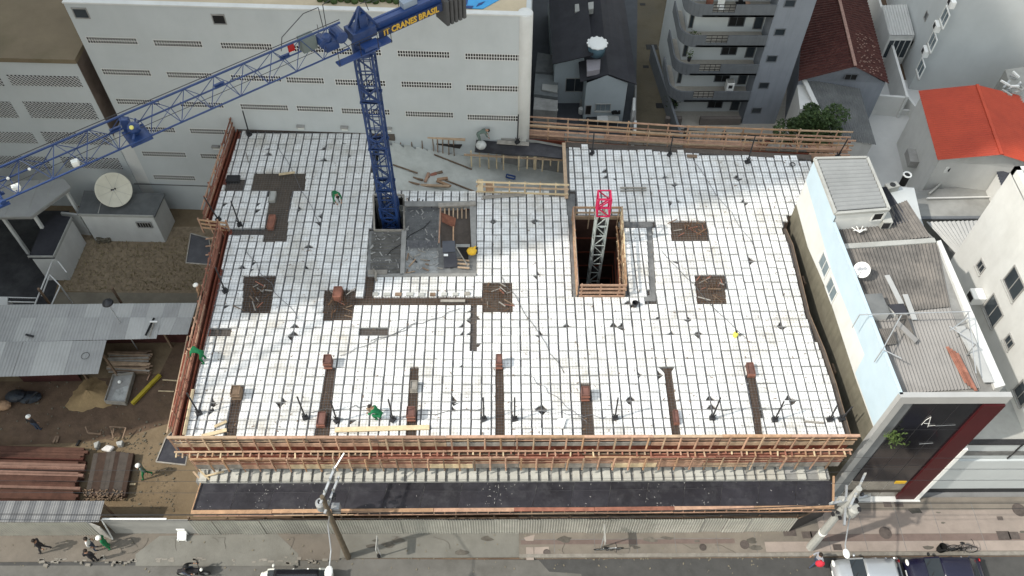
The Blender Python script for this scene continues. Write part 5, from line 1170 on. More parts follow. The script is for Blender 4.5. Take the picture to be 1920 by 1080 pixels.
b = MB(); LW.box(b, uS, uE - .02, ZR - .3, ZTOP, -.14, 0.0); b.build('parapet', WHITE2, nb)
lpoly([(0, .3), (uE - .03, .3), (uE - .03, 8.8), (uE * .8, 8.78), (uE * .45, 9.12), (uE * .2, 8.75), (0, 9.2)], .012, TANW, 'tan_render')
bl = [LW.pt(*p) for p in ((1527, 393), (1558, 503), (1593, 600), (1617, 653))]; zb = sum(z for u, z in bl) / len(bl)
us = LW.pt(1617, 672)[0]
lpoly([(0, 11.3), (bl[0][0], bl[0][1]), (bl[1][0], bl[1][1]), (us, bl[-1][1]), (us + .15, 8.95), (uE - .03, 8.9), (uE - .03, ZTOP), (uS, ZTOP), (uS, 12.8), (0, 12.8)], .012, BLUEISH, 'pale_blue_band')
b = MB(); LW.box(b, uS, uE, ZTOP, ZTOP + .06, -.15, .03); b.build('coping', BLUEISH, nb)
for a0 in ((1546, 497), (1560, 543)):
    u, z = LW.pt(*a0); window(LW, nb, (u - .55, u + .55, z - .5, z + .5), WHITE2, GLASSB, .07, 1)
for a0 in ((1507, 530), (1563, 695)):
    u, z = LW.pt(*a0); b = MB(); LW.box(b, u - .3, u + .3, z - .35, z + .3, 0, .12); b.build('meter_box', WOODB, nb)
# front
FW = Wall(FLp[:2], FRp[:2]); uF = FW.L
b = MB(); FW.box(b, -.02, uF + .05, 11.72, 12.36, -.12, .16); FW.box(b, -.02, .36, .1, 11.72, -.12, .16); b.build('white_frame', mat('grey_white_frame', (.36, .36, .35), .7, .06, 1), nb)
FW.box(MB(), .36, .95, .1, 11.7, -.1, .02).build('grey_side_strip', mat('grey_facade', (.19, .20, .205), .6, .15, 1), nb)
FW.box(MB(), .95, 4.27, 2.6, 11.6, -.1, .10).build('black_glass', FDARK, nb)
b = MB()
for z in (4.7, 6.8, 8.9): FW.box(b, .95, 4.25, z - .012, z + .012, .10, .108)
for u in (2.05, 3.15): FW.box(b, u - .012, u + .012, 2.6, 11.6, .10, .108)
b.build('glass_joint', STEELD, nb)
FW.box(MB(), 4.25, uF + .05, .25, 11.6, -.1, .22).build('maroon_fin', MAROON, nb)
FW.box(MB(), uF + .055, uF + .30, .25, 6.9, -.3, .26).build('white_fin', BRIGHT, nb)
b = MB()
for i in range(3): FW.box(b, 1.0 + i * 1.09, 2.03 + i * 1.09, .3, 2.45, 0, .04)
b.build('shop_pane', mat('shop_glass', (.20, .185, .16), .25, .3, 1.2), nb); FW.box(MB(), .95, 4.24, .95, 1.25, .05, .07).build('dark_band', mat('brown_band', (.06, .05, .04), .6), nb)
FW.box(MB(), 3.4, 4.0, 2.32, 2.62, .09, .14).build('yellow_notice', YELL, nb); FW.box(MB(), .3, uF + .4, .0, .22, -.2, .35).build('door_step', WHITE2, nb)
b = MB()
def FP(x, y, o=.14): return FW.p3(*FW.pt(x, y), o)
for pth, r_ in (([(1744, 777), (1734, 783), (1726, 792)], .014), ([(1744, 777), (1738, 796)], .014), ([(1731, 789), (1742, 790)], .012), ([(1738, 794), (1752, 793)], .010)):
    b.path([FP(*p) for p in pth], r_, 5)
MB().path([FP(1722, 828), FP(1748, 826)], .012, 5).build('tag_line', STEELG, nb); MB().path([FP(1752, 794), FP(1790, 792)], .009, 5).build('tag_line', STEELG, nb)
b.build('cursive_logo', BRIGHT, nb)
b = MB(); rl = random.Random(9)
for i in range(160):
    p = FP(1672 + rl.gauss(0, 9), 806 + rl.gauss(0, 5), .28 + abs(rl.gauss(0, .2))); d = V((rl.uniform(-.14, .14), rl.uniform(-.14, .02), rl.uniform(-.14, .14))); e = V((rl.uniform(-.1, .1), .05, rl.uniform(-.1, .1))); b.quad(p, p + d, p + d + e, p + e)
solo(b.build('hanging_plant', LEAF2), 'small green plant growing out of the shop front frame', 'plant')
# roofs: back lean-to, middle, front
def rz(px, z=ZR + .12): return A(px[0], px[1], z)
corr('roof_sheet', rz((1573, 428)), rz((1700, 375)), rz((1745, 444)), rz((1582, 461)), 24, .05, ROOFO, nb)
corr('roof_sheet', rz((1648, 352)), rz((1662, 350)), rz((1706, 415)), rz((1664, 425)), 8, .05, ROOFBL, nb)
MB().prism([rz((1581, 457), ZR + .2), rz((1752, 446), ZR + .2), rz((1756, 454), ZR + .2), rz((1584, 466), ZR + .2)], ZR).build('gutter', CONCL, nb)
corr('roof_sheet', rz((1586, 468)), rz((1757, 455)), rz((1782, 575)), rz((1636, 590)), 26, .05, ROOFO, nb)
corr('roof_sheet', rz((1637, 592)), rz((1782, 577)), rz((1838, 728)), rz((1683, 738)), 24, .05, ROOFL, nb)
for (a0, a1, z0, z1) in (((1663, 516), (1690, 570), .30, .30), ((1697, 552), (1715, 600), .30, .30)): stick('skylight_strip', ROOFW2, nb, rz(a0, ZR + .2), rz(a1, ZR + .2), .28, .04)
b = MB().prism([rz(p, ZR + .22) for p in ((1757, 452), (1764, 450), (1885, 722), (1866, 728))], ZR - 2); b.build('right_parapet', WHITE2, nb)
# stair house with a zinc roof at the back
sx = apx([(1527, 299), (1625, 297), (1666, 394), (1566, 402)], 12.95)
MB().prism([p + V((.14 if i in (0, 3) else 0, 0, -.06)) for i, p in enumerate(sx)], ZR).build('stair_house_wall', WHITE2, nb)
corr('stair_house_roof', *[p + V((0, 0, .12)) + (sum(sx, V((0, 0, 0))) / 4 - p) * .08 for p in (sx[0], sx[3], sx[2], sx[1])], 13, .045, ROOFS, nb)
for a, c in zip(sx, sx[1:] + sx[:1]): stick('edge_trim', CONCL, nb, a + V((0, 0, .05)), c + V((0, 0, .05)), .16, .16)
SW = Wall(sx[3][:2], sx[2][:2]); window(SW, nb, SW.rect((1640, 400), (1651, 411)), WHITE2, BLACK, .07, 0)
ac = thing('air_conditioner', 'grey air conditioner box by the zinc roofed stair house', 'air conditioner', A(1658, 415, ZR + .3)); p = A(1659, 413, ZR + .4); MB().box(p, (.55, .8, .6)).build('casing', CONCL, ac, bevel=.03); MB().box(p + V((-.05, -.41, 0)), (.4, .03, .42)).build('grille', STEELD, ac)
# roof terrace boxes
for px, z, m in (([(1613, 553), (1653, 551), (1668, 588), (1629, 591)], 12.2, ROOFG), ([(1664, 572), (1693, 570), (1702, 588), (1680, 590)], 11.9, ROOFD)): q = apx(px, z); MB().prism(q, ZR).build('roof_box', WHITE2, nb); MB().prism([p + V((0, 0, .05)) for p in q], z + .005).build('roof_box_lid', m, nb)
corr('roof_sheet', A(1641, 617, 12.2), A(1672, 615, 12.2), A(1684, 644, 11.8), A(1655, 648, 11.8), 8, .04, ROOFO, nb); corr('roof_sheet', A(1684, 590, 12.2), A(1700, 590, 12.2), A(1720, 643, 11.8), A(1682, 606, 12.1), 7, .04, ROOFO, nb)
stick('ridge_tile', ROOFL, nb, A(1682, 605, 12.25), A(1718, 640, 11.9), .3, .08)
b = MB()
for pth in ([(1612, 590), (1820, 584)], [(1690, 591), (1655, 655)], [(1655, 655), (1690, 672)], [(1816, 586), (1830, 700)], [(1780, 612), (1830, 645)], [(1780, 620), (1815, 595)]): b.path([A(*p, 12.7) for p in pth], .03, 5)
for p in ((1612, 590), (1690, 591), (1816, 586), (1655, 655), (1830, 645)): q = A(*p, 12.7); b.tube(q, q - V((0, 0, 1.15)), .03)
b.build('pipe_truss', STEELG, nb)
for i in range(4): stick('red_sheet', WOODR, nb, A(1776 + i * 6, 650 + i * 4, ZR + .25 + .03 * i), A(1812 + i * 6, 718 + i * 5, ZR + .25 + .03 * i), .16, .03)
for i in range(3): stick('loose_zinc', ROOFW2, nb, A(1800 + i * 7, 612 + i * 6, ZR + .28 + i * .03), A(1850 + i * 2, 705 + i * 6, ZR + .28 + i * .03), .5, .03)
ds = thing('roof_dish', 'small white satellite dish with dark lettering on the corrugated roof', 'satellite dish', A(1615, 507, ZR + .3)); c = A(1616, 506, ZR + .8); n_ = (V((0, 0, CAMZ)) - c).normalized(); M_ = n_.to_track_quat('Z', 'Y').to_matrix()
MB().lathe([(.01, 0), (.2, .015), (.36, .05), (.42, .09), (.43, .075), (.2, 0), (.01, -.02)], c, 24, M_).build('reflector', BRIGHT, ds, True); MB().tube(c, c - V((0, 0, .75)), .035).build('mount', STEELG, ds); MB().path([c + M_ @ V((0, -.42, .08)), c + M_ @ V((0, -.1, .45))], .02).build('feed_arm', STEELG, ds)
tx = (V((1, .15, 0)) - n_ * n_.dot(V((1, .15, 0)))).normalized(); TM = Matrix((tx, n_.cross(tx), n_)).transposed()
text('vivo', .30, c + n_ * .13 + TM @ V((0, .08, 0)), TM, CLGREY, ds, ext=.004, bold=.01)
an = thing('roof_antenna', 'thin white fallen antenna lying in front of the stair house', 'antenna', A(1612, 432, ZR + .3)); b = MB()
for pth in ([(1597, 426), (1612, 436), (1624, 428)], [(1600, 432), (1625, 431)], [(1606, 424), (1612, 436)], [(1618, 424), (1612, 436)]): b.path([A(*p, ZR + .4) for p in pth], .025, 5)
b.build('rod', BRIGHT, an)

# ================================================================== FAR RIGHT: white block beside, its front wing, yards and roofs between
fb = thing('right_block', 'white block at the right border with tilted looking windows and wall air conditioner', 'building', (33, 26, 0))
XR = 28.0
MB().box((XR + 8, 26.5, 7.0), (16, 12.5, 14)).build('wall', WHITE2, fb); b = MB(); b.box((XR + .15, 26.5, 14.2), (.3, 12.5, .5)); b.box((XR + 8, 32.6, 14.2), (16, .3, .5)); b.build('parapet', WHITE2, fb); MB().box((XR + 8, 26.5, 14.03), (15.4, 11.9, .06)).build('roof', CONC, fb)
RW = Wall((XR, 33), (XR, 20.2))
for a0, hw, hh in (((1902, 532), .72, .62), ((1863, 583), .72, .62), ((1893, 641), .3, .3), ((1840, 500), .3, .3), ((1917, 738), .5, .5)): u, z = RW.pt(*a0); window(RW, fb, (u - hw, u + hw, z - hh, z + hh), CONC, GLASS, .07, 1, sill=True)
for a0, lb_ in (((1843, 556), 'upper'), ((1889, 775), 'lower')):
    u, z = RW.pt(*a0); t = thing('air_conditioner', lb_ + ' white air conditioner box on the wall of the right border block', 'air conditioner', RW.p3(u, z, .3)); RW.box(MB(), u - .4, u + .4, z - .3, z + .3, .02, .75).build('casing', BRIGHT, t, bevel=.03); RW.box(MB(), u - .28, u + .28, z - .2, z + .2, .752, .77).build('grille', STEELD, t)
fw = thing('panelled_wing', 'grey white street wing with long horizontal panels at the lower right', 'building', (29, 21, 0))
MB().box((32.3, 21.8, 3.2), (15.2, 3.4, 6.4)).build('wall', WHITE, fw); PW = Wall((24.75, 20.1), (39.8, 20.1))
for i, (z0, z1) in enumerate(((.7, 1.9), (2.0, 3.3), (3.4, 4.5))): PW.box(MB(), .05, 15, z0, z1, -.02, .10 + .02 * i).build('panel', WHITE, fw)
PW.box(MB(), .02, 15, .0, .62, -.02, .04).build('dark_plinth', STEELD, fw); PW.box(MB(), .02, 15, 5.0, 5.5, -.02, .04).build('grey_band', CONCD, fw)
b = MB(); PW.box(b, .05, 15, 6.4, 6.5, -.2, .1); PW.box(b, 3.0, 3.05, 4.6, 6.4, 0, .07); b.build('roof_edge', STEELD, fw); MB().box((32.3, 21.8, 6.44), (15, 3.2, .06)).build('roof', CONCL, fw)
yd = thing('yard_roof', 'flat grey cement roof with a long pipe below the red roofed house', 'roof', (32, 41, 0))
q = apx([(1715, 358), (1868, 345), (1890, 405), (1728, 408)], 2.6); MB().prism(q, 0).build('slab', mat('yard_roof_cement', (.25, .25, .235), .9, .2, .6, .2, 20, grime=(.16, .15, .13)), yd); stick('edge', DGREY, yd, A(1727, 409, 2.6), A(1888, 408, 2.6), .25, .12); stick('pipe', WHITE2, yd, A(1738, 372, 2.75), A(1872, 369, 2.75), .1, .1)
stick('upstand', WHITE2, yd, A(1866, 345, 2.8), A(1893, 408, 2.8), .25, .45); stick('upstand', CONCL, yd, A(1742, 364, 2.7), A(1775, 335, 2.7), .12, .2)
cs = thing('corrugated_lean_to', 'pale corrugated lean-to roof half in shade between the two white buildings', 'roof', (31, 37, 0)); corr('roof_sheet', A(1737, 416, 3.0), A(1886, 412, 3.0), A(1872, 480, 2.8), A(1800, 484, 2.8), 18, .05, ROOFW2, cs)
q = apx([(1680, 350), (1714, 352), (1728, 412), (1742, 452), (1700, 415), (1655, 350)], 5); tag(MB().prism(q, 0).build('side_wall_block', WHITE), 'white stub building with a plain flat top behind the corrugated roofs', 'building')
cw = thing('water_drum', 'black drum with a white rim on the white stub building', 'drum', A(1693, 342, 5)); p = A(1692, 345, 4.6); MB().lathe([(.24, 0), (.24, .9)], p, 16).build('body', BLACK, cw); MB().torus(p + V((0, 0, .92)), .25, .06).build('rim', BRIGHT, cw)
t = thing('air_conditioner', 'white air conditioner beside the black drum', 'air conditioner', A(1671, 350, 5.0)); p = A(1671, 352, 5.2); MB().box(p, (.9, .5, .6), Matrix.Rotation(.3, 3, 'Z')).build('casing', CONCL, t, bevel=.03); MB().lathe([(.2, 0), (.2, .03)], p + V((0, 0, .3)), 14).build('fan', STEELD, t)

# ================================================================== HOUSES behind on the right
def gable(name, label, e0, r0, r1, e1, f0, f1, zw, roofm, wallm, zr=None, tiles=None):
    """roof from eave e0-e1 over ridge r0-r1 to eave f0-f1 (3D points)"""
    c = (e0 + f1) / 2; t = thing(name, label, 'house', (c.x, c.y, 0))
    wall = [e0, r0, f0]; wb = [e1, r1, f1]; cen = (r0 + r1) / 2
    def sh(p): d = V((cen.x - p.x, cen.y - p.y, 0)); return p + d.normalized() * .35 - V((0, 0, .18))
    A3, B3 = [sh(p) for p in wall], [sh(p) for p in wb]
    g0 = [V((p.x, p.y, 0)) for p in (A3[0], A3[2], B3[2], B3[0])]
    MB().add(A3 + B3 + g0, [(0, 1, 2), (5, 4, 3), (0, 2, 7, 6), (2, 5, 8, 7), (5, 3, 9, 8), (3, 0, 6, 9)]).build('wall', wallm, t)
    for s, (a, b_, c_, d_) in enumerate(((e0, r0, r1, e1), (f0, r0, r1, f1))):
        if tiles: corr('roof_slope', a, d_, c_, b_, tiles, .035, roofm, t)
        else: MB().add([a, b_, c_, d_] + [p - V((0, 0, .1)) for p in (a, b_, c_, d_)], [(0, 1, 2, 3), (7, 6, 5, 4), (0, 4, 5, 1), (1, 5, 6, 2), (2, 6, 7, 3), (3, 7, 4, 0)]).build('roof_slope', roofm, t)
    stick('ridge', roofm, t, r0 + V((0, 0, .03)), r1 + V((0, 0, .03)), .22, .08); return t
# red roof house
E0, R0_, F0 = A(1758, 300, 5.2), A(1878, 290, 6.6), A(1990, 325, 5.2); E1, R1_, F1 = A(1722, 170, 5.2), A(1832, 159, 6.6), A(1925, 182, 5.2)
rh = gable('red_roof_house', 'white house under a bright red painted roof at the right border', E0, R0_, R1_, E1, F0, F1, 0, ROOFRED, WHITE2, tiles=34)
HW = Wall((E0.x + .3, E0.y + .35), (F0.x, E0.y + .35)); window(HW, rh, HW.rect((1795, 312), (1832, 329)), CONCL, CONCL, .05, 0)
t = thing('air_conditioner', 'white air conditioner on the gable wall under the red roof', 'air conditioner', (E0.x + 1, E0.y, 3)); u, z = HW.pt(1780, 313); HW.box(MB(), u - .42, u + .42, z - .3, z + .3, 0, .3).build('casing', BRIGHT, t, bevel=.02); MB().lathe([(.2, 0), (.2, .02)], HW.p3(u, z, .3), 14, Matrix((HW.u, V((0, 0, 1)), HW.n)).transposed()).build('fan', STEELD, t)
HL = Wall((E1.x + .35, E1.y - .3), (E0.x + .35, E0.y + .3)); window(HL, rh, (1.2, 2.6, 2.4, 3.6), CONCL, GLASSB, .06, 1); window(HL, rh, (4.8, 6.0, 2.2, 3.4), CONCL, GLASSB, .06, 1)
stick('awning_box', CONC, rh, HL.p3(3.2, 2.2, .4), HL.p3(4.6, 2.2, .4), .7, .6)
tag(MB().prism(apx([(1716, 212), (1722, 210), (1757, 345), (1746, 347)], 1.6), 0).build('boundary_wall', WHITE2), 'low white wall along the left side of the red roofed house', 'wall')
br_ = thing('slate_lean_to', 'dark slate coloured roof with horizontal ribs at the right border', 'roof', (37, 42, 0)); corr('roof_sheet', A(1868, 322, 4.6), A(1897, 405, 4.3), A(1990, 385, 4.3), A(1990, 305, 4.6), 16, .04, ROOFBL, br_); MB().prism([A(1870, 326, 4.4), A(1990, 310, 4.4), A(1990, 380, 4.1), A(1898, 401, 4.1)], 0).build('wall', WHITE2, br_)
# maroon tile house
E0, R0_, F0 = A(1497, 152, 4.6), A(1603, 125, 6.6), A(1667, 157, 4.6); E1, R1_, F1 = A(1512, -70, 4.6), A(1556, -70, 6.6), A(1608, -70, 4.6)
mh = gable('maroon_roof_house', 'house under a dark maroon tiled roof with a pale speckled ridge', E0, R0_, R1_, E1, F0, F1, 0, ROOFBR, GREYP, tiles=46)
stick('pale_ridge', mat('speckled_ridge', (.26, .16, .13), .9, .4, 9), mh, R0_ + V((0, 0, .1)), R1_ + V((0, 0, .1)), .22, .10)
b = MB()
for i in range(80): t_ = random.random(); p = R0_.lerp(F0, random.uniform(.15, .95)).lerp(R1_.lerp(F1, .5), random.uniform(0, .33)) + V((0, 0, .08)); b.box(p, (.10, .08, .03))
b.build('lichen_speck', mat('lichen', (.26, .16, .13), .9, .3), mh, kind='stuff')
GW = Wall((E0.x + .4, E0.y - .0), (F0.x - .3, F0.y)); window(GW, mh, (GW.L * .48, GW.L * .62, 4.9, 5.4), DGREY, BLACK, .05, 1, 'gable_vent')
wb = MB().prism(apx([(1548, 148), (1645, 152), (1640, 168), (1560, 165)], 3.4), 0).build('gable_base', WHITE2, mh)
gs = thing('grey_sheet_shed', 'shed with a sloping grey fibre cement roof and white end wall', 'shed', (26, 49, 0))
qq = [A(1513, 149, 4.4), A(1612, 166, 4.4), A(1643, 271, 3.5), A(1563, 258, 3.5)]
n = 6
for i in range(n):
    for j in range(2):
        a, c = i / n, (i + 1) / n; l0, l1, r0, r1 = qq[0].lerp(qq[3], a), qq[0].lerp(qq[3], c), qq[1].lerp(qq[2], a), qq[1].lerp(qq[2], c)
        s0, s1 = j / 2, (j + 1) / 2; corr('roof_sheet', l0.lerp(r0, s0), l0.lerp(r0, s1), l1.lerp(r1, s1) - V((0, 0, .03)), l1.lerp(r1, s0) - V((0, 0, .03)), 9, .025, ROOFG, gs)
MB().prism([qq[0] - V((-.2, 0, .12)), qq[1] - V((.2, 0, .12)), qq[2] - V((.2, -.2, .12)), qq[3] - V((-.2, -.2, .12))], 0).build('wall', WHITE2, gs)
stick('white_barge', WHITE2, gs, A(1508, 150, 4.5), A(1560, 260, 3.55), .35, .12)
tag(MB().prism(apx([(1495, 160), (1511, 150), (1528, 200), (1500, 205)], 4.0), 0).build('wall_stub', WHITE2), 'white end wall behind the tree, left of the grey shed roof', 'wall')
# boundary walls of the courtyard
for pth, h, lb_ in (([(1632, -60), (1702, 182)], 2.2, 'long white wall running back along the maroon roofed house'), ([(1622, 176), (1702, 182)], 2.0, 'short white wall at the back of the courtyard'), ([(1622, 205), (1720, 206)], .5, 'low white kerb wall across the courtyard'), ([(1702, 180), (1722, 205)], 1.2, 'white wall corner by the red roofed house')):
    p, q = A(*pth[0], h), A(*pth[1], h); tag(MB().bar(V((p.x, p.y, h / 2)), V((q.x, q.y, h / 2)), .2, h).build('boundary_wall', WHITE2), lb_, 'wall')
# white apartment slab at the upper right
wa = thing('white_apartment', 'tall white apartment slab with small windows, upper right', 'building', (40, 57, 0))
c0, c1 = V((34.5, 56.2, 0)), V((42.6, 54.6, 0)); c2 = A(1715, 0, 0)
lft = Wall((c0.x + 1.9, c0.y + 16), c0[:2]); fr_ = Wall(c0[:2], c1[:2]); up_ = lambda p, z: V((p.x, p.y, z))
MB().prism([up_(c0, 24), up_(c1, 24), V((c1.x + 3, c1.y + 16, 24)), V((c0.x + 1.9, c0.y + 16, 24))], 0).build('wall', WHITE, wa)
for a0 in ((1772, 32), (1749, 78), (1727, 128)): u, z = lft.pt(*a0); window(lft, wa, (u - .6, u + .6, z - .55, z + .55), BRIGHT, GLASSB, .09, 1, sill=True)
for a0 in ((1737, 30), (1711, 80)): u, z = lft.pt(*a0); window(lft, wa, (u - .25, u + .25, z - .3, z + .3), CONC, GLASS, .06, 0)
for k, a0 in enumerate(((1790, 5), (1762, 50), (1740, 97))): 
    u, z = lft.pt(*a0); t = thing('air_conditioner', ('topmost', 'middle', 'lowest')[k] + ' white air conditioner on the shaded side of the tall white slab', 'air conditioner', lft.p3(u, z, .2)); lft.box(MB(), u - .45, u + .45, z - .3, z + .3, .02, .4).build('casing', BRIGHT, t, bevel=.03); lft.box(MB(), u - .3, u + .1, z - .2, z + .2, .402, .42).build('grille', STEELD, t)
cp = thing('roof_cabin', 'small cabin with a pale ribbed roof and dark glazed front by the long white wall', 'cabin', (34, 60, 0)); q = apx([(1654, 10), (1700, 8), (1715, 66), (1669, 66)], 3.2)
corr('roof_sheet', q[0], q[1], q[2], q[3], 9, .03, ROOFW2, cp); MB().prism([p - V((0, 0, .1)) for p in q], .2).build('wall', WHITE2, cp); cwl = Wall(q[3][:2], q[2][:2]); window(cwl, cp, (.15, cwl.L - .1, .9, 2.7), WHITE2, GLASS, .08, 3)
be = thing('beige_building', 'beige building with dark openings beyond the tall white slab', 'building', (44, 56, 0)); MB().prism(apx([(1862, 108), (1990, 60), (2040, 170), (1898, 200)], 9) if False else [V((43.3, 53.5, 9)), V((60, 50, 9)), V((62, 62, 9)), V((46, 66, 9))], 0).build('wall', mat('beige_paint', (.36, .25, .16), .85, .08, 1), be)
BW = Wall((43.3, 53.5), (60, 50)); window(BW, be, (1.2, 4.4, 6.2, 7.0), CONC, DARKIN, .05, 5, 'louvre'); window(BW, be, (2.0, 4.0, 2.6, 4.0), CONC, DARKIN, .06, 2)
wd_ = thing('rubbish_pile', 'heap of white scrap frames beyond the red roofed house', 'scrap heap', A(1905, 170, 0)); 
for i in range(16): p = A(1890 + rl.uniform(0, 40), 145 + rl.uniform(-8, 35), 5.5 + rl.uniform(0, .5)); stick('scrap', rl.choice([BRIGHT, CONCL, STEELG]), wd_, p, p + V((rl.uniform(-1, 1), rl.uniform(-.8, .8), rl.uniform(-.3, .3))), .15, .12)
MB().prism(apx([(1885, 130), (1960, 120), (1960, 205), (1900, 185)], 5.4), 0).build('low_roof', CONCL, wd_)
# tree by the rear guard
def tree(name, label, base, h, r, n, squash=.8, seed=1):
    rt = random.Random(seed); t = thing(name, label, 'tree', base); b = MB(); b.tube(base, base + V((.1, .1, h * .45)), .16, .12, 8)
    cl = []
    for i in range(24):
        a = rt.uniform(0, 6.28); rr = rt.uniform(.0, .85) * r; c = base + V((rr * math.cos(a) * 1.25, rr * math.sin(a) * .6, h * rt.uniform(.45, .95))); cl.append((c, rt.uniform(.28, .5) * r)); b.tube(base + V((.1, .1, h * rt.uniform(.25, .45))), c, .07, .02, 5)
    b.build('trunk', BARK, t)
    for m, k in ((LEAF, n), (LEAF2, n // 8)):
        b = MB()
        for i in range(k):
            c, q = rt.choice(cl); d = V((rt.gauss(0, 1), rt.gauss(0, 1), rt.gauss(0, 1))).normalized() * q * rt.uniform(.35, 1.05) ** .6; d.z *= squash; p = c + d; s = rt.uniform(.07, .17)
            e = V((rt.gauss(0, 1), rt.gauss(0, 1), rt.gauss(0, .5))).normalized() * s; f = V((rt.gauss(0, 1), rt.gauss(0, 1), rt.gauss(0, .6))).normalized() * s * .6
            b.quad(p - e, p + f, p + e, p - f)
        b.build('crown', m, t)
    return t
tree('bushy_tree', 'dark green bushy tree behind the rear pink guard, left of the grey shed', V((22.8, 46.4, 0)), 6.2, 1.9, 11000, seed=12)

# ================================================================== APARTMENT BLOCK with rounded balconies
ap = thing('balcony_apartment', 'grey apartment block with rounded balconies and a blank stair strip', 'building', (17.5, 54, 0))
SWl = Wall((19.55, 51.9), (22.25, 51.9)); FLH = 2.62; Z0 = .95
MB().box((20.9, 56.9, 8.2), (2.7, 10, 16.4)).build('stair_tower', GREYP, ap)
for a0 in ((1481, 6), (1462, 60), (1447, 110), (1432, 160), (1418, 207)): u, z = SWl.pt(*a0); window(SWl, ap, (u - .34, u + .34, z - .25, z + .27), DGREY, GLASS, .05, 0)
YB = 53.4
MB().box((16.7, YB + 4.2, 8.2), (5.7, 8.4, 16.4)).build('flats_wall', WHITE, ap)
BWl = Wall((13.85, YB), (19.5, YB))
def outline(r=1.15, x0=13.2, x1=19.5, y0=51.75, y1=56):
    return [V((x1, y1, 0)), V((x1, y0, 0))] + [V((x0 + r - r * math.sin(a), y0 + r - r * math.cos(a), 0)) for a in [k * math.pi / 12 for k in range(7)]] + [V((x0, y1, 0))]
for f in range(0, 6):
    z = f * FLH + (.0 if f else -.1); ol = outline()
    if f: MB().prism([p + V((0, 0, z)) for p in ol], z - .16).build('balcony_slab', DGREY, ap)
    b = MB(); pts = ol[1:]
    if f:
        for a, c in zip(pts, pts[1:]):
            if a.x > 15.6 and c.x < 15.0: c2 = V((16.6, a.y, 0)); b.bar(a + V((0, .05, z + .35)), c2 + V((0, .05, z + .35)), .1, 1.0); a = V((15.0, a.y, 0))
            b.bar(a + V((0, .05, z + .35)), c + V((0, .05, z + .35)), .1, 1.0)
        b.bar((15.0, 51.8, z + .02), (16.6, 51.8, z + .02), .1, .35); b.build('parapet', DGREY, ap)
        b = MB()
        for zz in (.35, .6, .85): b.bar((15.0, 51.8, z + zz), (16.6, 51.8, z + zz), .035, .035)
        for i in range(5): b.bar((15.0 + i * .4, 51.8, z + .15), (15.0 + i * .4, 51.8, z + .85), .03, .03)
        b.build('railing', BLACK, ap)
    MB().prism([p + V((.0, .0, z + .02)) for p in ol], z + .005).build('balcony_floor', TILEC, ap) if f else None
    f_ = window(BWl, ap, (3.05, 4.15, z + .55, z + 2.05), DGREY, BLACK, .06, 1, 'balcony_door'); window(BWl, ap, (4.95, 5.55, z + .3, z + 2.2), CONCD, GLASS, .05, 0, 'side_door'); window(BWl, ap, (.1, .35, z + .4, z + 2.2), CONCD, GLASS, .05, 0, 'glass_door')
for k in range(6): pass
b = MB(); b.box((17.7, 51.9, .35), (3.3, .35, .7)); b.box((13.9, 51.9, .35), (1.3, .35, .7)); b.build('planter', mat('brown_grey_planter', (.16, .14, .125), .9, .15), ap)
MB().box((18.2, 57, 16.6), (9, 10.6, .3)).build('roof', CONC, ap)
def small_box(name, label, cat, px, y, size, m, parts=()):
    p = AY(px[0], px[1], y); t = thing(name, label, cat, p); MB().box(p, size).build('casing', m, t, bevel=.02)
    for pn, off, sz, pm in parts: MB().box(p + V(off), sz).build(pn, pm, t)
    return t
wm_ = small_box('washing_machine', 'white washing machine on the second balcony from the ground', 'washing machine', (1368, 160), 52.6, (.6, .6, .85), BRIGHT, (('drum_door', (0, -.31, .1), (.3, .03, .3), STEELD), ('lid', (0, 0, .43), (.5, .5, .03), CONCL)))
def pot(label, px, y, h):
    p = AY(px[0], px[1], y); t = thing('potted_plant', label, 'plant', p); MB().lathe([(.12, -.35), (.17, -.05), (.15, -.05), (.1, -.1)], p, 10).build('pot', STEELD, t); b = MB()
    for i in range(60): q = p + V((random.gauss(0, .12), random.gauss(0, .12), random.uniform(-.05, h))); b.quad(q, q + V((random.uniform(-.1, .1), random.uniform(-.1, .1), .05)), q + V((random.uniform(-.1, .1), random.uniform(-.1, .1), .12)))
    b.build('foliage', LEAF2, t)
pot('leafy potted plant at the curved end of the third balcony', (1293, 107), 52.5, .5); pot('leafy potted plant at the rail of the fourth balcony', (1300, 68), 52.6, .4); pot('dark potted plant behind the rail of the fourth balcony', (1312, 75), 52.2, .35)
for k, (x, m, lb_) in enumerate(((1330, CLRED if False else WOODR, 'reddish chair on the top visible balcony'), (1352, BRIGHT, 'white chair on the top visible balcony'))):
    p = AY(x, 14, 52.6); t = thing('chair', lb_, 'chair', p); MB().box(p, (.5, .5, .06)).build('seat', m, t); MB().box(p + V((0, .24, .3)), (.5, .05, .55)).build('backrest', m, t)
    for sx_ in (-.2, .2):
        for sy_ in (-.2, .2): MB().box(p + V((sx_, sy_, -.22)), (.05, .05, .42)).build('leg', m, t)
t = small_box('cluttered_table', 'dark cluttered table on the top visible balcony', 'table', (1393, 8), 52.6, (1.0, .6, .08), STEELD, (('leg', (-.4, 0, -.3), (.06, .5, .6), STEELD), ('leg', (.4, 0, -.3), (.06, .5, .6), STEELD), ('cloth', (.3, -.1, .12), (.3, .3, .2), WOODP), ('box', (-.2, 0, .15), (.3, .3, .25), BLACK)))
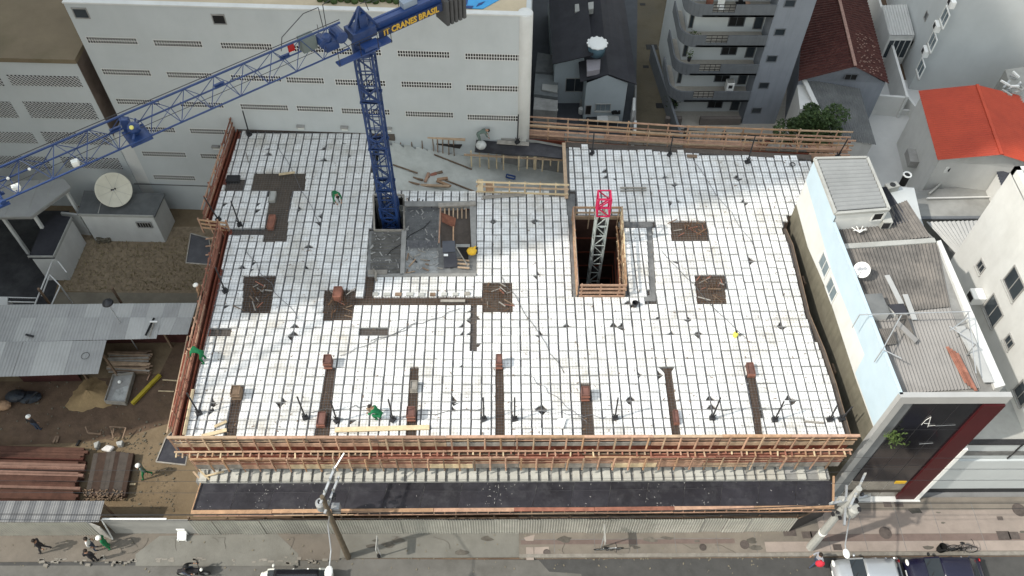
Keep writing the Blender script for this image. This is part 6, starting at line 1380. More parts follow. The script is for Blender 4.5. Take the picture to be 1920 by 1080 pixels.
# low fence in front of the forecourt
ff = thing('forecourt_fence', 'dark low railing with square pillars in front of the cream forecourt', 'fence', (18, 50, 0)); p0, p1 = A(1272, 243, 1.2), A(1478, 259, 1.2)
for z in (0, -.5): stick('rail', BLACK, ff, p0 + V((0, 0, z)), p1 + V((0, 0, z)), .06, .06)
for t_ in (.07, .42, .83): p = p0.lerp(p1, t_); piece('pillar', STEELD, ff, V((p.x, p.y, .65)), (.28, .28, 1.35))
for i in range(30): p = p0.lerp(p1, i / 30); piece('bar', BLACK, ff, V((p.x, p.y, .62)), (.025, .025, 1.15))
MB().bar(V((p0.x, p0.y, .12)), V((p1.x, p1.y, .12)), .2, .25).build('base', mat('blue_tile_base', (.12, .20, .24), .5, .2, 6), ff)
lw_ = A(1262, 205, 1.6); tag(MB().bar(V((14.0, 48.6, .8)), V((12.9, 60, .8)), .18, 1.6).build('boundary_wall', DGREY), 'dark wall between the dirt lane and the balcony block', 'wall')

# ================================================================== HOUSE with the black roof
bh = thing('black_roof_house', 'pale blue house under a broad black gabled roof with a rooftop tank', 'house', (7.5, 56, 0))
RL = [A(1034, 104, 4.6), A(1118, 83, 6.0), A(1118, -80, 6.0), A(1043, -80, 4.6)]; RR_ = [A(1140, 140, 5.2), A(1194, 158, 4.4), A(1190, -80, 4.4), A(1118, -80, 6.0)]
RL = [V((3.95, 53.7, 4.6)), V((7.0, 53.2, 5.9)), V((7.0, 66, 5.9)), V((3.95, 66, 4.6))]
gp = A(1141, 139, 4.9); ge = A(1194, 158, 4.2); gl = A(1088, 153, 4.2)
def slab3(name, pts, m, parent, th=.1): k = len(pts); low = [p - V((0, 0, th)) for p in pts]; return MB().add(pts + low, [tuple(range(k)), tuple(reversed(range(k, 2 * k)))] + [(i, (i + 1) % k, k + (i + 1) % k, k + i) for i in range(k)]).build(name, m, parent)
def rows3(a, b_, c_, d_, n, name, m, parent):
    for i in range(n):
        p, q = i / n, (i + 1) / n; slab3(name, [a.lerp(b_, p), a.lerp(b_, q) - V((0, 0, .0)), d_.lerp(c_, q), d_.lerp(c_, p)], m, parent, .09 + .01 * (i % 2))
rows3(RL[0], RL[1], RL[2], RL[3], 4, 'roof_sheet', ROOFD, bh)
gb = V((gp.x, 66, gp.z + .35)); rows3(V((gl.x, gl.y, gl.z)), gp, gb, V((gl.x, 66, gl.z + .3)), 3, 'roof_sheet', ROOFD, bh); rows3(gp, ge, V((ge.x, 66, ge.z)), gb, 4, 'roof_sheet', ROOFD, bh)
w1 = A(1093, 228, 0); w2 = A(1167, 232, 0)
BLW = mat('pale_blue_house_paint', (.43, .48, .50), .85, .08, .7, grime=(.25, .29, .30))
MB().add([V((w1.x, w1.y, 0)), V((w2.x, w1.y, 0)), V((w2.x, w1.y, 4.0)), V((gp.x - .1, w1.y, 4.75)), V((w1.x, w1.y, 4.0)), V((w1.x, 66, 0)), V((w2.x, 66, 0)), V((w2.x, 66, 4.0)), V((gp.x - .1, 66, 4.75)), V((w1.x, 66, 4.0))], [(0, 1, 2, 3, 4), (9, 8, 7, 6, 5), (1, 6, 7, 2), (0, 4, 9, 5)]).build('gable_wall', BLW, bh)
MB().box((5.5, 60.4, 2.2), (2.6, 12, 4.4)).build('side_wall', BLW, bh)
GWl = Wall((w1.x, w1.y), (w2.x, w1.y)); window(GWl, bh, GWl.rect((1118, 195), (1143, 207)), CONCL, GLASSB, .05, 2, sill=True); u, z = GWl.pt(1103, 205); window(GWl, bh, (u - .2, u + .2, z - .5, z + .4), CONC, DARKIN, .04, 0, 'meter_niche')
SW2 = Wall((4.2, 54.4), (6.8, 54.4)); window(SW2, bh, (1.0, 2.4, 1.3, 2.6), CONC, GLASS, .05, 1)
sk = apx([(1078, 8), (1113, 3), (1113, 16), (1078, 22)], 5.6); MB().prism(sk, V((0, 0, -.5))).build('skylight', CONCL, bh)
tk = thing('water_tank', 'round blue water tank with a white lid on the black roof', 'water tank', A(1118, 100, 5)); p = A(1118, 100, 5.4); MB().lathe([(.62, 0), (.72, .9)], p, 22).build('body', TANKB, tk, True); MB().lathe([(.76, .9), (.76, .98), (.6, 1.06), (.1, 1.1)], p, 22).build('lid', BRIGHT, tk)
b = MB()
for a in range(12): b.box(p + V((.74 * math.cos(a * .52), .74 * math.sin(a * .52), .96)), (.16, .16, .08), Matrix.Rotation(a * .52, 3, 'Z'))
b.build('lid_lug', BRIGHT, tk); MB().prism(apx([(1100, 112), (1126, 111), (1125, 130), (1101, 134)], 5.1), 4.6).build('stand', mat('pinkish_stand', (.30, .28, .30), .9, .1), tk)
lo2 = thing('side_lean_to', 'narrow grey lean-to and low walls between the parking wall and the black roofed house', 'shed', (3, 53, 0))
for px, z, m in (([(1008, 98), (1048, 105), (1047, 137), (1004, 134)], 2.4, ROOFG), ([(1004, 137), (1047, 140), (1046, 182), (1001, 176)], 2.2, mat('lean_to_grey', (.14, .15, .15), .9, .2)), ([(1002, 182), (1046, 188), (1045, 208), (1000, 205)], 2.0, CONC)): MB().prism(apx(px, z), 0).build('roof_slab', m, lo2)
MB().prism(apx([(1017, 157), (1046, 160), (1045, 173), (1016, 168)], 2.35), 2.24).build('pale_sheet', BRIGHT if False else CONCL, lo2)
stick('rail', WHITE2, lo2, A(1006, 206, 1.9), A(1046, 206, 1.9), .12, .1); stick('post', WHITE2, lo2, A(1013, 206, 1.9), A(1013, 206, 0), .1, .1); stick('post', CONC, lo2, A(1043, 206, 1.9), A(1043, 206, 0), .1, .1)
tb_ = thing('garden_table', 'pale garden table in front of the blue gable wall', 'table', A(1135, 232, 0))
for k, (x, y) in enumerate(((1130, 222), (1150, 222))):
    p = A(x, y, .75); piece('table_top', CONCL if k else WHITE2, tb_, p, (.9, .6, .05))
    for sx_ in (-.38, .38): piece('leg', CONCL, tb_, p + V((sx_, -.22, -.37)), (.06, .06, .72))
solo(MB().box(A(1112, 226, .3), (1.1, .4, .5)).build('bench', STEELD, bevel=.03), 'dark bench against the blue gable wall', 'bench')
b = MB(); p = A(1152, 213, .95)
for i in range(14): b.box(p + V((random.uniform(-.4, .4), random.uniform(-.1, .1), random.uniform(0, .25))), (.16, .14, .14))
solo(b.build('tool_pile', BLACK), 'dark pile of small tools on the right garden table', 'tools')
for k, (x, y) in enumerate(((1091, 198), (1089, 212))): solo(MB().lathe([(.2, 0), (.22, .5), (.18, .55)], A(x, y, 0), 12).build('barrel', BRIGHT if k else CONCL), ('rear grey', 'front white')[k] + ' barrel beside the blue gable wall', 'barrel')
tag(MB().bar(A(1192, 160, 1) - V((0, 0, .5)), V((A(1190, 245, 1).x, A(1190, 245, 1).y, .5)), .15, 1.2).build('boundary_wall', CONC), 'grey wall between the house yard and the dirt lane', 'wall')
for x, y in ((1189, 195), (1191, 238)): solo(MB().prism(apx([(x - 2, y - 12), (x + 3, y - 12), (x + 2, y + 12), (x - 3, y + 12)], 1.8), 0).build('gate_post', WHITE2), ('white gate post beside the garden table' if y < 200 else 'white gate post nearest the rear pink guard'), 'post')
for x, y in ((1222, 88), (1211, 125), (1240, 198), (1205, 8)): pass
lh = MB()
for x, y, s in ((1222, 88, 1.0), (1211, 125, .5), (1240, 198, .9), (1205, 8, .5)): p = A(x, y, .02); lh.box(p, (s, s * .7, .012))
tag(lh.build('lane_cover', BLACK), kind='structure')
b = MB()
for i in range(900):
    y = random.uniform(-20, 200); p = A(1262 + (200 - y) * .02 + random.gauss(0, 7), y, random.uniform(.1, 1.6)); e = V((random.gauss(0, .12), random.gauss(0, .12), random.gauss(0, .1))); f = V((random.gauss(0, .1), random.gauss(0, .1), .08)); b.quad(p, p + e, p + e + f, p + f)
tag(b.build('lane_hedge', LEAF), 'ragged dark hedge between the dirt lane and the balcony block', 'hedge')
# ================================================================== STREET SIDE: fence, gate, poles, wires
fz_ = mat('fence_zinc', (.40, .39, .345), .6, .14, 1.5, metal=.1, grime=(.27, .26, .23), gscale=.8)
fn = thing('site_fence', 'long corrugated metal hoarding along the pavement below the safety tray', 'fence', (-2, 17.7, 0))
FA, FB = A(372, 1001, .05), A(1478, 997, .05); n = 26
for i in range(n):
    p, q = FA.lerp(FB, i / n), FA.lerp(FB, (i + 1) / n); k = V((0, rg.uniform(-.03, .03), rg.uniform(-.03, .03))); corr('fence_sheet', p + k, q + k, q + k + V((0, -.02, 2.15)), p + k + V((0, -.02, 2.15)), 9, .045, fz_, fn, True)
for z in (.5, 1.9): stick('rail', WOODB, fn, FA + V((0, .12, z)), FB + V((0, .12, z)), .06, .09)
b = MB()
for i in range(17): p = FA.lerp(FB, i / 16); b.box(p + V((0, .16, 1.05)), (.09, .09, 2.1))
b.build('post', WOODB, fn)
f3 = thing('left_fence', 'corrugated metal hoarding below the striped shelter roof, lower left', 'fence', (-28, 17.5, 0)); FC, FD = A(-60, 1004, .05), A(188, 1003, .05)
for i in range(7): p, q = FC.lerp(FD, i / 7), FC.lerp(FD, (i + 1) / 7); corr('fence_sheet', p, q, q + V((0, 0, 2.05)), p + V((0, 0, 2.05)), 7, .05, fz_, f3, True)
stick('rail', WOODG, f3, FC + V((0, .05, 2.1)), FD + V((0, .05, 2.1)), .08, .08)
gtm = thing('site_gate', 'plain grey sheet gate with white top bar, one leaf half open by the green worker', 'gate', A(260, 1000, 0)); GA, GB = A(218, 1000, .05), A(372, 1000, .05)
MB().bar(GA + V((0, 0, 1.05)), GB + V((0, 0, 1.05)), .05, 2.0).build('sheet_leaf', mat('gate_sheet', (.30, .295, .275), .6, .12, 1), gtm); stick('top_bar', BRIGHT, gtm, GA + V((0, .03, 2.1)), A(334, 1000, .05) + V((0, .03, 2.1)), .08, .08)
q0, q1 = A(188, 1002, .05), A(212, 1012, .05); MB().bar(q0 + V((0, 0, 1)), q1 + V((0, 0, 1)), .05, 1.9).build('open_leaf', MATS['gate_sheet'], gtm); stick('brace', BRIGHT, gtm, q1 + V((.02, 0, .1)), q0 + V((.8, .1, 2.0)), .06, .06)
MB().bar(A(362, 990, .9), A(392, 989, .9), .04, .5).build('notice_plate', mat('pale_notice', (.48, .44, .42), .6, .05), gtm)
se = thing('side_fence', 'dark sloping end panel of the hoarding under the tray corner', 'fence', A(1500, 985, 0)); MB().bar(FB + V((0, 0, 1)), A(1540, 968, .05) + V((0, 0, 1)), .05, 1.9).build('panel', STEELD, se); stick('rail', WOODB, se, FB + V((0, 0, 2)), A(1540, 968, .05) + V((0, 0, 2)), .06, .06)

def crossarm(b, p, d, L, k=3):
    b.bar(p - d * L / 2, p + d * L / 2, .10, .12)
pl1 = thing('utility_pole', 'dark utility pole with a transformer cluster and street lamp at the left of the street', 'utility pole', A(653, 1045, 0)); base = A(653, 1045, 0); TOP = 8.6
MB().tube(base, base + V((0, 0, TOP)), .17, .11, 10).build('pole', mat('dark_weathered_pole', (.12, .095, .065), .9, .25, 3), pl1)
b = MB(); U = V((.25, 1, 0)).normalized()
for z in (8.4, 7.2): MB().bar(base + V((0, 0, z)) - U * .3, base + V((0, 0, z)) + U * 1.7, .11, .13).build('crossarm', STEELG, pl1)
MB().bar(base + V((0, 0, 8.4)) + U * 1.5, base + V((.35, 0, 8.9)) + U * 2.2, .06, .06).build('bracket', STEELG, pl1)
b = MB()
for z in (8.4, 7.2):
    for s in (.3, .9, 1.5): p = base + V((0, 0, z + .06)) + U * s; b.lathe([(.03, 0), (.06, .06), (.03, .1), (.05, .14), (.02, .2)], p, 8)
b.build('insulator', CONCL, pl1); b = MB(); b.lathe([(.24, -.4), (.27, -.3), (.27, .3), (.2, .4)], base + V((-.40, .35, 6.7)), 14); b.box(base + V((.3, .3, 6.4)), (.4, .35, .6)); b.build('transformer', STEELG, pl1); b = MB()
for i in range(12): p = base + V((rg.uniform(-.4, .4), rg.uniform(0, .7), rg.uniform(5.8, 8.2))); piece('clamp', STEELD, pl1, p, (.14, .14, .22))
lp = A(617, 1068, 7.3); b = MB().path([base + V((0, 0, 6.3)), base + V((.1, -.8, 6.9)), lp + V((0, .9, .1)), lp], .035); b.build('lamp_arm', STEELG, pl1); MB().ell(lp + V((0, -.12, 0)), (.20, .32, .13), 12, 8).build('lamp_head', BRIGHT, pl1, True)
pl2 = thing('utility_pole', 'pale concrete utility pole with crossarms and street lamp at the right of the street', 'utility pole', A(1518, 1028, 0)); b2 = A(1518, 1028, 0)
MB().tube(b2, b2 + V((0, 0, 8.4)), .24, .15, 10).build('pole', CONCL, pl2); MB().tube(b2 + V((0, 0, 2.4)), b2 + V((0, 0, 2.6)), .23, .23, 10).build('band', BRIGHT, pl2)
b = MB()
for z, d in ((8.1, V((.55, .8, 0))), (7.0, V((1, .2, 0))), (6.3, V((.3, 1, 0)))): d = d.normalized(); b.bar(b2 + V((0, 0, z)) - d * 1.1, b2 + V((0, 0, z)) + d * 1.1, .11, .13)
b.build('crossarm', STEELG, pl2); b = MB()
for z, d in ((8.1, V((.55, .8, 0))), (7.0, V((1, .2, 0)))):
    d = d.normalized()
    for s in (-1, -.4, .4, 1): b.lathe([(.03, 0), (.06, .06), (.03, .1), (.05, .14), (.02, .22)], b2 + V((0, 0, z + .06)) + d * s, 8)
b.build('insulator', CONCL, pl2); b = MB(); b.lathe([(.28, -.45), (.31, -.3), (.31, .3), (.22, .42)], b2 + V((.42, -.15, 6.0)), 14); b.box(b2 + V((-.3, .1, 6.6)), (.3, .3, .5)); b.build('transformer', CONCL, pl2); b = MB()
for i in range(14): p = b2 + V((rg.uniform(-.5, .6), rg.uniform(-.4, .5), rg.uniform(5.2, 7.8))); piece('clamp', STEELD, pl2, p, (.13, .13, .2), Matrix.Rotation(rg.uniform(0, 2), 3, 'X'))
lp = A(1587, 1038, 6.0); MB().path([b2 + V((0, 0, 5.4)), b2 + V((.3, -.3, 5.9)), lp + V((0, .4, .1)), lp], .035).build('lamp_arm', STEELG, pl2); MB().ell(lp, (.17, .26, .12), 12, 8).build('lamp_head', BRIGHT, pl2, True)
for k, (off, z, z2, sag) in enumerate(((V((0, .3, 0)), 8.7, 8.4, .5), (V((0, .9, 0)), 8.7, 8.4, .5), (V((0, 1.5, 0)), 8.7, 8.4, .55), (V((0, .1, 0)), 6.5, 6.2, .6), (V((0, .2, 0)), 6.1, 5.9, .65), (V((0, .05, 0)), 5.7, 5.5, .55))):
    for a, c, wh in ((V((-48, base.y + .6, 0)), base, 'left of the dark pole'), (base, b2, 'between the two poles'), (b2, V((52, b2.y + .6, 0)), 'right of the pale pole')):
        pts = []
        for i in range(13):
            t_ = i / 12; p = a.lerp(c, t_) + off; p.z = z + (z2 - z) * t_ - sag * 4 * t_ * (1 - t_); pts.append(p)
        o = MB().path(pts, .009 if k < 3 else .014, 4).build('overhead_wire', STEELD)
        solo(o, ('nearest', 'middle', 'farthest', 'upper', 'lower', 'lowest')[k] + (' of three thin top wires ' if k < 3 else ' of three thick bundled cables ') + wh, 'cable')
# manholes, covers, bollards, little signs
def flat(name, label, px, r, m, cat, sq=False):
    p = A(px[0], px[1], .14); t = MB()
    if sq: t.box(p + V((0, 0, .006)), (r * 2, r * 1.4, .03))
    else: t.lathe([(r, -.02), (r, .012), (r * .85, .012), (r * .84, .004), (r * .3, .006)], p, 20)
    solo(t.build(name, m), label, cat)
MANH = mat('cast_cover', (.085, .07, .062), .8, .25, 5, .6, 40)
for px, r, lb_ in (((1396, 1021), .26, 'round manhole cover right of the small grey patch'), ((1318, 1026), .2, 'faded round cover at the end of the vertical slab patch'), ((1025, 1036), .2, 'round cover beside the pale L shaped paving'), ((1660, 999), .36, 'large round cover right of the pale utility pole'), ((1911, 956), .4, 'round cover at the right border of the pavement')): flat('manhole_cover', lb_, px, r, MANH, 'manhole cover')
for px, r, lb_ in (((1480, 997), .36, 'dark rectangular grate at the end of the hoarding'), ((1513, 1003), .28, 'dark square cover left of the pole base'), ((1570, 1026), .24, 'dark narrow cover between the pole base and the silver car'), ((1528, 1002), .26, 'dark square cover touching the pole shadow'), ((1875, 972), .16, 'small dark cover at the right, above the bicycles'), ((1882, 1004), .36, 'left of two dark covers at the right border'), ((1901, 1004), .30, 'right of two dark covers at the right border'), ((1664, 946), .22, 'left dark mat at the black shop front door'), ((1685, 945), .24, 'right dark mat at the black shop front door')): flat('utility_cover', lb_, px, r, MANH, 'cover', True)
for k, (bp_, hz2, lb_) in enumerate((((714, 1043), 2.1, 'small street sign on a thin post near the left pole'), ((1127, 1027), 2.3, 'small street sign on a thin post by the lone bicycle'))):
    p = A(bp_[0], bp_[1], .1); t = thing('street_sign', lb_, 'sign', p); MB().tube(p, p + V((0, 0, hz2)), .035).build('post', STEELG, t); MB().box(p + V((.0, 0, hz2 - .2)), (.04, 1.0 if k else .8, .5)).build('plate', CONCL, t)
ch = thing('dumped_chair', 'upturned white plastic chair at the foot of the fence', 'chair', A(341, 1008, .1)); p = A(341, 1005, .35); MB().box(p, (.52, .5, .06), Matrix.Rotation(.5, 3, 'X')).build('seat', BRIGHT, ch, bevel=.02); MB().box(p + V((0, .22, .25)), (.5, .06, .5)).build('backrest', BRIGHT, ch, bevel=.02)
for sx_ in (-.22, .22):
    for sy_ in (-.2, .2): MB().box(p + V((sx_, sy_, -.17)), (.05, .05, .34)).build('leg', BRIGHT, ch)
solo(MB().lathe([(.09, 0), (.11, .25), (.03, .4)], A(711, 1044, .1), 8).build('traffic_stub', BLACK), 'small dark stub post on the kerb near the left pole', 'stub')

# ================================================================== VEHICLES
def ring(x, hw, zb, zt, sh=.5, n=4, tuck=.06):
    """cross section of a car body: flat sill, bulged flank, rounded shoulder"""
    return [V((x, -hw + tuck, zb)), V((x, -hw, zb + (zt - zb) * .35)), V((x, -hw * .985, zb + (zt - zb) * .75)), V((x, -hw * .90, zt - .02)), V((x, -hw * .5, zt + .02)), V((x, hw * .5, zt + .02)), V((x, hw * .90, zt - .02)), V((x, hw * .985, zb + (zt - zb) * .75)), V((x, hw, zb + (zt - zb) * .35)), V((x, hw - tuck, zb))]
def car(name, label, cx_, cy_, L, Wd, Hh, paint, body, cabin, van=False, roofm=None, rear=None):
    """nose to -x; body = [(x fraction, width factor, top z)], cabin = (base front, roof front, roof rear, base rear) fractions"""
    t = thing(name, label, 'car' if not van else 'car', (cx_, cy_, 0)); x0 = cx_ - L / 2; o = lambda v: V((x0 + v.x * 1.0, cy_ + v.y, v.z))
    rings = [[o(q) for q in ring(f * L, Wd / 2 * wf_, .24, z)] for f, wf_, z in body]
    MB().loft(rings).build('body', paint, t, True)
    zb = body[len(body) // 2][2]; bf, rf, rr2, br2 = [f * L for f in cabin]; hw = Wd / 2
    def P(x, y, z): return o(V((x, y, z)))
    Hr = Hh; base_ = [(bf, hw * .86), (br2, hw * .86)]; k = .70
    a = [P(bf, -hw * .86, zb), P(rf, -hw * k, Hr - .05), P(rf, hw * k, Hr - .05), P(bf, hw * .86, zb)]; c = [P(br2, -hw * .86, zb), P(rr2, -hw * k, Hr - .05), P(rr2, hw * k, Hr - .05), P(br2, hw * .86, zb)]
    MB().add([*a, *c], [(0, 1, 2, 3), (7, 6, 5, 4), (0, 4, 5, 1), (3, 2, 6, 7), (1, 5, 6, 2)]).build('glazing', GLASS, t)
    # roof skin, pillars
    rr_ = []
    for f in (0, .08, .5, .92, 1):
        x = rf + (rr2 - rf) * f; z = Hr - (.03 if f in (0, 1) else 0); rr_.append([P(x, -hw * k - .01, z - .07), P(x, -hw * k * .93, z - .01), P(x, -hw * .3, z + .012), P(x, hw * .3, z + .012), P(x, hw * k * .93, z - .01), P(x, hw * k + .01, z - .07)])
    MB().loft(rr_).build('roof', roofm or paint, t, True)
    dx = V((.0, 0, 0))
    for s in (-1, 1):
        stick('pillar', paint, t, P(bf, s * hw * .87, zb), P(rf, s * (hw * k + .005), Hr - .05), .07, .06); stick('pillar', paint, t, P(br2, s * hw * .87, zb), P(rr2, s * (hw * k + .005), Hr - .05), .09, .08)
        for f in (.42, .74): stick('pillar', paint, t, P(bf + (br2 - bf) * f, s * hw * .865, zb), P(rf + (rr2 - rf) * f, s * (hw * k + .01), Hr - .05), .07, .05)
    for s in (-1, 1):
        b = MB().ell(P(bf + .28, s * (hw + .08), zb + .06), (.08, .11, .09), 8, 6); b.build('mirror', paint if paint is not CARB else BLACK, t, True)
        for f in (.17, .80):
            c_ = P(f * L, s * (hw - .10), .30); M_ = Matrix.Rotation(math.pi / 2, 3, 'X'); wlm = MB().lathe([(.18, -.10), (.30, -.10), (.31, 0), (.30, .10), (.18, .10)], c_, 18, M_).build('tyre', RUBBER, t, True); MB().lathe([(.05, .085 * -s), (.19, .095 * -s), (.19, .06 * -s)], c_, 14, M_).build('rim', STEELG, wlm)
        MB().ell(P(.025 * L, s * hw * .68, .64), (.10, .20, .10), 8, 6).build('headlight', LAMP, t, True)
        MB().ell(P(.985 * L, s * hw * .74, .75), (.06, .12, .14), 8, 6).build('taillight', REDL, t, True)
    MB().box(P(-.005 * L + .02, 0, .42), (.05, .42, .12)).build('number_plate', BRIGHT, t); MB().box(P(.01 * L, 0, .33), (.12, Wd * .8, .12)).build('bumper', STEELD if paint is CARS else paint, t)
    b = MB()
    for s in (-.25, .15): b.bar(P(bf - .03, s * Wd, zb + .03), P(bf + .25, (s + .2) * Wd, zb + .22), .025, .02)
    b.build('wiper', BLACK, t); return t
HB = [(.0, .72, .50), (.03, .86, .66), (.10, .95, .76), (.28, 1.0, .86), (.5, 1.0, .88), (.8, 1.0, .88), (.93, .96, .88), (.985, .88, .84), (1.0, .80, .60)]
pS = A(1563, 1052, .8); car('silver_hatchback', 'silver hatchback parked at the kerb, nose to the left', pS.x + 1.80, 15.1, 3.75, 1.64, 1.42, CARS, HB, (.25, .40, .86, .965))
pB = A(1700, 1052, .8); car('navy_car', 'dark navy blue car parked behind the silver hatchback', pB.x + 2.05, 15.1, 4.15, 1.72, 1.46, CARB, HB, (.24, .38, .78, .93))
pW = A(490, 1065, .8); car('white_car', 'white car with a black glass roof standing below the left lamp', pW.x + 1.95, 14.55, 3.95, 1.85, 1.62, CARW, [(0, .74, .55), (.03, .88, .74), (.10, .96, .92), (.25, 1, 1.02), (.5, 1, 1.04), (.85, 1, 1.04), (.96, .95, 1.0), (1, .86, .7)], (.12, .24, .86, .95), True, FDARK)
def bicycle(name, label, p, rz, m=BLACK, lean=0.0, cat='bicycle', wr=.32):
    t = thing(name, label, cat, p, None, rz); loc = wl(t); M_ = Matrix.Rotation(math.pi / 2, 3, 'X'); L = .52; Lm = Matrix.Rotation(lean, 3, 'X')
    def Q(x, z, y=0): return loc + Lm @ V((x, y, z))
    for x in (-L, L):
        wlm = MB().torus(Q(x, wr), wr, .025, Lm @ M_, 20, 5).build('wheel', RUBBER, t); b = MB()
        for k in range(8): a = k * math.pi / 4; b.tube(Q(x, wr), Q(x + wr * math.cos(a), wr + wr * math.sin(a)), .006, n=4)
        b.build('spoke', STEELG, wlm)
    b = MB().path([Q(-L, wr), Q(-.05, .28), Q(.34, .78), Q(-.2, .80), Q(-L, wr)], .022, 6); b.tube(Q(-.2, .85), Q(-.05, .28), .022); b.tube(Q(.34, .85), Q(L, wr), .022); b.build('frame', m, t)
    MB().ell(Q(-.22, .92), (.15, .08, .04), 8, 5).build('saddle', BLACK, t); MB().path([Q(.30, .98, -.28), Q(.36, 1.0, -.1), Q(.36, 1.0, .1), Q(.30, .98, .28)], .018, 6).build('handlebar', STEELD, t)
    b = MB().tube(Q(-.05, .28, -.09), Q(-.05, .28, .09), .07, n=8); b.bar(Q(-.05, .28, .09), Q(.06, .17, .1), .03, .03); b.bar(Q(-.05, .28, -.09), Q(-.16, .39, -.1), .03, .03); b.build('crank', STEELD, t); return t
bicycle('bicycle', 'lone bicycle lying beside the thin street sign on the pavement', A(1140, 1030, .14), .05, STEELG, .25)
bicycle('bicycle', 'left bicycle of the pair leaning together behind the navy car', A(1778, 1030, .14), .1, BLACK, .3); bicycle('bicycle', 'right bicycle of the pair leaning together behind the navy car', A(1800, 1034, .14), -.1, STEELD, -.15)
solo(MB().lathe([(.2, 0), (.24, .5), (.22, .5), (.18, .05)], A(1762, 1031, .14), 12).build('bin', BLACK), 'dark round bin left of the two bicycles', 'bin')
bicycle('bicycle', 'dark bicycle parked at the white wall of the dish hut', A(284, 445, .0), .1, BLACK, .15); bicycle('bicycle', 'black bicycle leaning at the pale blue house wall', A(1068, 187, .0), .05, BLACK, .2)
solo(MB().bar(A(208, 437, .4), A(250, 438, .4), .06, .7).build('red_board', mat('dull_red', (.22, .02, .025), .7, .2, 3)), 'dull red panel leaning at the dish hut wall', 'panel')
b = MB()
for i in range(70): p = A(184 + rg.uniform(-3, 26), 438 + rg.uniform(-5, 16), .1); b.box(p + V((0, 0, rg.uniform(0, .3))), (rg.uniform(.1, .4), rg.uniform(.05, .2), .1), Matrix.Rotation(rg.uniform(0, 3), 3, 'Z'))
solo(b.build('scrap_heap', [RUBBLEM]), 'heap of scrap and rubble between the two huts', 'scrap heap')

# ================================================================== PEOPLE
POSES = {}
def base_pose():
    return dict(pel=(0, 0, .95), spine=(0, 0, 1.14), chest=(0, -.01, 1.34), neck=(0, .01, 1.48), head=(0, .04, 1.60), top=(0, .04, 1.72), sl=(-.18, 0, 1.42), el=(-.25, -.03, 1.14), wl=(-.24, .08, .90), sr=(.18, 0, 1.42), er=(.25, -.03, 1.14), wr=(.24, .08, .90),
                hl=(-.09, 0, .90), kl=(-.10, .03, .50), al=(-.11, -.02, .09), tl=(-.12, .16, .04), hr=(.09, 0, .90), kr=(.10, .03, .50), ar=(.11, -.02, .09), tr=(.12, .16, .04))
def mk(**k): d = base_pose(); d.update(k); return d
POSES['stand'] = mk()
POSES['walk'] = mk(kl=(-.10, .18, .52), al=(-.11, .26, .10), tl=(-.11, .43, .07), kr=(.10, -.02, .50), ar=(.10, -.30, .16), tr=(.10, -.17, .06), wl=(-.24, -.16, .93), el=(-.25, -.12, 1.15), wr=(.24, .24, .97), er=(.25, .06, 1.15))
POSES['bend'] = mk(pel=(0, -.10, .90), spine=(0, .10, 1.04), chest=(0, .30, 1.12), neck=(0, .45, 1.14), head=(0, .57, 1.12), top=(0, .68, 1.09), sl=(-.18, .38, 1.12), el=(-.24, .46, .84), wl=(-.16, .60, .62), sr=(.18, .38, 1.12), er=(.24, .46, .84), wr=(.16, .60, .62), hl=(-.10, -.10, .87), hr=(.10, -.10, .87), kl=(-.14, .06, .48), kr=(.14, .06, .48), al=(-.16, -.06, .09), ar=(.16, -.06, .09), tl=(-.18, .12, .04), tr=(.18, .12, .04))
POSES['crouch'] = mk(pel=(0, -.18, .36), spine=(0, -.02, .52), chest=(0, .14, .70), neck=(0, .26, .80), head=(0, .36, .88), top=(0, .44, .96), sl=(-.18, .18, .76), el=(-.26, .34, .52), wl=(-.14, .52, .34), sr=(.18, .18, .76), er=(.26, .34, .52), wr=(.14, .52, .34), hl=(-.10, -.16, .34), hr=(.10, -.16, .34), kl=(-.22, .22, .48), kr=(.22, .22, .48), al=(-.18, -.04, .09), ar=(.18, -.04, .09), tl=(-.22, .14, .04), tr=(.22, .14, .04))
POSES['ride'] = mk(pel=(0, -.15, .82), spine=(0, -.08, 1.0), chest=(0, .04, 1.18), neck=(0, .12, 1.30), head=(0, .18, 1.42), top=(0, .19, 1.54), sl=(-.18, .08, 1.26), el=(-.30, .28, 1.06), wl=(-.30, .52, 1.02), sr=(.18, .08, 1.26), er=(.30, .28, 1.06), wr=(.30, .52, 1.02), hl=(-.10, -.12, .80), hr=(.10, -.12, .80), kl=(-.22, .28, .66), kr=(.22, .28, .66), al=(-.26, .10, .22), ar=(.26, .10, .22), tl=(-.26, .28, .18), tr=(.26, .28, .18))
RADII = dict(pel=.145, spine=.13, chest=.155, neck=.06, head=.095, top=.07, sl=.075, el=.05, wl=.035, sr=.075, er=.05, wr=.035, hl=.105, kl=.065, al=.045, tl=.04, hr=.105, kr=.065, ar=.045, tr=.04)
EDG = [('pel', 'spine'), ('spine', 'chest'), ('chest', 'neck'), ('neck', 'head'), ('head', 'top'), ('chest', 'sl'), ('sl', 'el'), ('el', 'wl'), ('chest', 'sr'), ('sr', 'er'), ('er', 'wr'), ('pel', 'hl'), ('hl', 'kl'), ('kl', 'al'), ('al', 'tl'), ('pel', 'hr'), ('hr', 'kr'), ('kr', 'ar'), ('ar', 'tr')]
REG = {'pel': 1, 'spine': 0, 'chest': 0, 'neck': 2, 'head': 2, 'top': 2, 'sl': 0, 'el': 0, 'wl': 2, 'sr': 0, 'er': 0, 'wr': 2, 'hl': 1, 'kl': 1, 'al': 1, 'tl': 3, 'hr': 1, 'kr': 1, 'ar': 1, 'tr': 3}
_PB = {}
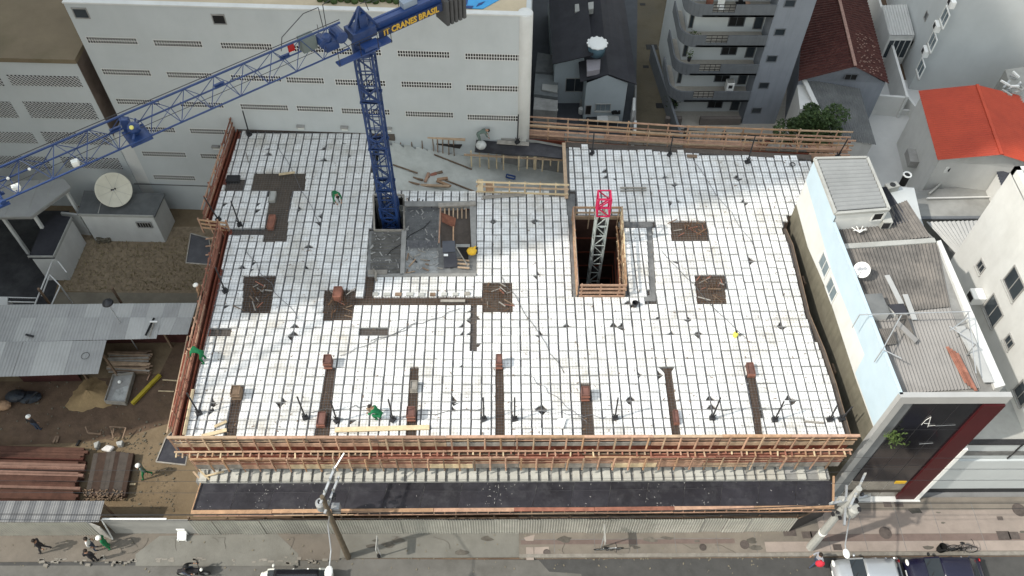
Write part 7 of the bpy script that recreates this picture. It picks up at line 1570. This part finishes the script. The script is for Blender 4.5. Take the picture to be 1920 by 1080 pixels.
def body_mesh(pose):
    J_ = {k: V(v) for k, v in POSES[pose].items()}; names = list(J_); me = bpy.data.meshes.new('sk'); me.from_pydata([J_[n] for n in names], [(names.index(a), names.index(b)) for a, b in EDG], [])
    o = bpy.data.objects.new('sk', me); COL.objects.link(o); sk = o.modifiers.new('s', 'SKIN'); sk.use_smooth_shade = True
    for i, n in enumerate(names):
        r = RADII[n]; s = me.skin_vertices[0].data[i]; s.radius = (r, r * (.75 if n in ('chest', 'spine', 'pel') else 1)); s.use_root = n == 'pel'
    o.modifiers.new('d', 'SUBSURF').levels = 1; dg = bpy.context.evaluated_depsgraph_get(); ev = o.evaluated_get(dg); m2 = bpy.data.meshes.new_from_object(ev); bpy.data.objects.remove(o)
    b = MB(); b.v = [v.co.copy() for v in m2.vertices]; b.f = [list(p.vertices) for p in m2.polygons]; b.m = []
    for p in m2.polygons:
        c = sum((m2.vertices[i].co for i in p.vertices), V((0, 0, 0))) / len(p.vertices); n = min(names, key=lambda k: (c - J_[k]).length / (RADII[k] + .08)); b.m.append(REG[n])
    # hands: palm with four fingers and a thumb; face: nose, eyes, ears
    b.cur = 2
    for w_, e_, s in (('wl', 'el', -1), ('wr', 'er', 1)):
        d = (J_[w_] - J_[e_]).normalized(); M_ = frame(V((0, 0, 0)), d, V((0, 1, .2))); o_ = J_[w_] + d * .03
        b.box(o_ + d * .045, (.09, .075, .03), M_)
        for k, (yy, l) in enumerate(((-.028, .062), (-.01, .075), (.01, .07), (.027, .055))):
            p = o_ + d * .085 + M_ @ V((0, yy, 0)); q = p + d * l * .55 + M_ @ V((0, 0, -.008)); b.tube(p, q, .009, .008, 5); b.tube(q, q + d * l * .45 + M_ @ V((0, 0, -.02)), .008, .006, 5)
        p = o_ + d * .03 + M_ @ V((0, -.036 * s, 0)); b.tube(p, p + d * .04 + M_ @ V((0, -.03 * s, -.01)), .011, .008, 5)
    hd = J_['head']; up = (J_['top'] - hd).normalized(); rt_ = V((1, 0, 0)); fw_ = up.cross(rt_) * -1
    if fw_.y < -.1: fw_ = -fw_
    b.ell(hd + up * .02 + fw_ * .01, (.078, .098, .115), 10, 8, Matrix((rt_, fw_, up)).transposed()); b.tube(hd + fw_ * .09 + up * .02, hd + fw_ * .125 - up * .01, .012, .016, 5)
    for s in (-1, 1): b.ell(hd + rt_ * .08 * s, (.012, .022, .032), 6, 4)
    b.cur = 4
    for s in (-1, 1): b.ell(hd + rt_ * .032 * s + fw_ * .098 + up * .03, (.011, .008, .008), 6, 4)
    b.tube(hd + fw_ * .098 - up * .045 - rt_ * .022, hd + fw_ * .098 - up * .045 + rt_ * .022, .006, n=4)
    while len(b.m) < len(b.f): b.m.append(b.cur)
    return b, J_, (up, fw_, rt_)
def person(label, loc, heading, pose, top, legs, hat=None, s=1.0, hair=True, skin=None, group=None):
    t = thing('person', label, 'person', loc, group); b, J_, (up, fw_, rt_) = body_mesh(pose); M_ = Matrix.Rotation(heading - math.pi / 2, 3, 'Z')
    b.v = [V(loc) + M_ @ (v * s) for v in b.v]; b.build('figure', [top, legs, skin or SKIN, SHOE, BLACK], t, True)
    hd = J_['head'] + up * .045; D_ = M_ @ Matrix((rt_, fw_, up)).transposed()
    def cap(r, m, nm, f0):
        q = MB(); q.lathe([(r * math.cos(a), r * math.sin(a)) for a in [f0 + (1.52 - f0) * k / 6 for k in range(7)]], V(loc) + M_ @ (hd * s), 14, D_); return q
    if hat: q = cap(.135 * s, hat, 'helmet', .05); q.lathe([(.15 * s, -.005), (.158 * s, .004), (.13 * s, .02)], V(loc) + M_ @ ((hd + fw_ * .02) * s), 14, D_); q.build('helmet', hat, t, True)
    elif hair: cap(.115 * s, HAIR, 'hair', -.15).build('hair', HAIR, t, True)
    return t
# in the street (sun from the left: shadows fall to the right)
person('person in dark clothes and white shoes walking alone on the pavement, far left', A(88, 1033, .08), R(190), 'walk', CLDARK, CLDARK)
person('person in a white shirt standing beside the green worker at the gate', A(180, 1030, .08), R(20), 'stand', CLWHITE, JEANS)
person('person in green workwear and a white helmet standing at the site gate', A(207, 1027, .08), R(200), 'stand', PGREEN, PGREEN, HELMW)
person('person in black standing in front of the pair at the gate', A(181, 1053, .0), R(100), 'stand', CLDARK, CLDARK)
pz = A(1524, 1058, .0); pb_ = person('person in grey top with a red bundle stepping off the kerb by the pale pole', pz, R(200), 'walk', CLGREY, JEANS, None)
MB().ell(pz + V((.10, -.24, .85)), (.26, .20, .28), 10, 7).build('bundle', CLRED, pb_, True)
# in the yard
person('worker in green and a white helmet walking in the sunlit yard', A(278, 894, 0), R(200), 'walk', PGREY, PGREEN, HELMW)
person('worker in dark clothes and helmet standing in the shaded yard by the red beams', A(74, 806, 0), R(80), 'stand', CLDARK, JEANS, HELMW)
# on the deck
person('worker in bright green bending on the rear left foam deck', A(631, 380, D + .02), R(300), 'bend', PGREEN, PGREY, None, skin=SKIN)
person('worker in bright green crouching near the front of the foam deck', A(710, 782, D + .02), R(160), 'crouch', PGREEN, PGREEN)
person('worker in bright green leaning at the red left guard', A(384, 678, D + .02), R(170), 'bend', PGREEN, PGREEN)
person('worker in grey green bending at the black panels by the parking wall', A(899, 270, 8.05), R(10), 'bend', PGREY, PGREY)
person('worker in orange vest standing behind the red guard above the yard path', A(384, 566, 7.2), R(180), 'stand', WOODO, CLDARK, HELMW)
solo(MB().ell(A(902, 272, 8.2), (.36, .3, .34), 10, 7).build('white_bag', mat('bag_white', (.50, .51, .49), .8, .15, 5, .5, 12)), 'bulging white bag on the black panels in front of the grey green worker', 'bag')
cb_ = stick('worker_board', WOODT, None, A(690, 762, D + .25), A(697, 770, D + .1), .3, .04); solo(cb_, 'small tan board held down beside the crouching green worker', 'board')
# motorbike and rider at the bottom edge
mt = thing('motorcycle', 'dark motorcycle at the bottom border left of the white car', 'motorcycle', A(366, 1078, 0)); p = A(366, 1078, 0); M_ = Matrix.Rotation(math.pi / 2, 3, 'X')
for x in (-.62, .62): wlm = MB().torus(p + V((x, 0, .30)), .26, .06, M_, 18, 6).build('wheel', RUBBER, mt); MB().lathe([(.04, -.05), (.2, -.02), (.2, .02), (.04, .05)], p + V((x, 0, .3)), 12, M_).build('rim', STEELG, wlm)
MB().loft([[p + V((x, math.cos(t_) * hw_, z + math.sin(t_) * hh_)) for t_ in [k * math.pi / 4 for k in range(8)]] for x, hw_, hh_, z in ((-.75, .08, .06, .74), (-.3, .13, .10, .76), (.1, .16, .16, .80), (.42, .12, .14, .78), (.55, .06, .08, .80))]).build('body', CLDARK, mt, True); MB().ell(p + V((-.25, 0, .88)), (.34, .13, .06), 10, 6).build('saddle', BLACK, mt, True)
b = MB().path([p + V((.62, .09, .3)), p + V((.45, .08, .95))], .03); b.path([p + V((.62, -.09, .3)), p + V((.45, -.08, .95))], .03); b.path([p + V((.30, -.38, 1.02)), p + V((.44, -.12, 1.0)), p + V((.44, .12, 1.0)), p + V((.30, .38, 1.02))], .02); b.build('handlebar', STEELD, mt); MB().ell(p + V((.58, 0, .88)), (.09, .1, .1), 8, 6).build('headlight', LAMP, mt); MB().box(p + V((0, 0, .42)), (.5, .24, .3)).build('engine', STEELD, mt, bevel=.03)
for s in (-1, 1): MB().bar(p + V((.40, .3 * s, 1.05)), p + V((.36, .34 * s, 1.2)), .10, .06).build('mirror', STEELD, mt)
person('person in dark clothes and black helmet sitting on the motorcycle at the bottom border', A(360, 1078, 0) + V((-.1, 0, 0)), 0.0, 'ride', CLDARK, JEANS, BLACK)
